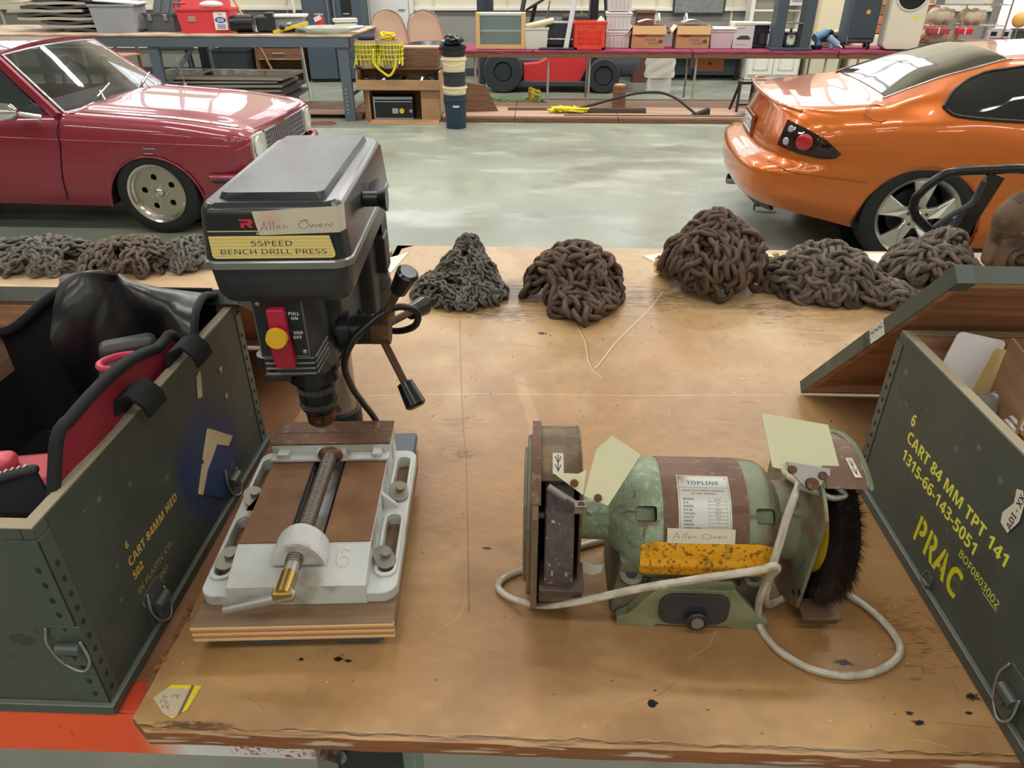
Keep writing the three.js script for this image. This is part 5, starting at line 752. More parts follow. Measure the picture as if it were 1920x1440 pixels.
  mesh('post', [beam([1.208, 1.172, -1.945], [1.155, 0.99, -1.945], 0.045, 0.012), beam([1.155, 0.99, -1.945], [1.16, 0.02, -1.945], 0.045, 0.012)], bk, ht); mesh('toe_plate', ex(1.08, 1.42, 0, 0.012, -1.93, -1.75, 0.002), bk, ht);
  mesh('release_lever', [tube([[1.17, 1.157, -1.925], [1.158, 1.103, -1.925], [1.112, 1.072, -1.92], [1.076, 1.036, -1.92]], 0.008, 24), beam([1.145, 1.088, -1.93], [1.126, 0.995, -1.93], 0.016, 0.008)], mat.darkSteel, ht);
  for (const x of [1.09, 1.41]) { const w = mesh('trolley_wheel', cy(0.12, 0.05, x, 0.12, -2.03, 'x'), mat.blackRubber, ht); mesh('hub', cy(0.05, 0.056, x, 0.12, -2.03, 'x'), mat.zinc, w); }
  // rusty cast hook
  const hk = thing('cast_hook', 'massive rusty cast hook block at the bench end', 'hook', [1.08, T, -1.66]);
  const hr = M(0xffffff, 0.8, 0.2, { map: two(0x4b3c33, 0x75604f, 5, 210, 0.3, 0.7, 256, 0.25), bumpMap: bumpCast, bumpScale: 0.0012 });
  { const pts = [[0.1, 0.165, 0], [0.075, 0.163, 0], [0.04, 0.15, 0], [0.018, 0.125, 0], [0.015, 0.1, 0], [0.012, 0.07, 0]], c = new THREE.CatmullRomCurve3(pts.map((p) => V(...p))), P = [], F = c.computeFrenetFrames(24, false);
    for (let i = 0; i <= 24; i++) { const q = c.getPointAt(i / 24), rad = 0.026 + 0.012 * Math.sin(i / 24 * PI) , row = []; for (let k = 0; k <= 16; k++) { const a = k / 16 * 2 * PI, v = q.clone().addScaledVector(F.normals[i], rad * Math.cos(a)).addScaledVector(F.binormals[i], rad * Math.sin(a)); row.push([v.x, v.y, v.z]); } P.push(row); }
    mesh('hook_arm', grid(P.reverse()), hr, hk); }
  mesh('hook_block', [bx(0.085, 0.09, 0.07, 0.035, 0.046, 0, 0.02, 3), xf(new THREE.SphereGeometry(0.03, 16, 12), [0.075, 0.035, 0.02])], hr, hk); mesh('pivot_eye', [xf(new THREE.TorusGeometry(0.022, 0.009, 10, 24), [0.05, 0.035, 0.034]), xf(new THREE.SphereGeometry(0.013, 12, 8), [0.05, 0.035, 0.034])], hr, hk);
}
// ---------------------------------------------------------------- cars
{
  const lerp = (a, b, t) => a + (b - a) * t, pw = (tab) => (x) => { if (x <= tab[0][0]) return tab[0][1]; for (let i = 1; i < tab.length; i++) if (x <= tab[i][0]) { const [a, p] = tab[i - 1], [b, q] = tab[i]; return p + (q - p) * (x - a) / (b - a); } return tab[tab.length - 1][1]; };
  const sm = (tab) => { const f = pw(tab); return (x) => (f(x - 0.03) + f(x) * 2 + f(x + 0.03)) / 4; };
  // profile points -> n samples (half section from sill to centre line)
  const NS = 46;
  const section = (pts) => new THREE.CatmullRomCurve3(pts.map(([v, y]) => V(0, y, v)), false, 'centripetal').getPoints(NS);
  function shellOf(us, prof, shift, side = 0) { // whole body skin; side 0 both halves
    return us.map((u) => { const s = section(prof(u)), near = s.map((p) => [u + shift(u, p.y), p.y, p.z]), far = s.slice(0, -1).reverse().map((p) => [u + shift(u, p.y), p.y, -p.z]); return side ? near : near.concat(far); });
  }
  const patch = (us, prof, shift, ylo, yhi, off, mirror = 1, n = 10) => { // strip of skin between two heights, lifted off by off
    const P = us.map((u) => { const s = section(prof(u)), lo = ylo(u), hi = yhi(u), row = []; for (let j = 0; j <= n; j++) { const y = lo + (hi - lo) * j / n; let k = 0; while (k < NS - 1 && !(s[k].y <= y && s[k + 1].y >= y)) k++; const t = cl((y - s[k].y) / Math.max(1e-5, s[k + 1].y - s[k].y)); row.push([u + shift(u, y), y, lerp(s[k].z, s[k + 1].z, t)]); } return row; });
    const g = grid(P), q = g.attributes.position, nn = g.attributes.normal; let sg = 0; for (let i = 0; i < q.count; i++) sg += nn.getZ(i); sg = Math.sign(sg) || 1;
    for (let i = 0; i < q.count; i++) q.setXYZ(i, q.getX(i) + nn.getX(i) * off * sg, q.getY(i) + nn.getY(i) * off * sg, (q.getZ(i) + nn.getZ(i) * off * sg) * mirror);
    g.computeVertexNormals(); return g;
  };
  const topPatch = (us, prof, shift, vw, off, n = 20, v0 = null) => { const P = us.map((u) => { const s = section(prof(u)), row = [], w = vw(u), lo = v0 ? v0(u) : -w; for (let j = 0; j <= n; j++) { const v = lo + (w - lo) * j / n, a = Math.abs(v); let k = NS - 1; while (k > 0 && s[k].z < a) k--; const t = cl((a - s[k + 1]?.z) / Math.max(1e-5, s[k].z - (s[k + 1]?.z ?? 0))); const y = s[k + 1] ? lerp(s[k + 1].y, s[k].y, t) : s[k].y; row.push([u + shift(u, y), y + off, v]); } return row; }); return grid(P); };
  const steps = (a, b, d) => { const n = Math.max(1, Math.round((b - a) / d)); return Array.from({ length: n + 1 }, (_, i) => a + (b - a) * i / n); };
  const tyreMat = M(0x1b1c1e, 0.75), darkIn = M(0x0c0d0f, 0.9);
  function wheel(parent, u, y, v, r, rim, w, kind, s) {
    const g = new THREE.Group(); g.name = 'wheel'; g.position.set(u, y, v); if (s < 0) g.rotation.y = PI; parent.add(g);
    mesh('tyre', soft(lathe([[rim, -w / 2], [r - 0.03, -w / 2], [r - 0.008, -w / 2 + 0.012], [r, -w / 2 + 0.03], [r, w / 2 - 0.03], [r - 0.008, w / 2 - 0.012], [r - 0.03, w / 2], [rim + 0.012, w / 2 + 0.002], [rim, w / 2 - 0.004], [rim, -w / 2]], 56).rotateX(PI / 2), 30), tyreMat, g);
    if (kind === 'slot') {
      const ch = M(0xcfcac2, 0.16, 1);
      mesh('rim', soft(lathe([[rim - 0.05, w / 2 - 0.075], [rim - 0.022, w / 2 - 0.055], [rim - 0.022, w / 2 - 0.03], [rim - 0.01, w / 2 - 0.022], [rim - 0.008, w / 2], [rim + 0.006, w / 2 + 0.006], [rim + 0.006, w / 2 - 0.01]], 48).rotateX(PI / 2), 30), ch, g);
      const d = new THREE.Shape(); d.absarc(0, 0, rim - 0.02, 0, 2 * PI); for (let k = 0; k < 5; k++) { const a = 2 * PI * k / 5 + 0.5; d.holes.push(new THREE.Path().absarc(0.105 * Math.cos(a), 0.105 * Math.sin(a), 0.02, 0, 2 * PI)); }
      mesh('wheel_disc', ext(d, 0.02, 0.003).translate(0, 0, w / 2 - 0.055), M(0xb7b0a6, 0.28, 0.95), g);
      mesh('hub_cap', [soft(lathe([[0, 0.03], [0.018, 0.028], [0.03, 0.02], [0.036, 0]], 24).rotateX(PI / 2), 30).translate(0, 0, w / 2 - 0.046)], ch, g);
      for (let k = 0; k < 5; k++) { const a = 2 * PI * k / 5 + 1.13; mesh('wheel_nut', cy(0.009, 0.02, 0.055 * Math.cos(a), 0.055 * Math.sin(a), w / 2 - 0.036, 'z', 0.009, 6), ch, g); }
      mesh('brake_drum', cy(rim - 0.025, 0.05, 0, 0, -0.01, 'z'), darkIn, g);
    } else {
      const al = M(0xc9c7bd, 0.3, 0.75);
      mesh('rim', soft(lathe([[rim - 0.03, -w / 2 + 0.02], [rim - 0.025, w / 2 - 0.04], [rim - 0.016, w / 2 - 0.014], [rim + 0.003, w / 2 + 0.004], [rim + 0.006, w / 2 - 0.006]], 56).rotateX(PI / 2), 30), al, g);
      mesh('hub', soft(lathe([[0, 0.012], [0.028, 0.012], [0.034, 0.006], [0.07, 0], [0.078, -0.02]], 40).rotateX(PI / 2), 30).translate(0, 0, w / 2 - 0.022), al, g);
      for (let k = 0; k < 5; k++) { const a = 2 * PI * k / 5 + 0.31, sp = ext([[0.05, -0.034], [0.11, -0.036], [rim - 0.02, -0.068], [rim - 0.012, -0.05], [rim - 0.012, 0.05], [rim - 0.02, 0.068], [0.11, 0.036], [0.05, 0.034]], 0.03, 0.008); const q = sp.attributes.position; for (let i = 0; i < q.count; i++) { const x = q.getX(i); q.setZ(i, q.getZ(i) + 0.022 * Math.sin(PI * (x - 0.05) / (rim - 0.06)) - 0.006); } sp.computeVertexNormals(); mesh('spoke', sp.rotateZ(a).translate(0, 0, w / 2 - 0.028), al, g); mesh('wheel_nut', cy(0.009, 0.008, 0.056 * Math.cos(a), 0.056 * Math.sin(a), w / 2 - 0.016, 'z', 0.009, 6), mat.darkSteel, g); }
      mesh('brake_disc', cy(0.15, 0.02, 0, 0, -0.01, 'z'), M(0x3f4144, 0.5, 0.7), g);
    }
  }
  const wheelWell = (parent, u, yc, ra, vin, vout, s) => mesh('wheel_well', [grid(steps(-0.0, PI + 0.0, 0.1).map((a) => [vin, vout].map((v) => [u + (ra + 0.004) * Math.cos(a), yc + (ra + 0.004) * Math.sin(a), s * v]))), xf(new THREE.CircleGeometry(ra, 24), [u, yc, s * vin])], darkIn, parent);
  // wheel arch lip
  const lip = (parent, f, m) => mesh('arch_lip', f, m, parent);

  // ---- maroon coupe: nose towards +x, near side towards +z; origin on the floor under the nose
  {
    const paint = M(0x8c1c34, 0.34, 0.05, { clearcoat: 1, clearcoatRoughness: 0.04 }), car = thing('car', 'maroon red seventies coupe with chrome door mirror and polished slotted wheels', 'car', [-1.86, 0, -5.58]);
    const UF = -0.77, UR = -3.35, ra = 0.335, yc = 0.2, half = 0.785;
    const archY = (u) => { let y = 0; for (const c of [UF, UR]) { const d = Math.abs(u - c); if (d < ra) y = Math.max(y, yc + Math.sqrt(ra * ra - d * d)); } return y; };
    const W = sm([[-4.2, 0.62], [-4.1, 0.72], [-3.9, 0.765], [-3.3, 0.785], [-1.5, 0.785], [-0.5, 0.775], [-0.16, 0.76], [-0.06, 0.735], [-0.02, 0.7], [0, 0.66]]);
    const sill = sm([[-4.2, 0.36], [-3.7, 0.24], [-1.2, 0.19], [-0.4, 0.22], [-0.2, 0.3], [0, 0.36]]);
    const crease = (u) => 0.6 - 0.034 * (u + 0.15), deck = sm([[-4.2, 0.7], [-3.9, 0.755], [-3.6, 0.78], [-1.3, 0.8], [-0.6, 0.755], [-0.12, 0.7], [-0.03, 0.68], [0, 0.655]]);
    const noseIn = (u, y) => (u > -0.3 ? -(0.04 * ss(0.64, 0.4, y)) * (1 + u / 0.3) : 0);
    const prof = (u) => { const w = W(u), a = archY(u), s = sill(u), d = deck(u), c = crease(u), lo = Math.max(s, a), b = 0.016 * ss(-0.06, -0.3, u) * ss(-1.35, -1.2, u);
      const P = [[w * 0.95, s], [w * 0.985, s + 0.1], [w, s + 0.24], [w * 0.997, c - 0.02], [w * 0.99, c + 0.008], [w * 0.965, (c + d) / 2 + 0.01], [w * 0.915, d - 0.012], [w * 0.85, d + 0.002], [w * 0.72, d + 0.002], [w * 0.6, d + 0.006 + b], [w * 0.42, d + 0.012 + b], [w * 0.2, d + 0.018 + b * 0.6], [0, d + 0.02 + b * 0.6]];
      let m = lo; for (let i = 0; i < 6; i++) { if (P[i][1] < m + 0.004 * (i + 1) * (a > s ? 1 : 0)) P[i] = [w * (0.985 + 0.002 * i), m + 0.004 * (i + 1)]; if (i && P[i][1] <= P[i - 1][1]) P[i][1] = P[i - 1][1] + 0.003; } return P; };
    const uF = steps(-1.29, 0, 0.02), P = shellOf(uF, prof, noseIn);
    const frontCap = (row) => { const g = new THREE.ShapeGeometry(shapeOf(row.map(([, y, z]) => [-z, y]))); return g.rotateY(PI / 2).translate(row[0][0], 0, 0); };
    mesh('front_body', [soft(grid(P), 50)], paint, car);
    const cap0 = P[P.length - 1]; mesh('nose_panel', grid([cap0, cap0.map(([x, y, z]) => [x, 0.5 + (y - 0.5) * 0.02, z * 0.98])]), paint, car);
    // door and rear sides, open above the cabin; rear deck
    const cabin = steps(-3.4, -1.29, 0.025);
    for (const s of [1, -1]) mesh('body_side', soft(grid(cabin.map((u) => { const q = section(prof(u)).filter((p) => p.z > 0.62 * 1.05 || p.y < 0.7).slice(0, 33); return q.map((p) => [u, p.y, s * p.z]); })), 50), paint, car);
    mesh('rear_body', soft(grid(shellOf(steps(-4.2, -3.4, 0.03), prof, () => 0)), 50), paint, car);
    mesh('tail_panel', (() => { const row = shellOf([-4.2], prof, () => 0)[0]; return grid([row.map(([x, y, z]) => [x, 0.5 + (y - 0.5) * 0.02, z]), row]); })(), paint, car);
    mesh('underbody', ex(-4.1, -0.12, 0.2, 0.26, -0.62, 0.62), darkIn, car);
    mesh('cabin_trim', [ex(-3.35, -1.32, 0.3, 0.34, -0.72, 0.72), ex(-3.35, -1.32, 0.3, 0.765, 0.66, 0.7), ex(-3.35, -1.32, 0.3, 0.765, -0.7, -0.66), ex(-3.4, -3.3, 0.3, 0.78, -0.7, 0.7), ex(-1.36, -1.28, 0.3, 0.78, -0.7, 0.7)], M(0x17191d, 0.8), car);
    mesh('door_seam', tube([[-1.315, 0.79, 0.72], [-1.33, 0.7, 0.778], [-1.34, 0.6, 0.7865], [-1.39, 0.4, 0.786], [-1.41, 0.24, 0.776]], 0.0035, 30), darkIn, car);
    mesh('crease_line', tube(steps(-3.6, -0.14, 0.2).map((u) => [u, crease(u) + 0.004, W(u) * 0.994 + 0.0005]), 0.004, 60), M(0xb05a64, 0.2, 0.3, { clearcoat: 1 }), car);
    lip(car, tube(steps(0.0, PI, 0.12).map((a) => [UF + ra * Math.cos(a), yc + ra * Math.sin(a), 0.772]), 0.008, 60), paint);
    for (const s of [1, -1]) for (const u of [UF, UR]) { wheelWell(car, u, yc, ra, 0.5, 0.77, s); wheel(car, u, 0.285, s * 0.675, 0.285, 0.195, 0.19, 'slot', s); }
    // greenhouse: pillars, roof, glass
    const A = [-1.3, 0.805, 0.715], B = [-1.7, 1.125, 0.565], C = [-2.75, 1.12, 0.56], D = [-3.75, 0.8, 0.66];
    const q = (p, s) => [p[0], p[1], s * p[2]];
    for (const s of [1, -1]) {
      mesh('windscreen_pillar', [beam(q([A[0] - 0.03, A[1] - 0.02, A[2] + 0.015], s), q([B[0] - 0.03, B[1], B[2] + 0.012], s), 0.05, 0.045)], paint, car);
      mesh('centre_pillar', beam(q([-2.5, 0.79, 0.72], s), q([-2.55, 1.12, 0.57], s), 0.09, 0.03), paint, car);
      mesh('rear_pillar', slab([[q([-3.0, 0.79, 0.72], s), q([-3.75, 0.79, 0.68], s)], [q([-2.9, 0.95, 0.65], s), q([-3.3, 0.95, 0.62], s)], [q([-2.75, 1.11, 0.575], s), q([-2.85, 1.12, 0.56], s)]], 0.02), paint, car);
      mesh('side_glass', slab([[q([-1.42, 0.79, 0.715], s), q([-2.5, 0.785, 0.72], s)], [q([-1.76, 1.1, 0.578], s), q([-2.55, 1.1, 0.578], s)]], 0.004), M(0xc8d2d4, 0.03, 0, { transmission: 0.95, thickness: 0 }), car);
      mesh('quarter_glass', slab([[q([-2.55, 0.785, 0.72], s), q([-3.0, 0.79, 0.715], s)], [q([-2.58, 1.1, 0.578], s), q([-2.8, 1.1, 0.578], s)]], 0.004), M(0xc8d2d4, 0.03, 0, { transmission: 0.95, thickness: 0 }), car);
    }
    const roofP = steps(-3.75, -1.7, 0.1).map((u) => { const e = u > -2.75 ? lerp(1.12, 1.125, (u + 2.75) / 1.05) : lerp(D[1], C[1], (u - D[0]) / (C[0] - D[0])), w = u > -2.75 ? 0.57 : lerp(0.66, 0.57, (u - D[0]) / 1.0), k = u > -2.75 ? 0.045 : 0.03; return [-1, -0.97, -0.88, -0.6, -0.3, 0, 0.3, 0.6, 0.88, 0.97, 1].map((t) => [u - 0.0 + (u > -1.75 ? 0.03 * (1 - t * t) : 0), e + k * (1 - Math.pow(Math.abs(t), 2.6)), t * w]); });
    mesh('roof', slab(roofP.reverse(), 0.02), paint, car);
    mesh('drip_rail', tube([[-1.72, 1.128, 0.58], [-2.2, 1.14, 0.585], [-2.75, 1.125, 0.575]], 0.007, 20), mat.chrome, car);
    const ws = Array.from({ length: 7 }, (_, i) => Array.from({ length: 13 }, (_, j) => { const t = i / 6, s = j / 6 - 1, w = lerp(0.69, 0.545, t); return [lerp(A[0], B[0], t) + 0.07 * (1 - s * s) * (1 - 0.5 * t), lerp(0.8, 1.135, t) + 0.02 * (1 - s * s) * t, s * w]; }));
    mesh('windscreen', slab(ws, 0.004), mat.glass, car);
    const rowAt = (i) => ws[i]; mesh('windscreen_trim', [tube(rowAt(0), 0.008, 30), tube(rowAt(6), 0.009, 30), tube(ws.map((r) => r[0]), 0.009, 20), tube(ws.map((r) => r[12]), 0.009, 20)], M(0xb9bcc0, 0.2, 0.9), car);
    mesh('cowl', slab([[[-1.33, 0.79, -0.7], [-1.33, 0.8, 0], [-1.33, 0.79, 0.7]], [[-1.24, 0.802, -0.7], [-1.2, 0.822, 0], [-1.24, 0.802, 0.7]]], 0.01), paint, car);
    for (const [z, dz] of [[0.3, 0.3], [-0.35, 0.28]]) mesh('wiper', [bar([-1.2, 0.825, z + 0.05], [-1.31, 0.865, z - dz * 0.35], 0.007), bar([-1.25, 0.85, z + 0.05], [-1.34, 0.89, z - dz], 0.006)], M(0xd8d8d4, 0.25, 0.7), car);
    // interior
    mesh('dashboard', bx(0.3, 0.14, 1.3, -1.5, 0.76, 0, 0.05), M(0x1d2126, 0.8), car); mesh('steering_wheel', xf(new THREE.TorusGeometry(0.17, 0.014, 10, 32), [-1.78, 0.83, -0.33], [0, PI / 2, 0.45]), mat.blackGloss, car);
    for (const z of [0.33, -0.33]) mesh('seat', [xf(bx(0.14, 0.6, 0.46, 0, 0.3, 0, 0.06), [-2.35, 0.45, z], [0, 0, 0.25]), bx(0.5, 0.14, 0.46, -2.08, 0.45, z, 0.05), bx(0.1, 0.16, 0.26, -2.5, 1.0, z, 0.04)], M(0x20252a, 0.85), car);
    mesh('roll_bar', [tube([[-2.55, 0.4, 0.62], [-2.6, 0.85, 0.58], [-2.62, 1.06, 0.4], [-2.62, 1.08, 0], [-2.62, 1.06, -0.4], [-2.6, 0.85, -0.58], [-2.55, 0.4, -0.62]], 0.022, 40)], M(0x2a2f36, 0.5), car);
    mesh('mirror', bx(0.03, 0.06, 0.2, -1.66, 1.05, 0, 0.012), mat.black, car);
    const dm = mesh('door_mirror', [xf(soft(lathe([[0, 0], [0.055, 0.0], [0.06, 0.01], [0.05, 0.07], [0.022, 0.1], [0, 0.105]], 24), 30), [-1.6, 0.83, 0.86], [0, 0, -PI / 2]), bar([-1.4, 0.79, 0.79], [-1.53, 0.825, 0.86], 0.016)], mat.chrome, car, 'chrome door mirror'); void dm;
    // bonnet lines, front face
    for (const s of [1, -1]) mesh('bonnet_seam', tube(steps(-1.22, -0.1, 0.1).map((u) => [u, deck(u) + 0.0035, s * W(u) * 0.83]), 0.003, 40), M(0x4c0e18, 0.4), car);
    mesh('bonnet_edge', tube([[-0.035, 0.682, 0.5], [-0.012, 0.69, 0.3], [0.0, 0.698, 0], [-0.012, 0.69, -0.3], [-0.035, 0.682, -0.5]].map(([x, y, z]) => [x + 0.01, y - 0.01, z]), 0.01, 30), paint, car);
    const fx = 0.012;
    mesh('grille_frame', [ex(fx - 0.03, fx + 0.006, 0.462, 0.472, -0.42, 0.42, 0.003), ex(fx - 0.03, fx + 0.006, 0.632, 0.645, -0.42, 0.42, 0.003), ex(fx - 0.03, fx + 0.006, 0.462, 0.645, 0.41, 0.42, 0.003), ex(fx - 0.03, fx + 0.006, 0.462, 0.645, -0.42, -0.41, 0.003)], mat.chrome, car);
    mesh('grille_backing', ex(fx - 0.035, fx - 0.02, 0.465, 0.64, -0.42, 0.42), darkIn, car);
    for (let k = 0; k < 22; k++) mesh('grille_bar', ex(fx - 0.018, fx, 0.47, 0.635, -0.405 + 0.0385 * k, -0.397 + 0.0385 * k), M(0x9aa0a6, 0.35, 0.6), car);
    for (let k = 0; k < 4; k++) mesh('grille_bar', ex(fx - 0.016, fx + 0.001, 0.5 + 0.033 * k, 0.507 + 0.033 * k, -0.41, 0.41), M(0x9aa0a6, 0.35, 0.6), car);
    for (const s of [1, -1]) {
      const hl = mesh('headlight', [xf(ext(roundRect(-0.1, -0.095, 0.1, 0.095, 0.03), 0.05, 0.008), [fx - 0.02, 0.555, s * 0.54], [0, PI / 2 - s * 0.12, 0])], M(0xc9c9c4, 0.35, 0.5), car, 'silver headlight surround');
      mesh('lens', [xf(new THREE.SphereGeometry(0.078, 24, 12), [fx + 0.004, 0.557, s * 0.545], [0, 0, 0], [0.2, 1, 1])], M(0xd8dcdc, 0.08, 0.3, { clearcoat: 1 }), hl);
    }
    mesh('bumper', [tube([[-0.34, 0.4, 0.785], [-0.12, 0.4, 0.775], [0.02, 0.402, 0.68], [0.05, 0.405, 0], [0.02, 0.402, -0.68], [-0.12, 0.4, -0.775], [-0.34, 0.4, -0.785]], 0.028, 60)], paint, car); mesh('bumper_insert', tube([[-0.3, 0.385, 0.81], [-0.11, 0.385, 0.803], [0.0, 0.385, 0.74]], 0.012, 30), mat.black, car);
    mesh('front_valance', ex(-0.2, -0.03, 0.2, 0.4, -0.7, 0.7, 0.03), paint, car);
    mesh('aerial', [bar([-1.05, 0.8, -0.6], [-1.08, 1.02, -0.6], 0.003), cy(0.014, 0.02, -1.05, 0.805, -0.6)], mat.chrome, car);
    mesh('side_badge', ex(-0.78, -0.7, 0.588, 0.594, 0.778, 0.781), mat.chrome, car); mesh('side_badge', ex(-0.78, -0.72, 0.556, 0.562, 0.78, 0.783), mat.chrome, car);
    for (const o of car.children.flatMap((k) => (k.isMesh ? [k, ...k.children] : []))) { const p = o.geometry.attributes.position; for (let i = 0; i < p.count; i++) { const x = p.getX(i); if (x > -0.43) p.setX(i, -0.43 + (x + 0.43) * (p.getZ(i) > 0 ? 0.78 + 0.1 * cl(1 - p.getZ(i) / 0.5) : 0.84)); } }
  }
  // ---- orange coupe: tail towards -x
  {
    const paint = M(0xc8640f, 0.3, 0.35, { clearcoat: 1, clearcoatRoughness: 0.03 }), car = thing('car', 'metallic orange coupe seen from its tail corner with silver five spoke wheels', 'car', [1.35, 0, -5.33], -0.119);
    const UR = 1.06, UF = 3.85, ra = 0.352, yc = 0.255;
    const archY = (u) => { let y = 0; for (const c of [UR, UF]) { const d = Math.abs(u - c); if (d < ra) y = Math.max(y, yc + Math.sqrt(ra * ra - d * d)); } return y; };
    const W = sm([[0, 0.02], [0.012, 0.3], [0.035, 0.5], [0.08, 0.66], [0.15, 0.765], [0.25, 0.835], [0.4, 0.875], [0.7, 0.905], [1.06, 0.92], [1.5, 0.905], [3.3, 0.905], [4.2, 0.88], [4.55, 0.76], [4.72, 0.5], [4.8, 0.05]]);
    const WW = (u) => u < 0.3 ? pw([[0, 0.0], [0.006, 0.22], [0.02, 0.42], [0.045, 0.57], [0.085, 0.685], [0.14, 0.765], [0.2, 0.812], [0.3, 0.855]])(u) : Math.min(W(u), 0.92);
    const sill = sm([[0, 0.34], [0.25, 0.31], [0.7, 0.235], [1.4, 0.14], [3.5, 0.14], [4.3, 0.2], [4.8, 0.25]]);
    const edgeY = sm([[0, 0.885], [0.2, 0.9], [0.55, 0.93], [0.78, 0.95], [1.1, 1.075], [1.42, 1.165], [1.9, 1.19], [2.6, 1.18], [3.3, 0.93], [3.6, 0.86], [4.4, 0.74], [4.8, 0.6]]);
    const midY = sm([[0, 0.885], [0.2, 0.918], [0.6, 0.94], [0.78, 0.965], [1.1, 1.105], [1.42, 1.2], [1.9, 1.235], [2.6, 1.225], [3.3, 0.96], [3.6, 0.89], [4.4, 0.78], [4.8, 0.62]]);
    const belt = sm([[0, 0.86], [0.3, 0.87], [0.8, 0.9], [1.2, 0.9], [1.6, 0.875], [3.2, 0.86], [3.6, 0.82], [4.4, 0.7], [4.8, 0.58]]);
    const shift = (u, y) => { const f = ss(0.9, 0.1, u); return f * (0.13 * ss(0.55, 0.62, y) + 0.05 * ss(0.66, 0.9, y) - 0.035 * ss(0.885, 0.9, y) + 0.09 * ss(0.42, 0.25, y)); };
    const prof = (u) => {
      const w = WW(u), s = sill(u), a = archY(u), b = belt(u), e = edgeY(u), m = midY(u), cab = ss(0.55, 1.35, u) * ss(3.7, 3.1, u);
      const ev = lerp(0.78 * w, Math.min(0.565, w), cab), P = [[w * 0.93, s], [w * 0.985, s + 0.09], [w * 0.998, 0.46], [w, 0.56], [w * 0.998, 0.63], [w * 0.992, 0.74], [w * 0.965, b - 0.05], [lerp(w * 0.9, w * 0.935, cab), lerp(b + 0.005, b + 0.005, cab)], [lerp(w * 0.84, 0.735, cab), lerp(e - 0.008, (b + e) / 2 + 0.015, cab)], [ev, e], [ev * 0.86, e + (m - e) * 0.35], [ev * 0.45, e + (m - e) * 0.82], [0, m]];
      const lo = Math.max(s, a); for (let i = 0; i < 6; i++) { if (a > s && P[i][1] < lo + 0.006 * (i + 1)) P[i] = [w * (0.985 + 0.003 * i), lo + 0.006 * (i + 1)]; if (i && P[i][1] <= P[i - 1][1]) P[i][1] = P[i - 1][1] + 0.004; } return P;
    };
    const us = [0, 0.003, 0.008, 0.014, 0.022, 0.032, 0.045, 0.06, 0.08, 0.1, 0.125, 0.15, 0.18, 0.21, 0.25, ...steps(0.28, 4.5, 0.022), 4.6, 4.68, 4.74, 4.78, 4.8];
    mesh('body_shell', soft(grid(shellOf(us, prof, shift).reverse()), 60), paint, car);
    mesh('underbody', ex(0.95, 4.4, 0.15, 0.25, -0.65, 0.65), darkIn, car);
    const tint = M(0x15181b, 0.04, 0, { clearcoat: 1, clearcoatRoughness: 0.02, specularIntensity: 1 });
    mesh('rear_window', topPatch(steps(0.8, 1.44, 0.04), prof, shift, (u) => lerp(0.6, 0.535, (u - 0.8) / 0.64), 0.004, 28), tint, car, 'dark tinted rear window');
    for (const s of [1, -1]) {
      mesh('window_trim', tube(steps(0.78, 1.46, 0.04).map((u) => { const p = topPatch([u, u + 0.001], prof, shift, () => lerp(0.606, 0.54, (u - 0.8) / 0.64), 0.004, 2).attributes.position; return [p.getX(2), p.getY(2), s * p.getZ(2)]; }), 0.005, 40), s > 0 ? M(0xc8c8cc, 0.2, 0.8) : mat.black, car);
      const q0 = [[1.06, 0.948, 0.952], [1.08, 0.925, 0.99], [1.12, 0.908, 1.025], [1.2, 0.9, 1.07], [1.32, 0.892, 1.115], [1.5, 0.885, 1.145], [1.9, 0.875, 1.165], [2.6, 0.87, 1.155], [2.9, 0.87, 1.06], [3.15, 0.87, 0.885]], lo = pw(q0.map(([a, b]) => [a, b])), hi = pw(q0.map(([a, , c]) => [a, c]));
      mesh('side_window', patch(steps(1.06, 3.15, 0.03), prof, shift, lo, hi, 0.004, s), tint, car, 'dark tinted side window');
      const edge = (f, m) => steps(1.06, 3.1, 0.05).map((u) => { const y = f(u), p = patch([u, u + 0.001], prof, shift, () => y, () => y + 0.001, 0.004, s, 1).attributes.position; return [p.getX(0), p.getY(0), p.getZ(0)]; });
      mesh('window_seal', tube([...edge(hi).reverse(), ...edge(lo)], 0.009, 120), mat.black, car);
      for (const u of [UR, UF]) { wheelWell(car, u, yc, ra, 0.55, 0.905, s); wheel(car, u, 0.33, s * 0.79, 0.33, 0.235, 0.23, 'spoke', s); }
      // tail lamp wraps the corner
      const tlo = pw([[0.085, 0.685], [0.2, 0.662], [0.34, 0.648], [0.44, 0.655], [0.475, 0.68]]), thi = pw([[0.085, 0.83], [0.2, 0.8], [0.34, 0.755], [0.44, 0.705], [0.475, 0.685]]);
      const tl = mesh('tail_lamp', patch(steps(0.085, 0.475, 0.015), prof, shift, tlo, thi, 0.006, s), M(0x22070c, 0.05, 0, { clearcoat: 1 }), car, 'dark tail lamp lens');
      const disc = (u, y, r, m, nm) => { const P = patch([u, u + 0.01], prof, shift, () => y, () => y + 0.005, 0, s, 1).attributes.position, a = V(P.getX(0), P.getY(0), P.getZ(0)), e1 = V(P.getX(2), P.getY(2), P.getZ(2)).sub(a).normalize(), e2 = V(0, 1, 0), n = e1.clone().cross(e2).normalize(); if (n.z * s < 0) n.negate(); const g = xf(new THREE.SphereGeometry(r, 20, 12), [0, 0, 0], [0, 0, 0], [1, 1, 0.3]); g.applyQuaternion(new THREE.Quaternion().setFromUnitVectors(V(0, 0, 1), n)); mesh(nm, g.translate(a.x + n.x * 0.006, a.y, a.z + n.z * 0.006), m, tl); };
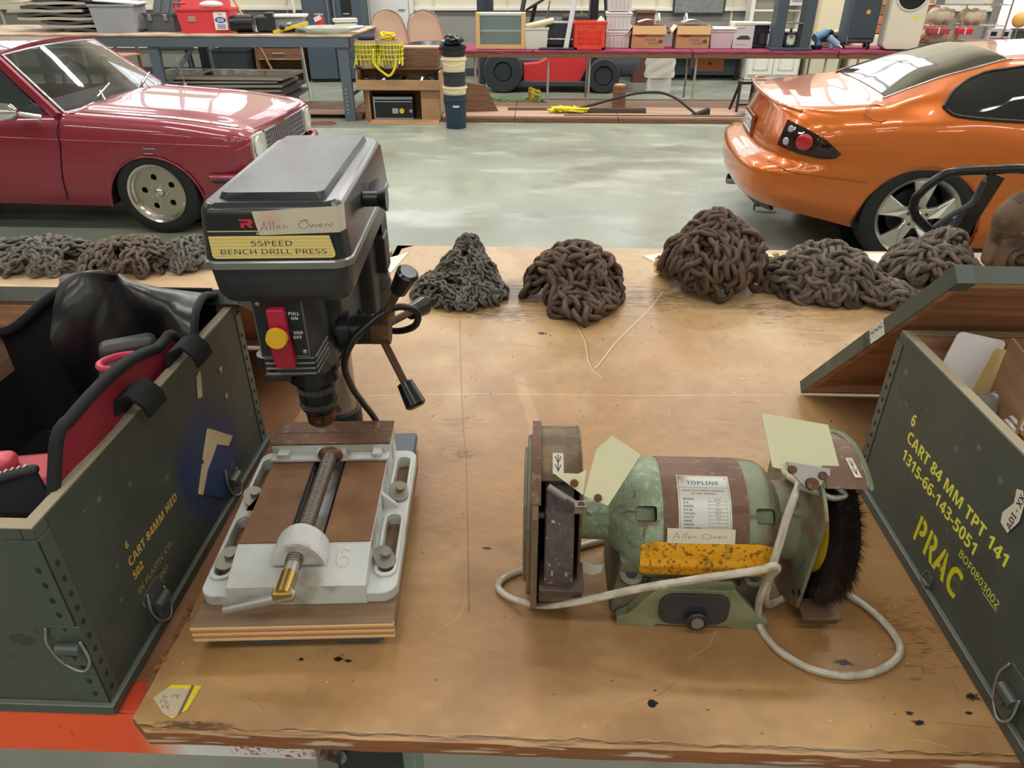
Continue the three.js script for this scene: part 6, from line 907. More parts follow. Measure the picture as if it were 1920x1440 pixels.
      disc(0.21, 0.73, 0.05, M(0xb51022, 0.12, 0, { clearcoat: 1 }), 'stop_lens'); disc(0.118, 0.785, 0.024, M(0xbfc0c0, 0.1, 0.4), 'reverse_lens'); disc(0.118, 0.717, 0.024, M(0xbfc0c0, 0.1, 0.4), 'reverse_lens');
    }
    // seams, fuel flap, plate, lower valance, exhausts
    const line = (pts, m = M(0x6b3208, 0.4), r = 0.0028) => { const P = pts.map(([u, y, s = 1]) => { const p = patch([u, u + 0.001], prof, shift, () => y, () => y + 0.001, 0.001, s, 1).attributes.position; return [p.getX(0), p.getY(0), p.getZ(0)]; }); return tube(P, r, P.length * 8); };
    mesh('bumper_seam', line([[0.09, 0.59], [0.2, 0.575], [0.3, 0.56], [0.45, 0.55], [0.6, 0.54], [0.72, 0.532]]), M(0x8a430d, 0.4), car);
    mesh('fuel_flap', (() => { const p = patch([0.69, 0.7], prof, shift, () => 0.905, () => 0.91, 0, 1, 1).attributes.position, a = [p.getX(0), p.getY(0), p.getZ(0)]; return xf(new THREE.TorusGeometry(0.068, 0.0028, 8, 40), [a[0], a[1], a[2] + 0.002], [-1.0, 0.05, 0]); })(), M(0x8a430d, 0.4), car);
    const np = ctex(256, 128, (c, w, h) => { c.fillStyle = '#dcdad6'; c.fillRect(0, 0, w, h); c.strokeStyle = '#44474c'; c.lineWidth = 8; c.strokeRect(4, 4, w - 8, h - 8); c.fillStyle = '#44474c'; c.font = 'bold 84px ' + FONT; c.fillText('GL12CA', 14, 94); });
    const bp = (u, y, s) => { const p = patch([u, u + 0.001], prof, shift, () => y, () => y + 0.002, 0.004, s, 1).attributes.position; return [p.getX(0), p.getY(0), p.getZ(0)]; };
    const sunk = [[0.006, -1], [0.003, -1], [0.0012, 1], [0.006, 1]]; void sunk;
    mesh('number_plate', xf(new THREE.PlaneGeometry(0.37, 0.12), [0.119, 0.7, -0.03], [0, -PI / 2, 0]), M(0xffffff, 0.5, 0, { map: np }), car, 'white number plate', true);
    mesh('plate_recess', ex(0.122, 0.14, 0.63, 0.77, -0.24, 0.18, 0.004), M(0x8a4512, 0.5), car);
    mesh('spoiler_lip', tube([[0.3, 0.9, 0.76], [0.2, 0.912, 0.6], [0.165, 0.918, 0.3], [0.155, 0.92, 0], [0.165, 0.918, -0.3], [0.2, 0.912, -0.6], [0.3, 0.9, -0.76]], 0.012, 50), paint, car);
    mesh('lower_valance', slab([0.26, 0.32, 0.4].map((y, i) => [-0.8, -0.66, -0.4, 0, 0.3, 0.5, 0.62, 0.7].map((v) => [0.06 + 0.07 * (2 - i) / 2 + 0.2 * (v / 0.8) ** 4, y - 0.02 * Math.abs(v) * (i < 1 ? -1 : 0), v])), 0.02), M(0x33373c, 0.55), car, 'dark grey lower bumper insert');
    for (const [v, u] of [[0.52, 0.23], [-0.2, 0.12]]) mesh('exhaust_tip', [soft(lathe([[0.03, 0], [0.038, 0], [0.038, 0.14], [0.03, 0.14]], 24), 30).rotateZ(-PI / 2).translate(u - 0.06, 0.245, v), cy(0.03, 0.005, u + 0.02, 0.245, v, 'x')], M(0xb0aea8, 0.15, 1), car);
  }
}
// ---------------------------------------------------------------- far side of the workshop: tables and everything on, under and behind them
{
  const TY = 0.72, LY = 0.95;
  const open = (w, h, d, t = 0.006, lipW = 0.012, taper = 0.9) => { // open tub, base at y=0
    const L = [[0, taper], [h * 0.5, (1 + taper) / 2], [h, 1]], ring = (y, k, o = 0) => [[-w / 2 * k + o, y, -d / 2 * k + o], [w / 2 * k - o, y, -d / 2 * k + o], [w / 2 * k - o, y, d / 2 * k - o], [-w / 2 * k + o, y, d / 2 * k - o], [-w / 2 * k + o, y, -d / 2 * k + o]];
    return [soft(grid([...L.map(([y, k]) => ring(y, k)).reverse(), ...[]].reverse()), 30), soft(grid(L.map(([y, k]) => ring(y + (y ? 0 : t), k, t)).reverse()), 30), ex(-w / 2 * taper, w / 2 * taper, 0, t, -d / 2 * taper, d / 2 * taper),
      ex(-w / 2 - lipW, w / 2 + lipW, h - 0.02, h, d / 2, d / 2 + lipW), ex(-w / 2 - lipW, w / 2 + lipW, h - 0.02, h, -d / 2 - lipW, -d / 2), ex(-w / 2 - lipW, -w / 2, h - 0.02, h, -d / 2, d / 2), ex(w / 2, w / 2 + lipW, h - 0.02, h, -d / 2, d / 2)];
  };
  const simple = (name, label, cat, pos, turn, parts, group) => { const t = thing(name, label, cat, pos, turn, group); for (const [n, g, m, l, k] of parts) mesh(n, g, m, t, l, k); return t; };

  // ---- stage boards
  { const t = thing('stage_board', 'low plywood stage boards on a brown timber edge under the far tables', 'stage'); const e = [-1.18, -0.3, 0.95, 2.6, 4.2, 5.8];
    for (let i = 0; i < 5; i++) mesh('plywood_sheet', ex(e[i] + 0.004, e[i + 1] - 0.004, 0.052 + 0.002 * (i % 2), 0.07, -10.4, -9.06), mat.ply, t);
    for (let i = 0; i < 5; i++) mesh('edge_timber', ex(e[i] + 0.003, e[i + 1] - 0.003, 0, 0.052, -9.1, -9.04, 0.004), mat.darkWood, t);
    mesh('joist', ex(-1.18, 5.8, 0, 0.05, -10.4, -10.3), mat.darkWood, t);
    const l = thing('stage_board', 'plywood stage board with a brown edge under the dark steel bench', 'stage'); mesh('plywood_sheet', ex(-3.1, -2.35, 0.05, 0.07, -10.1, -9.2), mat.ply, l); mesh('edge_timber', ex(-2.35, -2.18, 0, 0.06, -9.7, -9.1, 0.004), mat.darkWood, l); }

  // ---- dark steel work bench on the side of the red car
  { const t = thing('steel_bench', 'dark grey steel work bench with a timber top behind the maroon car', 'work bench'), s = M(0x626e7a, 0.5, 0.3);  // steel colour lightened to carry haze
    mesh('bench_top', ex(-8.6, -2.19, LY - 0.02, LY, -10.5, -9.0, 0.004), M(0xffffff, 0.5, 0, { map: two(0xa98c74, 0xcdb49c, 4, 220, 0.3, 0.7, 256, 0.8) }), t);
    mesh('apron', [ex(-8.6, -2.22, LY - 0.13, LY - 0.02, -9.06, -9.01, 0.004), ex(-2.27, -2.22, LY - 0.13, LY - 0.02, -10.45, -9.02, 0.004)], s, t);
    for (const x of [-2.3, -4.55, -6.8]) for (const z of [-9.06, -10.42]) mesh('leg', [beam([x, 0, z], [x, LY - 0.1, z], 0.12, 0.06)], s, t);
    mesh('brace', [beam([-2.26, 0.75, -9.1], [-2.26, 0.42, -10.4], 0.03, 0.03), beam([-2.26, 0.3, -9.1], [-2.26, 0.3, -10.4], 0.03, 0.03), beam([-4.5, 0.4, -9.1], [-4.1, LY - 0.14, -9.1], 0.04, 0.03)], s, t);
    const holes = []; for (let k = 0; k < 7; k++) holes.push(cy(0.012, 0.004, -2.31, 0.1 + 0.045 * k, -9.0, 'z')); mesh('rivet', holes, mat.zinc, t); }
  // stack of dark mats and pale edged panels
  { const r = rng(88); for (let k = 0; k < 9; k++) { const dark = k % 2 === 0, w = dark ? 1.0 - 0.08 * r() : 0.92, x0 = -6.4 + 0.35 * Math.abs(k - 4) / 4 * (k < 4 ? 1.5 : 0.3) + (dark ? 0.15 : 0);
    const P = Array.from({ length: 4 }, (_, i) => Array.from({ length: 12 }, (_, j) => [x0 + w * j / 11 - 0.02 * i * (r() * 0.2), 0.025 * Math.sin(j * 0.9 + k) * (dark ? 0.5 : 0.15) + 0.022, -0.45 + 0.25 * i])); const g = slab(P.map((row) => row.slice()).reverse(), 0.03);
    const o = solo(dark ? 'car_mat' : 'trim_panel', g, dark ? M(0x4a5058, 0.75) : M(0xbdb4a0, 0.6), dark ? ['lowest dark carpet mat in the stack on the steel bench', '', 'dark carpet mat low in the stack on the steel bench', '', 'middle dark carpet mat in the stack on the steel bench', '', 'dark carpet mat high in the stack on the steel bench', '', 'topmost dark carpet mat in the stack on the steel bench'][k] : ['', 'lowest pale edged trim panel in the stack on the steel bench', '', 'second lowest pale edged trim panel in the stack on the steel bench', '', 'second highest pale edged trim panel in the stack on the steel bench', '', 'highest pale edged trim panel in the stack on the steel bench'][k], dark ? 'mat' : 'panel', dark ? 'dark mats stacked on the steel bench' : 'pale panels stacked on the steel bench', [0, LY + 0.012 + 0.041 * k, -9.65]); void o; } }
  simple('storage_tub', 'grey plastic storage tub with a loose white lid on the steel bench', 'tub', [-5.07, LY, -9.45], 0.1, [['tub', open(0.5, 0.3, 0.42), M(0x9aa1a8, 0.5)], ['lid', [xf(bx(0.5, 0.02, 0.4, 0, 0, 0, 0.008), [0.05, 0.32, 0], [0, 0.1, -0.08])], M(0xd9dbd8, 0.5)]]);
  simple('toolbox', 'dark grey plastic toolbox with its lid propped open', 'toolbox', [-4.56, LY, -9.55], -0.15, [['body', [...open(0.4, 0.2, 0.3, 0.006, 0.008, 0.94)], M(0x565d63, 0.55)], ['lid', xf([bx(0.41, 0.05, 0.3, 0, 0, 0, 0.015), ...[-1, 0, 1].map((k) => bx(0.06, 0.02, 0.26, k * 0.12, 0.03, 0, 0.006))].reduce((a, b) => merge([a, b])), [0, 0.28, -0.13], [1.0, 0, 0]), M(0x4b5258, 0.5)], ['latch', [ex(-0.13, -0.08, 0.12, 0.19, 0.15, 0.17, 0.005), ex(0.08, 0.13, 0.12, 0.19, 0.15, 0.17, 0.005)], mat.zinc]]);
  { const stk = ctex(128, 160, (c, w, h) => { c.fillStyle = '#e4e2e2'; c.fillRect(0, 0, w, h); c.fillStyle = '#4a5a9c'; c.font = 'bold 22px ' + FONT; c.textAlign = 'center'; c.fillText('THE', 64, 30); c.beginPath(); c.ellipse(64, 72, 56, 28, 0, 0, 7); c.fill(); c.fillStyle = '#fff'; c.font = 'bold 40px ' + FONT; c.fillText('ICE', 64, 86); c.fillStyle = '#4a5a9c'; for (let i = 0; i < 3; i++) c.fillRect(24, 112 + 14 * i, 80, 8); });
    const t = simple('cool_box', 'red plastic cool box with an open lid and a white and blue sticker', 'cool box', [-3.97, LY, -9.4], 0.1, [['body', open(0.62, 0.26, 0.36, 0.02, 0.014, 0.9), mat.redPlastic], ['lid', xf(bx(0.6, 0.05, 0.36, 0, 0, 0, 0.02), [-0.06, 0.36, -0.2], [1.25, 0, 0.05]), mat.redPlastic], ['handle', tube([[-0.33, 0.22, 0.02], [-0.36, 0.3, 0.05], [-0.2, 0.31, 0.12]], 0.012, 16), M(0xc8303a, 0.4)], ['badge', bx(0.09, 0.06, 0.012, -0.14, 0.15, 0.176, 0.005), M(0xb08a78, 0.5)]]);
    mesh('sticker', new THREE.PlaneGeometry(0.15, 0.19).rotateX(-0.06).translate(0.19, 0.13, 0.183), M(0xffffff, 0.5, 0, { map: stk }), t, 'white and blue sticker', true);
    simple('plastic_bag', 'crumpled white bag on top of the red cool box', 'bag', [-3.89, LY + 0.262, -9.36], 0, [['bag', xf(new THREE.IcosahedronGeometry(0.09, 2), [0, 0.03, 0], [0, 0.4, 0], [1.5, 0.5, 0.8]), mat.white]]); }
  simple('electric_motor', 'black electric pump motor lying beside the red cool box', 'motor', [-3.4, LY, -9.3], 0.1, [['motor_body', [cy(0.095, 0.2, -0.1, 0.1, 0, 'x'), cy(0.08, 0.08, -0.22, 0.1, 0, 'x', 0.095)], M(0x1c2126, 0.3, 0.2)], ['pump_end', [bx(0.16, 0.17, 0.16, 0.12, 0.1, 0, 0.03), bx(0.1, 0.2, 0.14, 0.2, 0.12, 0, 0.02)], M(0x22282e, 0.4)], ['shaft', cy(0.02, 0.06, -0.28, 0.1, 0, 'x'), mat.chrome], ['foot', ex(-0.18, 0.24, 0, 0.012, -0.09, 0.09), mat.darkSteel]]);
  simple('jar_box', 'small white topped display box on the steel bench', 'box', [-3.02, LY, -9.5], 0.2, [['body', bx(0.34, 0.16, 0.26, 0, 0.08, 0, 0.01), M(0x8b9198, 0.5)], ['lid', bx(0.42, 0.025, 0.32, 0, 0.175, 0, 0.008), M(0xdcdcd8, 0.3)]]);
  simple('spirit_level', 'yellow spirit level lying slanted beside the white topped box', 'spirit level', [-2.93, LY + 0.045, -9.2], 0.35, [['rail', xf(bx(0.42, 0.035, 0.03, 0, 0, 0, 0.004), [0, 0.02, 0], [0, 0, 0.22]), M(0xd8b73a, 0.4)], ['vial', xf(cy(0.012, 0.05, 0, 0.042, 0, 'x'), [0, 0.02, 0], [0, 0, 0.22]), M(0x9fd08a, 0.2)]]);
  simple('power_tool', 'small black power tool lying under the spirit level', 'tool', [-2.97, LY, -9.22], 0.4, [['body', [bx(0.16, 0.08, 0.08, 0, 0.05, 0, 0.025), xf(bx(0.06, 0.12, 0.05, 0, 0, 0, 0.02), [-0.06, 0.06, 0.02], [1.2, 0, 0.3])], mat.blackGloss]]);
  simple('glass_tray', 'shallow clear glass tray on the end of the steel bench', 'tray', [-2.5, LY, -9.3], 0.1, [['dish', slab([0, 0.35, 0.7, 1].map((t) => Array.from({ length: 25 }, (_, j) => { const a = j / 24 * 2 * PI, r = 0.08 + 0.26 * t; return [r * Math.cos(a) * 1.25, 0.012 + 0.06 * t * t, r * Math.sin(a) * 0.8]; })), 0.008), M(0xdfe6e0, 0.05, 0, { transmission: 0.6, thickness: 0 })], ['base', cy(0.1, 0.01, 0, 0.005, 0), M(0xdfe6e0, 0.1, 0, { transmission: 0.6, thickness: 0 })]]);
  for (let k = 0; k < 3; k++) simple('book', ['lowest book in the small pile by the dark fridge, white spine', 'middle book in the small pile by the dark fridge, dark cover', 'topmost book in the small pile by the dark fridge, open white cover'][k], 'book', [-2.44, LY + 0.002 + 0.042 * k, -9.85], 0.15 + 0.12 * k, [['cover', [bx(0.28, 0.006, 0.2, 0, 0.003, 0), bx(0.28, 0.006, 0.2, 0, 0.035, 0), bx(0.006, 0.038, 0.2, -0.138, 0.019, 0)], M([0xbfc2c8, 0x55585e, 0xe2e2de][k], 0.5)], ['pages', bx(0.268, 0.028, 0.19, 0.003, 0.019, 0), mat.paper]], 'books piled on the steel bench');
  simple('tin_can', 'small red and white tin behind the glass tray', 'tin', [-2.78, LY, -9.9], 0, [['can', cy(0.055, 0.16, 0, 0.08, 0), M(0xb23440, 0.4)], ['lid', cy(0.057, 0.012, 0, 0.165, 0), mat.zinc], ['tag', xf(bx(0.09, 0.05, 0.004, 0.03, 0.12, 0.058), [0, 0, 0], [0, 0.3, 0.4]), mat.white]]);
  for (const [x, lab, c, a] of [[-3.62, 'wooden broom handle leaning on the wall behind the motor', 0xc49a78, -0.4], [-3.28, 'white painted pole standing behind the motor', 0xd4d6d6, -0.06]]) simple('pole', lab, 'pole', [x, 0, -10.75], 0, [['shaft', xf(cy(0.018, 1.9, 0, 0.95, 0), [0, 0, 0], [0, 0, -a]), M(c, 0.5)], ['ferrule', xf(cy(0.022, 0.08, 0, 1.05, 0), [0, 0, 0], [0, 0, -a]), mat.slate]]);
  // under the steel bench: stacked doors, stool, chair
  { const cs = [0xb9b4a6, 0x6b6a6c, 0x9b9284, 0x5b5c62, 0xa89a90, 0x4f525a, 0xc2bdae], lab = ['lowest door panel in the stack under the steel bench', 'second lowest door panel in the stack under the steel bench', 'third lowest door panel in the stack under the steel bench', 'middle door panel in the stack under the steel bench', 'third highest door panel in the stack under the steel bench', 'second highest door panel in the stack under the steel bench', 'topmost door panel with dark inset panes in the stack under the steel bench'];
    for (let k = 0; k < 7; k++) { const t = thing('door_panel', lab[k], 'door panel', [-4.15 + 0.06 * Math.sin(k * 2.3), 0.13 + 0.046 * k, -9.86], 0.05 * Math.sin(k * 1.7), 'door panels stacked flat under the steel bench'); mesh('slab', bx(1.85 + 0.12 * Math.sin(k), 0.036, 0.8, 0, 0.018, 0, 0.004), M(cs[k], 0.55), t); if (k === 6) for (let i = 0; i < 3; i++) mesh('inset_pane', bx(0.46, 0.004, 0.5, -0.58 + 0.58 * i, 0.0365, 0), M(0x2c3038, 0.2), t); else mesh('edge_strip', bx(1.8, 0.016, 0.006, 0, 0.018, 0.402), M(0xcfcabd, 0.5), t); }
    simple('timber_bearer', 'dark timber bearer carrying the stacked door panels', 'timber', [-4.15, 0, -9.66], 0, [['beam', ex(-0.9, 0.9, 0, 0.125, -0.06, 0.06, 0.005), mat.darkWood]]); simple('timber_bearer', 'second dark timber bearer at the rear of the stacked door panels', 'timber', [-4.15, 0, -10.08], 0, [['beam', ex(-0.9, 0.9, 0, 0.125, -0.06, 0.06, 0.005), mat.darkWood]]);
    simple('workshop_stool', 'dark padded stool behind the maroon car under the steel bench', 'stool', [-5.35, 0, -11.2], 0.3, [['seat', bx(0.5, 0.06, 0.42, 0, 0.62, 0, 0.02), M(0x3b434b, 0.7)], ...[[-1, -1], [1, -1], [-1, 1], [1, 1]].map(([a, b]) => ['leg', beam([0.2 * a, 0.6, 0.16 * b], [0.24 * a, 0, 0.2 * b], 0.035, 0.035), mat.darkSteel]), ['rung', [beam([-0.22, 0.22, 0.18], [0.22, 0.22, 0.18], 0.025, 0.025), beam([-0.22, 0.22, -0.18], [0.22, 0.22, -0.18], 0.025, 0.025)], mat.darkSteel]]);
    simple('wooden_chair', 'old wooden chair standing by the wall behind the maroon car', 'chair', [-6.5, 0, -11.8], -0.2, [['seat', bx(0.44, 0.03, 0.42, 0, 0.45, 0, 0.01), mat.wood], ['back_rail', [bx(0.44, 0.06, 0.025, 0, 0.9, -0.2, 0.01), bx(0.4, 0.04, 0.02, 0, 0.7, -0.2, 0.008)], mat.wood], ...[[-1, -1], [1, -1], [-1, 1], [1, 1]].map(([a, b]) => ['leg', beam([0.19 * a, b < 0 ? 0.92 : 0.45, 0.19 * b], [0.2 * a, 0, 0.2 * b], 0.035, 0.035), mat.darkWood])]);
    for (let k = 0; k < 4; k++) simple('panel_board', ['first upright grey board leaning on the wall from the stool', 'second upright board leaning on the wall from the stool, pale', 'third upright board leaning on the wall from the stool, dark', 'fourth upright board leaning on the wall from the stool, pale'][k], 'board', [-5.4 + 0.12 * k, 0, -12.88], 0, [['board', xf(bx(0.09, 0.95, 0.6, 0, 0.48, 0, 0.004), [0, 0, 0], [0, 0, -0.06]), M(k % 2 ? 0xc3bba8 : 0x62666c, 0.6)]]);
    simple('black_crate', 'black plastic crate standing by the wall beyond the door panel stack', 'crate', [-4.9, 0, -12.3], 0, [['crate', open(0.56, 0.5, 0.4), M(0x2b3138, 0.6)]]); }
  { const t = simple('wooden_cabinet', 'small brown wooden cabinet by the dark fridge', 'cabinet', [-4.17, 0, -12.55], 0, [['carcass', [ex(-0.38, -0.35, 0, 0.62, -0.25, 0.25), ex(0.35, 0.38, 0, 0.62, -0.25, 0.25), ex(-0.38, 0.38, 0.6, 0.63, -0.25, 0.26), ex(-0.35, 0.35, 0, 0.6, -0.25, -0.22)], mat.darkWood], ['shelf', ex(-0.35, 0.35, 0.34, 0.36, -0.22, 0.24), mat.wood], ['drawer', ex(-0.35, 0.35, 0.36, 0.5, -0.2, 0.245, 0.004), mat.darkWood]]); mesh('drawer_handle', bx(0.2, 0.02, 0.02, 0, 0.43, 0.255, 0.005), mat.zinc, t.children[2]); }
  { const t = thing('fridge', 'large dark blue grey double door fridge with a water dispenser', 'fridge', [-3.28, 0, -12.7], 0.06), m = M(0x4a5865, 0.4, 0.2); mesh('cabinet', bx(0.92, 1.75, 0.65, 0, 0.905, -0.05, 0.012), M(0x3e4a56, 0.5), t); for (const s of [-1, 1]) { const d = mesh('fridge_door', bx(0.45, 1.7, 0.07, 0.23 * s, 0.9, 0.31, 0.012), m, t); mesh('handle', bx(0.03, 0.9, 0.03, 0.05 * s, 1.05, 0.36, 0.01), M(0x9aa4ab, 0.3, 0.8), d); } mesh('dispenser', [bx(0.16, 0.3, 0.02, 0.23, 1.12, 0.345, 0.008)], mat.black, t); mesh('dispenser_tray', bx(0.1, 0.02, 0.03, 0.23, 0.99, 0.36, 0.004), mat.zinc, t); mesh('foot_grille', bx(0.88, 0.05, 0.02, 0, 0.03, 0.3), mat.black, t); }  // fridge blue grey lightened; haze is painted into the colour
  { const d = new THREE.Group(); d.name = 'door_1'; d.position.set(-2.5, 0, -13.2); d.userData.kind = 'structure'; scene.add(d); mesh('door_leaf', ex(-0.32, 0.32, 0.02, 2.05, 0.055, 0.085, 0.004), M(0xd3d6d6, 0.45), d); mesh('door_frame', [ex(-0.4, -0.33, 0, 2.12, 0.05, 0.1, 0.004), ex(0.33, 0.4, 0, 2.12, 0.05, 0.1, 0.004), ex(-0.4, 0.4, 2.06, 2.12, 0.05, 0.1, 0.004)], mat.white, d); mesh('door_handle', bar([0.26, 1.02, 0.1], [0.16, 1.02, 0.1], 0.012), mat.zinc, d); }

  // ---- tables covered with maroon cloth
  const cloth = M(0x8e2c52, 0.8, 0, { sheen: 0.3, sheenColor: 0xd080a0 });
  const tabs = [[-2.05, -0.1, 'maroon clothed folding table with the frame and white bin on it'], [-0.09, 1.9, 'maroon clothed folding table with the red crate and cardboard boxes on it'], [1.91, 3.7, 'maroon clothed folding table with the tubs and dark speaker stand on it'], [3.71, 5.9, 'maroon clothed folding table with the chrome wire shelf on it']];
  for (const [a, b, lab] of tabs) { const t = thing('folding_table', lab, 'table', [(a + b) / 2, 0, -10.25]), w = (b - a) / 2 - 0.004; mesh('table_top', ex(-w, w, TY - 0.085, TY - 0.006, -0.39, 0.39, 0.004), mat.darkWood, t); for (const lx of { '-2.05': [-1.93, -0.84], '-0.09': [0.1, 0.63], '1.91': [1.98, 3.6], '3.71': [4.0, 5.8] }[a]) for (const sz of [-1, 1]) mesh('leg', bar([lx - (a + b) / 2, 0.0705, sz * 0.3], [lx - (a + b) / 2, TY - 0.08, sz * 0.3], 0.014), M(0xb5b2ad, 0.4, 0.5), t);
    const g = []; const n = 26; for (let i = 0; i <= 5; i++) { const row = []; for (let j = 0; j <= n; j++) { const x = -w - 0.002 + (2 * w + 0.004) * j / n; row.push(i < 4 ? [x, TY + 0.0015 * Math.sin(j * 2 + i * 3), -0.395 + 0.263 * i] : [x, TY - (i - 3.6) * 0.018 - 0.004 * Math.sin(j * 1.3), 0.399 + 0.004 * Math.sin(j * 1.7)]); } g.push(row); }
    const c = solo('tablecloth', slab(g.reverse(), 0.004), cloth, lab.replace('maroon clothed folding table with', 'maroon cloth spread under').replace(' on it', ''), 'tablecloth', null, [(a + b) / 2, 0, -10.25]); void c; }
  // ---- things on the maroon tables; z rows in front and behind
  const put = (x0, x1, z) => [(x0 + x1) / 2, TY + 0.004, z];
  { const t = thing('display_case', 'square pale timber framed glass display case', 'display case', [-0.51, TY + 0.004, -10.05]), w = 0.31, h = 0.41, p = M(0xd8b27a, 0.5); mesh('frame', [ex(-w, -w + 0.05, 0, h, -0.1, 0.1, 0.004), ex(w - 0.05, w, 0, h, -0.1, 0.1, 0.004), ex(-w + 0.05, w - 0.05, 0, 0.05, -0.1, 0.1, 0.004)], p, t); mesh('top_rail', ex(-w + 0.05, w - 0.05, h - 0.03, h, -0.1, 0.1, 0.004), M(0xcfd0cc, 0.4), t); mesh('glass_pane', ex(-w + 0.05, w - 0.05, 0.05, h - 0.03, 0.085, 0.089), M(0xe8f2f2, 0.03, 0, { transmission: 0.9, thickness: 0 }), t); mesh('backing', ex(-w + 0.05, w - 0.05, 0.05, h - 0.03, -0.1, -0.095), M(0x9fb2b8, 0.15, 0.4), t); mesh('inner_shelf', ex(-w + 0.05, w - 0.05, 0.2, 0.215, -0.09, 0.08), mat.white, t); }
  simple('plastic_bin', 'small white plastic bin holding a paper roll beside the display case', 'bin', [-0.07, TY + 0.004, -10.1], 0.1, [['bin', open(0.3, 0.24, 0.24, 0.006, 0.01, 0.9), M(0xd4d4cc, 0.5)]]); simple('paper_roll', 'paper roll lying slanted across the small white bin', 'roll', [-0.02, TY + 0.265, -10.1], 0.1, [['roll', xf(cy(0.035, 0.36, 0, 0, 0, 'x'), [0, 0.02, 0], [0, 0, 0.2]), M(0xdccfae, 0.6)], ['core', xf(cy(0.015, 0.365, 0, 0, 0, 'x'), [0, 0.02, 0], [0, 0, 0.2]), mat.card]]);
  simple('car_radio_case', 'dark equipment case with chrome trim lying behind the leaning strip', 'case', [0.28, TY + 0.004, -10.3], -0.1, [['body', bx(0.42, 0.28, 0.3, 0, 0.16, 0, 0.02), M(0x30363c, 0.4)], ['trim', [bx(0.4, 0.02, 0.02, 0, 0.1, 0.155, 0.005), bx(0.4, 0.02, 0.02, 0, 0.29, 0.15, 0.005)], mat.chrome], ['foot', bx(0.4, 0.02, 0.26, 0, 0.01, 0), mat.black]]);
  simple('black_mat', 'flat dark rubber mat on the maroon cloth before the equipment case', 'mat', [0.2, TY + 0.006, -9.97], 0, [['mat', bx(0.44, 0.014, 0.18, 0, 0.007, 0, 0.005), M(0x2b3036, 0.7)]]);
  simple('metal_strip', 'long aluminium angle strip leaning upright beside the red crate', 'metal strip', [0.318, TY + 0.02, -9.95], 0, [['angle', [xf(ex(-0.03, 0.03, 0, 1.0, -0.003, 0.003), [0, 0, 0], [-0.2, 0, -0.17]), xf(ex(0.024, 0.03, 0, 1.0, -0.04, 0.003), [0, 0, 0], [-0.2, 0, -0.17])], M(0xc9cccf, 0.3, 0.8)], ['end_cap', xf(ex(-0.035, 0.035, -0.015, 0.015, -0.04, 0.01, 0.003), [0, 0, 0], [-0.2, 0, -0.17]), mat.zinc]]);
  { const t = thing('plastic_crate', 'red slatted plastic crate with a white paper in its corner', 'crate', [0.61, TY + 0.004, -10.05]), w = 0.2, h = 0.32, d = 0.16, m = M(0xd8432f, 0.45);
    mesh('crate_frame', [ex(-w, w, 0, 0.03, -d, d, 0.004), ex(-w, -w + 0.05, 0, h, d - 0.012, d, 0.003), ex(w - 0.05, w, 0, h, d - 0.012, d, 0.003), ex(-w + 0.05, -0.06, 0.21, h, d - 0.012, d, 0.003), ex(0.06, w - 0.05, 0.21, h, d - 0.012, d, 0.003), ex(-0.06, 0.06, 0.21, 0.24, d - 0.012, d), ex(-0.06, 0.06, 0.27, h, d - 0.012, d), ex(-w, w, 0, h, -d, -d + 0.012, 0.003), ex(-w, -w + 0.012, 0, h, -d, d, 0.003), ex(w - 0.012, w, 0, h, -d, d, 0.003), ex(-w - 0.01, w + 0.01, h - 0.025, h, d, d + 0.01, 0.003)], m, t);
    for (let k = 0; k < 13; k++) mesh('slat', ex(-w + 0.056 + 0.0235 * k, -w + 0.066 + 0.0235 * k, 0.03, 0.21, d - 0.01, d - 0.002), m, t); for (const y of [0.09, 0.15]) mesh('slat', ex(-w + 0.05, w - 0.05, y, y + 0.01, d - 0.009, d - 0.001), m, t);
    simple('paper_sheet', 'crumpled white paper on the rim of the red crate', 'paper', [0.74, TY + 0.328, -9.96], 0.4, [['sheet', xf(new THREE.ConeGeometry(0.06, 0.06, 5), [0, 0.03, 0], [0, 0, 0], [1, 1, 0.4]), mat.white]]); }
  for (let k = 0; k < 3; k++) simple('storage_box', ['lowest white storage box in the stack beside the red crate', 'middle white storage box in the stack beside the red crate', 'topmost white storage box in the stack beside the red crate'][k], 'storage box', [0.99, TY + 0.004 + 0.21 * k, -10.3], 0, [['box', open(0.3, 0.17, 0.26, 0.006, 0.008, 0.92), M(0xd6d4d4, 0.45)], ['lid', bx(0.33, 0.028, 0.29, 0, 0.186, 0, 0.008), M(0xe0dfdc, 0.4)], ...[-2, -1, 0, 1, 2].map((i) => ['rib', bx(0.006, 0.12, 0.006, i * 0.05, 0.085, 0.128), M(0xc4c2c4, 0.5)])], 'white storage boxes stacked by the red crate');
  const fruit = ctex(256, 192, (c, w, h) => { c.fillStyle = '#b9906a'; c.fillRect(0, 0, w, h); c.fillStyle = '#c0505a'; c.beginPath(); c.ellipse(70, 40, 66, 58, 0, 0, 7); c.fill(); c.fillStyle = '#8e4a44'; c.save(); c.translate(150, 20); c.rotate(0.2); c.fillRect(-20, 0, 120, 8); c.restore(); c.fillStyle = '#5e5048'; c.font = 'bold 30px serif'; c.fillText('Fresh', 100, 128); c.fillText('Fruit', 130, 158); c.beginPath(); c.arc(222, 132, 18, 0, 7); c.fill(); grain(c, w, h, 3, 900, 0.15); });
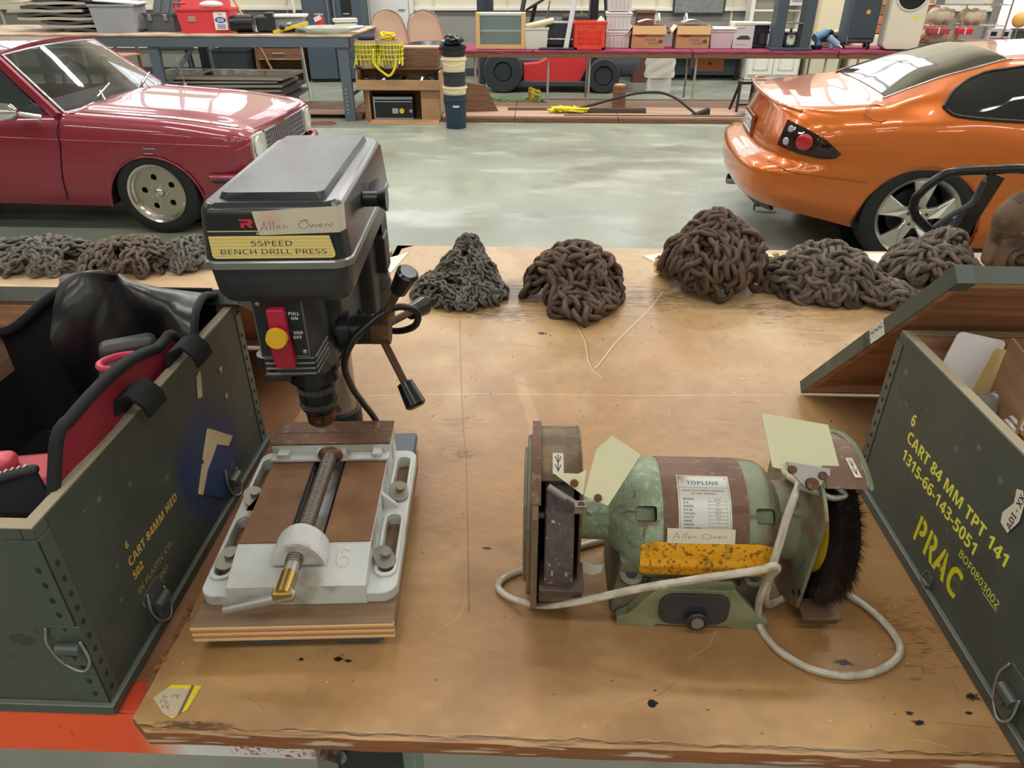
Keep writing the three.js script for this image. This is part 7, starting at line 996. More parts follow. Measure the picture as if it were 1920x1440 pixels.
  for (const [x, lab] of [[1.37, 'open cardboard fruit box with red print beside the white storage boxes'], [1.93, 'open cardboard fruit box with red print beside the clear tub']]) {
    const t = thing('cardboard_box', lab, 'cardboard box', [x, TY + 0.004, -10.25]), w = 0.21, h = 0.26, d = 0.15; mesh('box_body', [ex(-w, w, 0, 0.005, -d, d), ex(-w, w, 0, h, -d, -d + 0.005), ex(-w, -w + 0.005, 0, h, -d, d), ex(w - 0.005, w, 0, h, -d, d), ex(-w, w, 0, h, d - 0.005, d)], mat.card, t); mesh('printed_face', new THREE.PlaneGeometry(2 * w, h).translate(0, h / 2, d + 0.001), M(0xffffff, 0.8, 0, { map: fruit }), t, 'face printed in red', true);
    mesh('flap', xf(ex(-w, w, -0.1, 0, -0.0025, 0.0025), [0, h, d + 0.004], [-0.25, 0, 0]), M(0xcfa878, 0.85), t); mesh('flap', xf(ex(-0.13, 0, -0.002, 0.002, -d, d), [-w, h, 0], [0, 0, 0.9]), M(0xd8c4b0, 0.85), t); mesh('flap', xf(ex(0, 0.1, -0.002, 0.002, -d, d), [w, h, 0], [0, 0, -0.7]), M(0xcfb08a, 0.85), t);
    simple('paper_bundle', x < 1.5 ? 'pale curved sheets poking out of the fruit box by the white storage boxes' : 'white ribbons and papers poking out of the fruit box by the clear tub', 'papers', [x, TY + 0.265, -10.27], 0.1, [['sheet', slab(Array.from({ length: 3 }, (_, i) => Array.from({ length: 9 }, (_, j) => [-0.13 + 0.033 * j, 0.03 + 0.03 * Math.sin(j / 8 * PI), -0.08 + 0.07 * i])), 0.004), mat.white], ['ribbon', xf(slab(Array.from({ length: 2 }, (_, i) => Array.from({ length: 9 }, (_, j) => [0.02 * i, 0.12 * Math.sin(j * 0.35), -0.02 + 0.02 * j])), 0.003), [x < 1.5 ? 0.1 : -0.12, 0.02, 0]), M(0xe4ddd6, 0.6)]]); }
  simple('clear_tub', 'translucent plastic tub with a white lid next to the fruit boxes', 'tub', [2.3, TY + 0.004, -10.25], 0, [['tub', open(0.3, 0.21, 0.26, 0.005, 0.008, 0.86), M(0xcfbfc6, 0.4)], ['lid', bx(0.34, 0.024, 0.3, 0, 0.225, 0, 0.01), M(0xdedcdc, 0.4)]]);
  { const pr = ctex(128, 160, (c, w, h) => { c.fillStyle = '#cfcdd0'; c.fillRect(0, 0, w, h); c.fillStyle = '#3d433f'; c.beginPath(); c.moveTo(18, 92); c.lineTo(46, 72); c.lineTo(92, 72); c.lineTo(112, 92); c.lineTo(100, 100); c.lineTo(28, 100); c.fill(); c.fillStyle = '#9a98a0'; c.fillRect(20, 20, 50, 8); c.fillRect(20, 130, 70, 6); });
    const t = simple('appliance_box', 'white appliance box printed with a dark grill beside the translucent tub', 'box', [2.57, TY + 0.004, -10.25], 0, [['box_body', bx(0.25, 0.28, 0.24, 0, 0.14, 0, 0.003), M(0xd2d0d2, 0.6)], ['lid', bx(0.27, 0.03, 0.26, 0, 0.285, 0, 0.004), M(0xdcd3c0, 0.6)]]); mesh('printed_face', new THREE.PlaneGeometry(0.25, 0.27).translate(0, 0.136, 0.1212), M(0xffffff, 0.6, 0, { map: pr }), t, null, true); }
  simple('coffee_maker', 'black coffee maker with a white top half hidden by the dark stand', 'coffee maker', [2.83, TY + 0.004, -10.35], 0, [['body', [bx(0.2, 0.26, 0.2, 0, 0.13, -0.02, 0.02), bx(0.2, 0.04, 0.24, 0, 0.02, 0.02, 0.01)], M(0x2c3036, 0.35)], ['top_cover', bx(0.24, 0.03, 0.24, 0, 0.275, 0, 0.01), M(0xd9d9d9, 0.35)], ['jug', cy(0.06, 0.12, 0.02, 0.11, 0.1), M(0x4a4e55, 0.1, 0.4)]]);
  { const t = thing('speaker_stand', 'tall dark slate stand with two wide posts on the maroon table', 'stand', [3.13, TY + 0.004, -10.05]), m = M(0x45515b, 0.5); for (const x of [-0.17, 0.17]) mesh('post', xf(bx(0.13, 1.3, 0.2, 0, 0.66, 0, 0.008), [x, 0, 0]), m, t); mesh('base', bx(0.5, 0.03, 0.3, 0, 0.015, 0, 0.005), m, t); mesh('cross_shelf', bx(0.22, 0.014, 0.2, 0, 0.3, 0), M(0x6c757d, 0.3), t); mesh('back_panel', bx(0.22, 0.4, 0.02, 0, 0.9, -0.09), m, t);  // haze put into the slate of the stand
    simple('cooking_pot', 'shiny stainless cooking pot standing between the posts of the dark stand', 'pot', [3.13, TY + 0.036, -10.05], 0, [['pot_body', soft(lathe([[0, 0.02], [0.085, 0.02], [0.09, 0.03], [0.09, 0.14], [0.094, 0.145], [0.088, 0.145]]), 30), mat.chrome], ['pot_lid', soft(lathe([[0.094, 0.146], [0.08, 0.165], [0.02, 0.178], [0.014, 0.19], [0.016, 0.205], [0, 0.208]]), 30), M(0x3b4046, 0.3, 0.5)], ['pot_base', cy(0.08, 0.02, 0, 0.01, 0), mat.black]]); }
  simple('cordless_drill', 'blue and grey cordless tool lying next to the dark stand', 'tool', [3.52, TY + 0.004, -10.1], 0.5, [['body', [xf(cy(0.045, 0.2, 0, 0, 0, 'x'), [0, 0.16, 0], [0, 0, 0.3]), xf(bx(0.06, 0.16, 0.06, 0, 0, 0, 0.02), [-0.03, 0.08, 0], [0, 0, 0.2])], M(0x5a86b4, 0.45)], ['battery', bx(0.12, 0.05, 0.09, -0.03, 0.025, 0, 0.012), mat.black], ['nose', xf(cy(0.03, 0.08, 0.13, 0, 0, 'x', 0.02), [0, 0.16, 0], [0, 0, 0.3]), mat.chrome]]); simple('cordless_drill', 'second blue grey cordless tool lying nose down beside the suitcase', 'tool', [3.66, TY + 0.004, -10.0], -0.4, [['body', [xf(cy(0.04, 0.16, 0, 0, 0, 'x'), [0, 0.1, 0], [0, 0, -0.6]), xf(bx(0.05, 0.13, 0.05, 0, 0, 0, 0.02), [-0.02, 0.07, 0], [0, 0, 0.2])], M(0x7f9cb8, 0.4)], ['nose', xf(cy(0.026, 0.07, 0.1, 0, 0, 'x', 0.016), [0, 0.1, 0], [0, 0, -0.6]), mat.chrome]]);
  simple('metal_planer', 'black and silver electric planer behind the blue tools', 'tool', [3.72, TY + 0.004, -10.4], 0.1, [['body', [bx(0.26, 0.08, 0.12, 0, 0.1, 0, 0.02), bx(0.12, 0.06, 0.08, 0, 0.17, 0, 0.025)], mat.black], ['sole', bx(0.24, 0.05, 0.1, 0, 0.035, 0, 0.006), mat.zinc], ['knob', new THREE.SphereGeometry(0.03, 14, 10).translate(0.1, 0.17, 0), mat.white]]);
  simple('suitcase', 'dark slate upright suitcase with a round orange sticker', 'suitcase', [4.02, TY + 0.004, -10.25], -0.1, [['shell', [bx(0.4, 0.75, 0.24, 0, 0.44, 0, 0.03)], M(0x485662, 0.5)], ['front_pocket', bx(0.3, 0.6, 0.03, 0.03, 0.42, 0.125, 0.012), M(0x3a4650, 0.55)], ...[[-0.15, 0.08], [0.15, 0.08], [-0.15, -0.08], [0.15, -0.08]].map(([x, z]) => ['caster', [cy(0.03, 0.03, x, 0.03, z, 'x'), bx(0.03, 0.05, 0.03, x, 0.06, z)], mat.black]), ['sticker', cy(0.025, 0.004, 0.05, 0.42, 0.142, 'z'), M(0xe8a33c, 0.5)], ['zip_pull', bar([-0.13, 0.06, 0.12], [-0.13, 0.15, 0.13], 0.008), mat.zinc]]);  // suitcase shell lightened to take in haze
  { const t = thing('washing_machine', 'white rounded front loading machine with a round black door', 'washing machine', [4.5, TY + 0.004, -10.1], -0.12); mesh('cabinet', ext(roundRect(-0.21, 0.01, 0.21, 0.85, 0.06), 0.28, 0.012), M(0xdcd8c6, 0.35), t); const d = mesh('round_door', soft(lathe([[0.0, 0.05], [0.06, 0.048], [0.13, 0.03], [0.165, 0.014], [0.17, 0], [0.18, 0]], 40).rotateX(PI / 2).translate(0, 0.62, 0.142), 30), M(0x15181c, 0.12, 0.1), t, 'round black door'); mesh('door_ring', xf(new THREE.TorusGeometry(0.175, 0.014, 10, 48), [0, 0.62, 0.144]), mat.white, d); mesh('door_emblem', xf(new THREE.TorusGeometry(0.035, 0.012, 8, 28), [0.0, 0.62, 0.192]), M(0xb8bcc2, 0.2, 0.8), d); mesh('yellow_sticker', cy(0.024, 0.003, 0.1, 0.36, 0.1415, 'z'), M(0xdfe03a, 0.5), t, 'yellow dot sticker'); mesh('foot', ex(-0.17, 0.17, 0, 0.014, -0.1, 0.1), mat.black, t); }
  { const t = thing('wire_shelf', 'chrome wire shelf unit holding bags and red parcels', 'shelf', [5.25, TY + 0.004, -10.25], -0.15); for (const [x, z] of [[-0.5, 0.16], [0.5, 0.16], [-0.5, -0.16], [0.5, -0.16], [0.0, 0.16]]) mesh('post', bar([x, 0, z], [x, 0.95, z], 0.011), mat.chrome, t); for (const y of [0.03, 0.27, 0.5]) mesh('shelf_tray', [...Array.from({ length: 7 }, (_, i) => bar([-0.5, y, -0.16 + 0.053 * i], [0.5, y, -0.16 + 0.053 * i], 0.004)), bar([-0.5, y, 0.16], [-0.5, y, -0.16], 0.006), bar([0.5, y, 0.16], [0.5, y, -0.16], 0.006)], mat.chrome, t);
    const pat = dtex(256, 0.4, (u, v) => { const q = fbm(u, v, 3, 3, 230); return mixc(hex(0xc9bda8), hex(0xc25a2c), ss(0.47, 0.5, q) * (1 - ss(0.53, 0.56, q))); }), bagM = M(0xffffff, 0.8, 0, { map: pat });
    const sack = (w, h, d) => { const g = new THREE.SphereGeometry(0.5, 24, 14), p = g.attributes.position; for (let i = 0; i < p.count; i++) { const v = V(p.getX(i), p.getY(i), p.getZ(i)); const k = 1 / Math.pow(Math.pow(Math.abs(v.x * 2), 4) + Math.pow(Math.abs(v.y * 2), 3) + Math.pow(Math.abs(v.z * 2), 3), 0.27); p.setXYZ(i, v.x * k * w, v.y * k * h + 0.012 * Math.sin(v.x * 20), v.z * k * d); } g.computeVertexNormals(); return g.translate(0, h / 2, 0); };
    for (const [x, y, w, h, lab] of [[-0.2, 0.036, 0.5, 0.17, 'patterned cushion on the lowest wire shelf'], [-0.22, 0.277, 0.3, 0.18, 'patterned cushion standing on the middle wire shelf beside the washing machine'], [0.14, 0.277, 0.3, 0.17, 'patterned cushion on the middle wire shelf by the shelf post'], [0.1, 0.56, 0.8, 0.22, 'large patterned cushion lying on top of the wire shelf']]) { const a = -0.15, c = Math.cos(a), s = Math.sin(a); solo('cushion', sack(w, h, 0.26), bagM, lab, 'cushion', null, [5.25 + x * c, TY + 0.008 + y, -10.25 - x * s], a); }
    simple('power_strip', 'white boxed strip on the top wire shelf under the large cushion', 'box', [5.12, TY + 0.512, -10.1], -0.15, [['box_body', bx(0.55, 0.055, 0.06, 0, 0.028, 0, 0.004), mat.white], ['end_label', bx(0.1, 0.056, 0.062, -0.22, 0.028, 0), mat.grey]]);
    for (const [x, w, lab] of [[-0.3, 0.26, 'red spotted parcel on the wire shelf beside the washing machine'], [0.0, 0.18, 'plain bright red parcel on the wire shelf']]) simple('parcel', lab, 'parcel', [5.25 + x, TY + 0.22, -10.05 + x * 0.15], -0.15, [['wrap', bx(w, 0.07, 0.12, 0, 0, 0, 0.015), M(w > 0.2 ? 0xb04450 : 0xd02a40, 0.4)], ['bow', [bx(0.02, 0.072, 0.122, 0, 0.001, 0, 0.004)], mat.white]]);
    { const c = thing('toy_caravan', 'small white toy camper van with dark windows on the wire shelf', 'toy', [5.72, TY + 0.036, -10.12], -0.2); mesh('body', [ext([[-0.13, 0.04], [0.13, 0.04], [0.13, 0.19], [0.1, 0.21], [-0.1, 0.21], [-0.13, 0.16]], 0.12, 0.01)], M(0xd6d0da, 0.4), c); for (const x of [-0.07, 0.06]) mesh('window', bx(0.07, 0.05, 0.004, x, 0.15, 0.061, 0.001), mat.black, c); mesh('stripe', bx(0.22, 0.012, 0.004, 0, 0.1, 0.061), M(0xb04a60, 0.5), c); for (const x of [-0.07, 0.07]) mesh('wheel', cy(0.026, 0.02, x, 0.03, 0.055, 'z'), M(0xd98a3a, 0.4), c); }
    simple('round_box', 'round orange paper lantern at the end of the wire shelf', 'lantern', [5.98, TY + 0.004, -10.2], 0, [['lantern', xf(new THREE.SphereGeometry(0.09, 20, 14), [0, 0.33, 0]), M(0xe5b060, 0.6)], ['stand', [bar([0, 0, 0], [0, 0.25, 0], 0.008), cy(0.06, 0.012, 0, 0.006, 0)], mat.zinc]]);
    for (const [x, z, w, h, a, lab] of [[6.25, -10.6, 0.3, 0.2, 0.1, 'dark plastic tub on the table before the bright doorway'], [6.55, -10.5, 0.28, 0.28, 0.3, 'open brown carton with a white flap before the bright doorway'], [6.95, -10.7, 0.4, 0.22, -0.1, 'wide brown carton before the bright doorway'], [7.05, -11.3, 0.3, 0.48, 0.1, 'grey carton with an orange picture before the bright doorway']]) { const t = thing('carton', lab, 'carton', [x, TY + 0.004, z], a); const tub = lab.startsWith('dark'); mesh(tub ? 'tub' : 'carton_body', tub ? open(w, h, w * 0.8) : [ex(-w / 2, w / 2, 0, h, -w * 0.4, w * 0.4)], tub ? M(0x4e545a, 0.5) : lab.startsWith('grey') ? M(0xb9b4ac, 0.6) : mat.card, t); if (!tub) mesh('carton_flap', xf(ex(-w / 2, w / 2, 0, 0.1, -0.002, 0.002), [0, h, w * 0.4], [-0.9, 0, 0]), M(0xd9d3cb, 0.7), t); if (lab.startsWith('grey')) mesh('picture', bx(0.16, 0.16, 0.003, 0.02, h - 0.12, w * 0.4 + 0.002), M(0xcf8a52, 0.6), t); }
    const ft = thing('folding_table', 'folding table before the bright doorway carrying brown cartons', 'table', [6.75, 0, -10.9]); mesh('table_top', ex(-0.75, 0.75, TY - 0.04, TY, -0.8, 0.6, 0.004), mat.darkWood, ft); for (const x of [-0.65, 0.65]) for (const z of [-0.7, 0.5]) mesh('leg', bar([x, 0, z], [x, TY - 0.03, z], 0.016), mat.zinc, ft); }
  // items at the near end of the maroon tables
  for (const [x, lab] of [[-2.0, 'beige rounded chair back against the dark fridge side'], [-1.52, 'beige rounded chair back beside the black tub column']]) simple('padded_chair', lab, 'chair', [x, TY + 0.004, -10.45], 0, [['padded_back', xf(ext((() => { const s = new THREE.Shape(); s.moveTo(-0.23, 0); s.lineTo(-0.24, 0.22); s.bezierCurveTo(-0.23, 0.36, -0.1, 0.41, 0, 0.41); s.bezierCurveTo(0.12, 0.41, 0.2, 0.28, 0.25, 0); return s; })(), 0.05, 0.015), [0, 0, 0], [-0.15, 0, 0]), M(0xc9ac94, 0.7)], ['piping', xf(tube([[-0.235, 0.01, 0.03], [-0.245, 0.22, 0.03], [-0.2, 0.35, 0.03], [-0.09, 0.405, 0.03], [0.02, 0.41, 0.03], [0.13, 0.35, 0.03], [0.2, 0.22, 0.03], [0.252, 0.01, 0.03]], 0.008, 50), [0, 0, 0], [-0.15, 0, 0]), M(0x9c7c66, 0.6)]]);
  const pail = (name, lab, x, y, z, r0, r1, h, m, withLid, pm) => simple(name, lab, 'pail', [x, y, z], 0, [['pail_body', soft(lathe([[0, 0], [r0, 0], [r0 + 0.002, 0.006], [lerpN(r0, r1, 0.8), h * 0.8], [r1 + 0.008, h * 0.82], [r1 + 0.008, h * 0.87], [r1, h * 0.88], [r1 + 0.004, h], [r1 - 0.006, h], [r0 - 0.004, 0.01], [0, 0.01]]), 30), m], ['handle', tube([[-r1 - 0.012, h * 0.84, 0], [-r1 * 0.7, h * 0.62, r1 * 0.75], [0, h * 0.52, r1 + 0.02], [r1 * 0.7, h * 0.62, r1 * 0.75], [r1 + 0.012, h * 0.84, 0]], 0.0028, 24), pm || m], ...(withLid ? [['pail_lid', soft(lathe([[r1 + 0.01, h - 0.01], [r1 + 0.012, h + 0.008], [r1 - 0.01, h + 0.012], [0, h + 0.006]]), 30), m]] : [])]);
  function lerpN(a, b, t) { return a + (b - a) * t; }
  { const X = -0.975, Z = -8.72, cream = M(0xe6d8b4, 0.45), blk = M(0x20262c, 0.45), blue = M(0x20384c, 0.45);
    pail('pail', 'lowest dark blue pail of the tall pail column', X, 0, Z, 0.115, 0.13, 0.37, blue); pail('pail', 'lower cream pail of the tall pail column', X, 0.33, Z, 0.118, 0.132, 0.13, cream); pail('pail', 'black pail between the two cream pails of the column', X, 0.44, Z, 0.12, 0.125, 0.17, M(0x2f353c, 0.5)); pail('pail', 'upper cream pail of the tall pail column', X, 0.585, Z, 0.118, 0.135, 0.18, cream); pail('pail', 'topmost black pail of the column, holding crumpled plastic', X, 0.745, Z, 0.12, 0.14, 0.13, blk);
    const r = rng(5), g = new THREE.IcosahedronGeometry(0.1, 2), p = g.attributes.position, mp = new Map(); for (let i = 0; i < p.count; i++) { const k = [0, 1, 2].map((c) => p.getComponent(i, c).toFixed(4)).join(); if (!mp.has(k)) mp.set(k, 0.7 + 0.55 * r()); const s = mp.get(k); p.setXYZ(i, p.getX(i) * s * 1.2, p.getY(i) * s * 0.6, p.getZ(i) * s); } g.computeVertexNormals(); solo('plastic_wrap', g, M(0x23292f, 0.12), 'crumpled glossy black plastic in the topmost pail', 'plastic wrap', null, [X, 0.92, Z]);
    mesh('white_label', bx(0.07, 0.02, 0.004, 0.02, 0.25, 0.126), mat.white, scene.getObjectByName('pail'), 'small white label'); }
  simple('oil_tray', 'shallow dark green drain tray lying on the near end of the maroon tables', 'tray', [-1.42, TY + 0.004, -10.05], 0, [['tray', soft(lathe([[0, 0.01], [0.2, 0.01], [0.26, 0.06], [0.28, 0.062], [0.26, 0.045], [0.205, 0], [0, 0]]), 30), M(0x25393c, 0.35)], ['spout', bx(0.08, 0.03, 0.06, 0.27, 0.045, 0.05, 0.01), M(0x25393c, 0.35)]]);
  // buckets with yellow rope on a timber crate of parts, on the open carton
  { const t = thing('parts_crate', 'worn timber crate full of loose metal parts on top of the open carton', 'crate', [-1.68, 0.365, -9.2]); mesh('crate_side', [ex(-0.5, 0.5, 0, 0.11, 0.18, 0.2, 0.003), ex(-0.5, 0.5, 0.0, 0.2, -0.2, -0.18, 0.003), ex(-0.5, -0.48, 0, 0.2, -0.18, 0.18, 0.003), ex(0.48, 0.5, 0, 0.2, -0.18, 0.18, 0.003), ex(-0.48, 0.48, 0, 0.015, -0.18, 0.18)], mat.card, t); const r = rng(12); for (let k = 0; k < 16; k++) mesh('metal_part', xf(k % 3 ? bx(0.1, 0.03, 0.05, 0, 0, 0, 0.008) : cy(0.03, 0.08, 0, 0, 0, 'x'), [-0.42 + 0.056 * k, 0.075 + 0.04 * r(), -0.08 + 0.16 * r()], [r(), r() * 3, r()]), k % 4 ? mat.darkSteel : mat.chrome, t);
    simple('crate_shelf', 'brown board across the timber crate of parts carrying the buckets', 'board', [-1.68, 0.566, -9.2], 0, [['board', ex(-0.52, 0.5, 0, 0.03, -0.2, 0.02, 0.004), mat.darkWood]]);
    simple('box_stack', 'brown carton on the board behind the rope buckets', 'carton', [-1.55, 0.598, -9.29], 0, [['carton_body', bx(0.66, 0.2, 0.2, 0, 0.1, 0, 0.004), mat.darkWood], ['lid', bx(0.68, 0.02, 0.21, 0, 0.21, 0, 0.004), M(0xb7a08c, 0.6)]]);
    const bk = (x, lab, c) => simple('bucket', lab, 'bucket', [x, 0.598, -9.1], 0, [['bucket_body', soft(lathe([[0, 0], [0.09, 0], [0.118, 0.24], [0.128, 0.25], [0.128, 0.3], [0.118, 0.3], [0.09, 0.02], [0, 0.02]]), 30), c], ['rim_band', soft(lathe([[0.12, 0.255], [0.131, 0.258], [0.131, 0.285], [0.12, 0.288]]), 30), M(0xb39a86, 0.6)]]);
    bk(-2.03, 'buff bucket with a black rag at the outer end of the board', M(0xbba08c, 0.6)); bk(-1.77, 'grey buff bucket with bright yellow rope coiled on top', M(0xa79c8e, 0.6));
    const coil = (x, r0, n, lab, seed) => { const r = rng(seed), pts = []; for (let k = 0; k < n; k++) { const a = k * 0.55; pts.push([x + (r0 * (0.8 + 0.3 * r())) * Math.cos(a), 0.9 + 0.03 * r() + 0.004 * k / 3, -9.1 + r0 * (0.8 + 0.3 * r()) * Math.sin(a)]); } return solo('yellow_rope', tube(pts, 0.013, n * 8), M(0xe3c21e, 0.7), lab, 'rope'); };
    coil(-1.77, 0.075, 34, 'bright yellow rope coiled on the grey buff bucket', 3);
    const net = (x, lab, seed) => { const r = rng(seed), L = []; for (let k = 0; k < 16; k++) { const a = -0.4 + k * 0.27, x0 = x + 0.135 * Math.sin(a - 1.6); L.push(tube([[x0, 0.87, -9.1 + 0.135 * Math.cos(a - 1.6)], [x0 + 0.02 * (r() - 0.5), 0.78, -9.1 + 0.14 * Math.cos(a - 1.6)], [x0 + 0.05 * (r() - 0.5), 0.66 - 0.05 * r(), -8.99 + 0.02 * r()]], 0.007, 10, false, 5)); } for (let k = 0; k < 4; k++) L.push(tube(Array.from({ length: 9 }, (_, i) => { const a = -1.7 + 0.43 * i; return [x + 0.145 * Math.sin(a), 0.85 - 0.05 * k, -9.1 + 0.145 * Math.cos(a)]; }), 0.006, 20, false, 5)); return tag(solo('rope_netting', merge(L), mat.yellowRope, lab, 'netting', null), null, null, null, 'stuff'); };
    net(-2.03, 'yellow netting draped over the buff bucket', 7); net(-1.75, 'yellow netting draped over the grey buff bucket', 8);
    solo('yellow_rope', tube([[-1.93, 0.8, -8.96], [-1.93, 0.66, -8.95], [-1.83, 0.56, -8.95], [-1.76, 0.53, -8.95], [-1.7, 0.6, -8.95], [-1.68, 0.68, -8.96]], 0.014, 40), mat.yellowRope, 'loop of yellow rope hanging over the timber crate of parts', 'rope');
    simple('rag', 'black rag lying on the buff bucket', 'rag', [-2.03, 0.9, -9.1], 0, [['cloth', xf(new THREE.TorusGeometry(0.075, 0.028, 8, 20), [0, 0.02, 0], [PI / 2, 0, 0], [1, 1, 1]), M(0x262d36, 0.8)], ['fold', xf(new THREE.SphereGeometry(0.06, 12, 8), [0, 0.015, 0], [0, 0, 0], [1, 0.5, 1]), M(0x3b4550, 0.8)]]); }
  { const t = thing('carton', 'open brown carton with a black car stereo inside, flap folded down', 'carton', [-1.63, 0.001, -9.25], 0.02), w = 0.43, h = 0.36; mesh('carton_body', [ex(-w, -w + 0.008, 0, h, -0.2, 0.2), ex(w - 0.008, w, 0, h, -0.2, 0.2), ex(-w, w, 0, 0.008, -0.2, 0.2), ex(-w, w, h - 0.008, h, -0.2, 0.2), ex(-w, w, 0, h, -0.2, -0.19), ex(0.2, w, 0, h, 0.19, 0.2)], mat.card, t); mesh('carton_flap', xf(ex(-w + 0.02, w - 0.02, -0.003, 0.003, 0, 0.16), [0, 0.02, 0.2], [0.14, 0, 0]), M(0xba8f66, 0.85), t); mesh('carton_flap', xf(ex(-0.12, 0, 0, h, -0.003, 0.003), [-w, 0, 0.2], [0, -0.9, 0]), M(0xa8805c, 0.85), t);
    const s = thing('car_stereo', 'black car stereo with silver trim standing inside the open carton', 'stereo', [-1.77, 0.012, -9.16], 0.02); mesh('body', bx(0.48, 0.27, 0.2, 0, 0.14, 0, 0.006), mat.black, s); mesh('trim', [bx(0.48, 0.03, 0.01, 0, 0.255, 0.105, 0.003), bx(0.48, 0.02, 0.01, 0, 0.02, 0.105, 0.003), bx(0.02, 0.25, 0.01, -0.23, 0.14, 0.105, 0.003), bx(0.46, 0.012, 0.01, 0, 0.215, 0.105, 0.003)], M(0x9fa8b0, 0.3, 0.7), s); mesh('label', [bx(0.07, 0.06, 0.004, 0.02, 0.11, 0.102)], M(0x9ba5a8, 0.5), s); mesh('yellow_button', cy(0.03, 0.006, 0.1, 0.11, 0.103, 'z'), M(0xdcc23c, 0.5), s); mesh('knob', cy(0.02, 0.012, 0.21, 0.11, 0.104, 'z'), mat.zinc, s); }
  // under the maroon tables
  { const t = thing('forklift', 'red forklift with black tyres parked behind the maroon tables', 'forklift', [0.17, 0, -11.9]), red = M(0xd0383c, 0.4);
    mesh('side_panel', ext([[-0.42, 0.1], [0.4, 0.1], [0.52, 0.35], [0.66, 0.62], [0.15, 0.62], [-0.02, 0.5], [-0.2, 0.42], [-0.42, 0.4]], 1.0, 0.02), red, t); mesh('chassis', [ex(-0.95, 0.95, 0.12, 0.45, -0.42, 0.42, 0.02), ex(-0.5, 0.6, 0.0905, 0.16, -0.45, 0.52, 0.01)], mat.slate, t); mesh('counterweight', [bx(0.5, 0.62, 1.0, 1.05, 0.55, 0, 0.16)], M(0x545d66, 0.5), t); mesh('seat_deck', bx(0.9, 0.3, 0.9, 0.4, 0.75, 0, 0.05), M(0x343a42, 0.6), t); mesh('seat', [bx(0.42, 0.12, 0.44, 0.35, 0.95, 0, 0.04), xf(bx(0.12, 0.5, 0.44, 0.6, 1.15, 0, 0.05), [0, 0, 0])], mat.black, t);
    for (const z of [-0.4, 0.4]) { mesh('mast', [bx(0.1, 2.1, 0.1, -1.05, 1.1, z * 0.8, 0.005), bx(0.06, 2.1, 0.07, -0.93, 1.1, z * 0.7, 0.005)], M(0x2e3942, 0.5), t); mesh('guard_post', [bar([-0.55, 0.6, z * 1.1], [-0.25, 2.05, z * 1.0], 0.03), bar([0.85, 0.8, z * 1.1], [0.7, 2.05, z], 0.03)], M(0x39424b, 0.4), t); } mesh('overhead_guard', bx(1.0, 0.05, 0.85, 0.22, 2.06, 0, 0.01), M(0x39424b, 0.4), t); mesh('steering_wheel', xf(new THREE.TorusGeometry(0.16, 0.014, 8, 28), [-0.25, 1.15, 0], [PI / 2, 0.5, 0]), mat.black, t); mesh('steering_column', bar([-0.42, 0.5, 0], [-0.26, 1.14, 0], 0.03), mat.black, t); mesh('tilt_lever', bar([-0.1, 0.9, 0.15], [-0.05, 1.2, 0.15], 0.012), mat.chrome, t);
    for (const [x, r] of [[-0.72, 0.29], [0.76, 0.24]]) for (const z of [0.48, -0.48]) { const w = mesh('wheel', soft(lathe([[0.14, -0.1], [r - 0.02, -0.1], [r, -0.07], [r, 0.07], [r - 0.02, 0.1], [0.14, 0.1], [0.13, 0.06], [0, 0.06]], 40).rotateX(PI / 2).translate(x, r, z), 30), M(0x30363c, 0.75), t); mesh('wheel_hub', cy(0.12, 0.03, x, r, z + (z > 0 ? 0.075 : -0.075), 'z'), M(0x3c434b, 0.5, 0.4), w); } }  // tyre black lifted a little, haze mixed into the colour
  simple('white_cabinet', 'low white cabinet with two panelled doors under the far table', 'cabinet', [3.72, 0, -12.75], 0, [['carcass', bx(0.84, 0.66, 0.4, 0, 0.36, 0, 0.006), M(0xd9d9d0, 0.5)], ...[-1, 1].flatMap((s) => [['cabinet_door', bx(0.38, 0.52, 0.02, 0.2 * s, 0.38, 0.21, 0.005), M(0xe0e0d8, 0.45)], ['door_moulding', [bx(0.24, 0.02, 0.01, 0.2 * s, 0.56, 0.222), bx(0.24, 0.02, 0.01, 0.2 * s, 0.2, 0.222), bx(0.02, 0.36, 0.01, 0.2 * s - 0.11, 0.38, 0.222), bx(0.02, 0.36, 0.01, 0.2 * s + 0.11, 0.38, 0.222)], M(0xcfcfc6, 0.5)], ['handle', bx(0.015, 0.07, 0.02, 0.05 * s, 0.56, 0.228, 0.004), mat.zinc]]), ['plinth', bx(0.84, 0.05, 0.4, 0, 0.025, 0), mat.white]]);
  for (const [x, w, c, lab] of [[4.5, 0.5, 0xc9c2ae, 'cream cupboard beside the low white cabinet'], [5.15, 0.5, 0xd5cbb0, 'pale cream cupboard with a dark seam behind the orange car'], [5.9, 0.7, 0xa89a90, 'taupe cupboard behind the orange car boot']]) simple('cupboard', lab, 'cupboard', [x, 0, -12.7], -0.1, [['carcass', bx(w, 0.7, 0.45, 0, 0.355, 0, 0.006), M(c, 0.5)], ['cupboard_door', bx(w - 0.03, 0.64, 0.02, 0, 0.36, 0.235, 0.004), M(c, 0.45)], ['handle', bx(0.015, 0.1, 0.02, w / 2 - 0.06, 0.5, 0.25, 0.004), mat.zinc]]);
  simple('wrapped_bundle', 'white plastic wrapped bundle standing under the table edge', 'bundle', [1.75, 0, -11.4], 0.1, [['wrap', slab(Array.from({ length: 9 }, (_, i) => Array.from({ length: 13 }, (_, j) => { const a = j / 12 * 2 * PI, k = 1 + 0.06 * Math.sin(i * 2.1 + j * 2); return [0.22 * Math.cos(a) * k, 0.22 + 0.05 * i, 0.1 * Math.sin(a) * k]; })).reverse(), 0.003), M(0xd6d4cc, 0.35)], ['core', bx(0.34, 0.6, 0.14, 0, 0.3, 0, 0.02), mat.white]]);
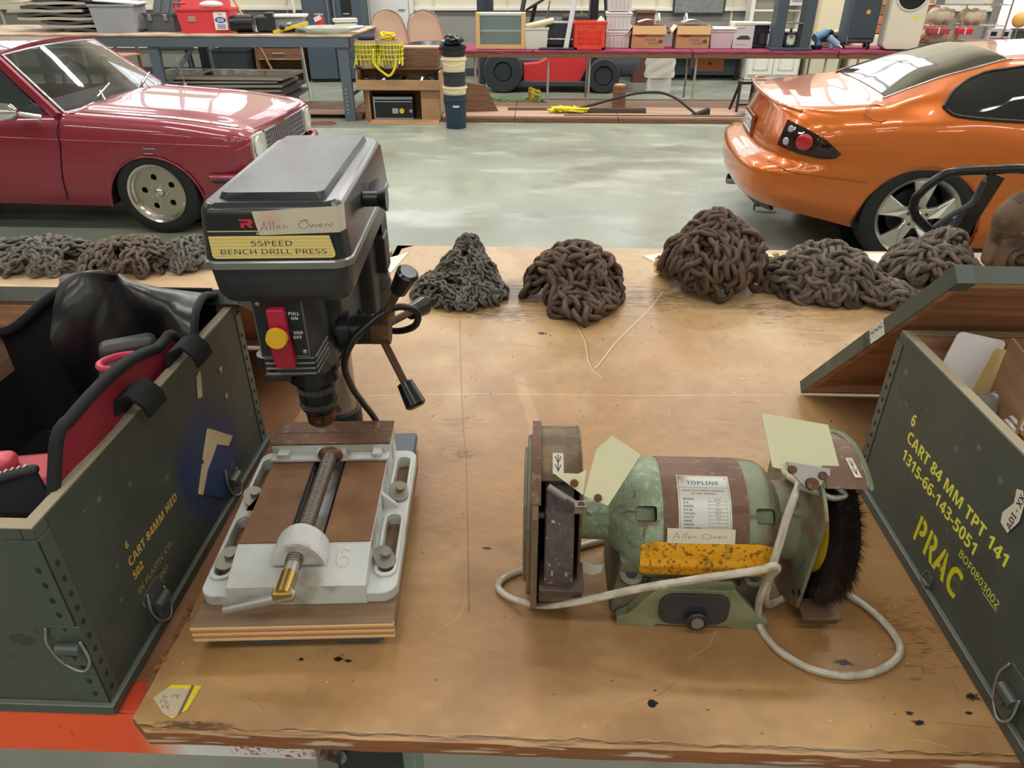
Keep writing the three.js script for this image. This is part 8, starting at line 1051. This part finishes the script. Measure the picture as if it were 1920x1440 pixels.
  simple('brick_pier', 'dark reddish timber post behind the forklift tail', 'post', [1.62, 0, -12.6], 0, [['post', bx(0.26, 1.0, 0.2, 0, 0.5, 0, 0.005), M(0x6e4540, 0.7)], ['post_cap', bx(0.3, 0.04, 0.24, 0, 1.02, 0, 0.005), mat.darkWood]]);
  simple('drawer_unit', 'reddish wooden drawer box hanging under the table', 'drawer', [2.2, 0.455, -10.4], 0, [['drawer_box', bx(0.34, 0.17, 0.4, 0, 0.085, 0, 0.004), M(0x9a5f45, 0.55)], ['drawer_front', bx(0.36, 0.18, 0.02, 0, 0.085, 0.21, 0.004), M(0xa56a4c, 0.5)], ['knob', new THREE.SphereGeometry(0.014, 12, 8).translate(0, 0.085, 0.23), mat.black]]);
  simple('low_bench', 'long dark slatted bench along the wall under the tables', 'bench', [2.52, 0, -12.85], 0, [['bench_seat', [ex(-0.75, 0.75, 0.34, 0.38, -0.2, 0.2, 0.005)], M(0x48525c, 0.6)], ['bench_front', ex(-0.75, 0.75, 0.08, 0.32, -0.02, 0.02), M(0x38424c, 0.6)], ...[-0.7, 0, 0.7].map((x) => ['leg', beam([x, 0, 0], [x, 0.34, 0], 0.05, 0.05), mat.black])]);
  simple('black_trestle', 'small black steel trestle behind the orange car boot', 'trestle', [2.52, 0.071, -9.55], 0.2, [['side_frame', [beam([-0.1, 0, 0.1], [-0.05, 0.34, 0], 0.025, 0.025), beam([-0.1, 0, -0.1], [-0.05, 0.34, 0], 0.025, 0.025), beam([0.16, 0, 0.1], [0.11, 0.34, 0], 0.025, 0.025), beam([0.16, 0, -0.1], [0.11, 0.34, 0], 0.025, 0.025)], mat.black], ['cross_bar', [beam([-0.08, 0.32, 0], [0.14, 0.32, 0], 0.03, 0.03), beam([-0.1, 0.08, 0.08], [0.15, 0.08, 0.08], 0.02, 0.02)], mat.black]]);
  // on the stage: timber lengths, rope, log, hose, straps
  simple('timber_length', 'dark brown timber length lying on the stage beside the yellow strap', 'timber', [0.95, 0.071, -9.35], 0.02, [['timber', ex(-0.36, 0.36, 0, 0.05, -0.05, 0.05, 0.004), M(0x4a3c34, 0.7)]]); simple('timber_length', 'thin brown timber length lying on the stage near the pail column', 'timber', [0.1, 0.071, -9.5], 0.01, [['timber', ex(-0.5, 0.4, 0, 0.03, -0.03, 0.03, 0.003), M(0x6e5546, 0.7)]]); simple('timber_length', 'long thin batten along the stage front edge', 'timber', [1.5, 0.071, -9.12], 0, [['timber', ex(-1.2, 1.2, 0, 0.014, -0.015, 0.015, 0.003), M(0x7c5c4c, 0.7)]]);
  simple('wood_block', 'brown triangular timber offcut behind the pail column', 'timber', [-0.72, 0.071, -9.4], 0.2, [['offcut', ext([[-0.2, 0], [0.2, 0], [0.05, 0.3], [-0.2, 0.34]], 0.06, 0.004), mat.darkWood]]);
  simple('log', 'short upright log with split bark on the stage', 'log', [1.0, 0.071, -9.62], 0, [['log_body', soft(lathe([[0, 0], [0.085, 0], [0.09, 0.02], [0.08, 0.14], [0.084, 0.27], [0.07, 0.285], [0, 0.285]], 14), 30), M(0xffffff, 0.8, 0, { map: texDarkWood })], ['cut_face', cy(0.066, 0.004, 0, 0.287, 0), mat.woodEdge]]);
  solo('black_hose', tube([[0.45, 0.115, -9.3], [0.8, 0.2, -9.35], [1.15, 0.28, -9.4], [1.45, 0.3, -9.4], [1.65, 0.25, -9.3], [1.82, 0.14, -9.2], [1.9, 0.085, -9.15]], 0.016, 60), mat.black, 'black curved hose arching over the stage from the yellow strap', 'hose');
  { const r = rng(44), p = []; for (let k = 0; k < 40; k++) p.push([0.1 + 0.5 * r(), 0.085 + 0.05 * r(), -9.4 + 0.16 * r()]); solo('yellow_strap', tube(p, 0.014, 260), mat.yellowRope, 'tangled yellow strap on the stage beside the black hose', 'strap'); const q = []; for (let k = 0; k < 26; k++) q.push([-0.75 + 0.85 * k / 25, 0.08 + 0.03 * r(), -10.2 + 0.15 * r()]); solo('green_hose', tube(q, 0.014, 150), M(0x6fae5a, 0.5), 'thin green hose lying before the forklift wheel', 'hose'); const s = []; for (let k = 0; k < 22; k++) s.push([-0.15 + 0.16 * r(), 0.1 + 0.16 * r(), -10.15 + 0.12 * r()]); solo('cord_bundle', tube(s, 0.014, 120), M(0xb9ae3a, 0.7), 'bundle of dull yellow cord before the forklift wheel', 'cord'); }
  for (const [x, lab] of [[1.97, 'small black wedge lying on the stage by the table leg'], [2.5, 'grey wedge lying on the stage near the black trestle']]) simple('rubber_wedge', lab, 'wedge', [x, 0.071, -9.25], 0.3, [['wedge', ext([[-0.12, 0], [0.1, 0], [0.1, 0.07]], 0.08, 0.004), M(x < 2.2 ? 0x22262a : 0x6e6a64, 0.7)]]);
  solo('red_cable', tube([[-2.9, 0.012, -9.0], [-2.75, 0.012, -8.9], [-2.55, 0.012, -8.95], [-2.45, 0.012, -8.85], [-2.7, 0.012, -8.8], [-2.95, 0.012, -8.85]], 0.008, 60), M(0xa8504a, 0.5), 'red cable lying on the floor by the steel bench leg', 'cable');
  // on the wall
  { const pt = ctex(256, 160, (c, w, h) => { c.fillStyle = '#79807c'; c.fillRect(0, 0, w, h); const r = rng(9); for (let i = 0; i < 160; i++) { c.fillStyle = `rgba(${r() < 0.5 ? '200,204,198' : '60,66,66'},0.18)`; c.fillRect(r() * w, r() * h, 20 * r() + 4, 6); } }); const t = thing('wall_board', 'grey framed picture board on the far wall', 'picture', [2.55, 1.2, -13.17]); mesh('frame', ex(-0.42, 0.42, -0.25, 0.25, 0, 0.03, 0.004), mat.darkSteel, t); mesh('picture', new THREE.PlaneGeometry(0.78, 0.44).translate(0, 0, 0.0315), M(0xffffff, 0.4, 0, { map: pt }), t, null, true); }
  { const t = thing('white_bookcase', 'white open bookcase standing by the far wall', 'bookcase', [3.72, 0.725, -12.95]), m = M(0xd9d8d0, 0.5); mesh('side_panel', ex(-0.42, -0.36, 0, 1.2, -0.15, 0.15, 0.003), m, t); mesh('side_panel', ex(0.36, 0.42, 0, 1.2, -0.15, 0.15, 0.003), m, t); mesh('back_panel', ex(-0.36, 0.36, 0, 1.2, -0.15, -0.14), M(0xc9c6b8, 0.55), t); for (const y of [0.02, 0.3, 0.58, 0.86, 1.18]) mesh('shelf_board', ex(-0.36, 0.36, y - 0.012, y + 0.012, -0.14, 0.14, 0.002), m, t); }
  simple('tall_cupboard', 'tall cream cupboard with a green sticker behind the suitcase', 'cupboard', [4.6, 0.715, -12.75], -0.05, [['carcass', bx(0.62, 1.3, 0.4, 0, 0.65, 0, 0.006), M(0xd3c9aa, 0.5)], ['cupboard_door', bx(0.58, 1.24, 0.02, 0, 0.65, 0.21, 0.004), M(0xd9cfb0, 0.45)], ['sticker', cy(0.03, 0.003, 0.2, 0.5, 0.222, 'z'), M(0xc4cf3a, 0.5)]]);
  for (let k = 0; k < 4; k++) simple('shelf_plank', ['lowest orange brown shelf plank stacked by the wall behind the suitcase', 'second orange brown shelf plank stacked by the wall behind the suitcase', 'third orange brown shelf plank stacked by the wall behind the suitcase', 'topmost orange brown shelf plank stacked by the wall behind the suitcase'][k], 'plank', [5.6, 0.72 + 0.13 * k, -12.8], 0, [['plank', bx(1.1, 0.12, 0.3, 0, 0.06, 0, 0.004), M([0x9a6a4c, 0xb07a52, 0x8f5f46, 0xb4835e][k], 0.6)]], 'planks stacked by the wall');
  solo('printed_poster', bx(0.4, 0.5, 0.01, 0, 0, 0), M(0xcfc7c4, 0.5), 'white poster with a red heading seen between the dark stand posts', 'poster', null, [4.0, 1.35, -12.76]); mesh('heading', bx(0.38, 0.09, 0.004, 0, 0.14, 0.007), M(0xc04a40, 0.5), scene.getObjectByName('printed_poster')); mesh('picture', bx(0.22, 0.24, 0.004, 0.02, -0.08, 0.007), M(0x8b8f96, 0.5), scene.getObjectByName('printed_poster'));
}
// ---------------------------------------------------------------- tool bag in the open crate
{
  const bag = thing('tool_bag', 'black and red zip tool bag standing open inside the crate stencilled 84MM HED', 'tool bag'), fab = M(0x1d1f25, 0.75, 0, { sheen: 0.4, sheenColor: 0x555a66 }), grey = M(0x33343d, 0.85), red = M(0x8f1f33, 0.7, 0, { bumpMap: bumpFine, bumpScale: 0.0003 }), sh = M(0x1d1f23, 0.3, 0, { clearcoat: 0.25, clearcoatRoughness: 0.4 });
  const r = rng(17), N = (a, b) => fbm(a, b, 3, 4, 7) - 0.5;
  // side wall leaning on the crate edge: z from -0.49 to -0.79
  const side = Array.from({ length: 8 }, (_, i) => Array.from({ length: 17 }, (_, j) => { const t = i / 7, u = j / 16, z = -0.478 - 0.3 * u, top = 1.262 + 0.03 * Math.sin(PI * Math.min(1, u * 1.1 + 0.1)) - 0.055 * ss(0.12, 0, u) - 0.03 * ss(0.93, 1, u); return [-0.452 + 0.02 * t + 0.008 * Math.sin(u * 5), 1.03 + (top - 1.03) * t, z]; }));
  mesh('red_side', slab(side, 0.006), red, bag, 'red side panel'); const rim = side[7].map(([x, y, z]) => [x - 0.002, y + 0.002, z]); mesh('black_binding', tube([[-0.452, 1.18, -0.476], ...rim, [-0.448, 1.18, -0.79]], 0.0062, 60), M(0x16171b, 0.8), bag);
  mesh('side_lining', slab(side.map((row) => row.map(([x, y, z]) => [x - 0.007, y - 0.004, z])).reverse(), 0.003), M(0x101116, 0.9), bag);
  // front end panel, low and rounded
  const front = Array.from({ length: 7 }, (_, i) => Array.from({ length: 17 }, (_, j) => { const t = i / 6, u = j / 16; return [-0.76 + 0.31 * u, 1.03 + (1.205 + 0.05 * ss(0.55, 1, u) - 1.03) * t, -0.5 + 0.03 * Math.sin(PI * u) + 0.008 * N(u, t) - 0.02 * (1 - t)]; })); mesh('end_panel', slab(front, 0.005), grey, bag); mesh('zip', tube(front[6].map(([x, y, z]) => [x, y + 0.003, z]), 0.005, 40), M(0x2b2b31, 0.6), bag);
  const pts = front[6], teeth = []; for (let k = 0; k < 60; k++) { const a = pts[Math.floor(k / 60 * 16)], b = pts[Math.floor(k / 60 * 16) + 1], t = (k / 60 * 16) % 1; teeth.push(bx(0.002, 0.002, 0.004, a[0] + (b[0] - a[0]) * t, a[1] + (b[1] - a[1]) * t + 0.008, a[2] + (b[2] - a[2]) * t)); } tag(mesh('zip_teeth', teeth, mat.zinc, bag), null, null, null, 'stuff');
  // far side and inner lining
  mesh('far_side', slab(Array.from({ length: 4 }, (_, i) => Array.from({ length: 12 }, (_, j) => [-0.765 - 0.003 * i, 1.03 + 0.08 * i, -0.49 - 0.4 * j / 11])).reverse(), 0.006), fab, bag); mesh('bag_floor', ex(-0.76, -0.455, 1.024, 1.032, -0.88, -0.49), M(0x0d0e12, 0.95), bag); mesh('far_binding', tube(Array.from({ length: 8 }, (_, j) => [-0.772, 1.272 - 0.0 * j + 0.012 * Math.sin(j), -0.49 - 0.4 * j / 7]), 0.0065, 40), fab, bag);
  // crumpled flap at the back
  const flap = Array.from({ length: 22 }, (_, i) => Array.from({ length: 30 }, (_, j) => { const t = i / 21, u = j / 29, x = -0.655 + 0.215 * u, fold = 0.03 * Math.sin(u * 6 + t * 5) * t + 0.03 * (fbm(u, t, 4, 3, 77) - 0.5) + 0.018 * Math.abs(Math.sin((u * 1.2 - t * 0.8) * 6)) - 0.01; const y = 1.06 + (1.285 + 0.018 * Math.sin(u * PI * 1.2) - 1.06) * Math.sin(Math.min(1, t * 1.3) * PI / 2) - 0.05 * ss(0.76, 1, t); return [x + 0.012 * Math.sin(t * 4), y + fold * 0.25, -0.86 + 0.06 * Math.sin(t * PI) * (0.5 + u) * 0.8 - 0.06 * t * t + fold]; }));
  mesh('crumpled_flap', slab(flap, 0.003), sh, bag, 'crumpled shiny black flap'); mesh('flap_binding', tube(flap.slice(6).map((row) => row[29]).filter((_, i) => i % 2 === 0), 0.005, 50), fab, bag);
  { const top = (u) => 1.195 + 0.075 * ss(0, 0.45, u), bl = [0, 0.5, 1].map((t) => Array.from({ length: 12 }, (_, j) => { const u = j / 11; return [-0.772 + 0.33 * u, 1.03 + (top(u) - 1.03) * t, -0.884]; })); mesh('back_lining', slab(bl, 0.004), M(0x101116, 0.9), bag); mesh('back_binding', tube(bl[2].slice(0, 8).map(([x, y, z]) => [x, y + 0.002, z + 0.004]), 0.0065, 30), fab, bag); }
  // webbing handles over the red side
  for (const [z, y] of [[-0.615, 1.262], [-0.735, 1.255]]) mesh('handle_strap', [slab(Array.from({ length: 2 }, (_, i) => [[-0.436, y - 0.04], [-0.428, y - 0.012], [-0.424, y + 0.004], [-0.413, y + 0.008], [-0.404, y - 0.006], [-0.404, y - 0.02]].map(([x, yy], k) => [x, yy, z + (i ? 0.026 : -0.012) - 0.004 * k])), 0.004)], M(0x17181c, 0.9), bag);
  // tools in the bag
  simple('cordless_battery', 'black cordless tool with a pink lens standing in the tool bag', 'tool', [-0.497, 1.04, -0.745], 0.5, [['grip', bx(0.052, 0.15, 0.056, 0, 0.075, 0, 0.016), M(0x35363c, 0.6)], ['head', [bx(0.07, 0.05, 0.07, 0, 0.17, 0, 0.018), bx(0.066, 0.024, 0.03, 0.004, 0.2, -0.024, 0.01)], M(0x3b3d3c, 0.45)], ['pink_lens', [xf(new THREE.TorusGeometry(0.021, 0.0036, 8, 28), [-0.004, 0.2035, 0.022], [PI / 2 + 0.25, 0, 0], [1.15, 0.55, 1.6])], M(0xe25a7a, 0.35)]]);
  simple('red_case', 'red plastic case lying in the tool bag', 'case', [-0.58, 1.032, -0.585], 0.2, [['case_body', bx(0.2, 0.15, 0.07, -0.02, 0.08, 0, 0.018), M(0xb8283a, 0.4)], ['case_handle', bx(0.1, 0.02, 0.03, -0.02, 0.162, 0, 0.009), M(0xd4505a, 0.35)]]);
  function simple(name, label, cat, pos, turn, parts) { const t = thing(name, label, cat, pos, turn); for (const [n, g, m, l] of parts) mesh(n, g, m, t, l); return t; }
}
renderer.render(scene, camera);
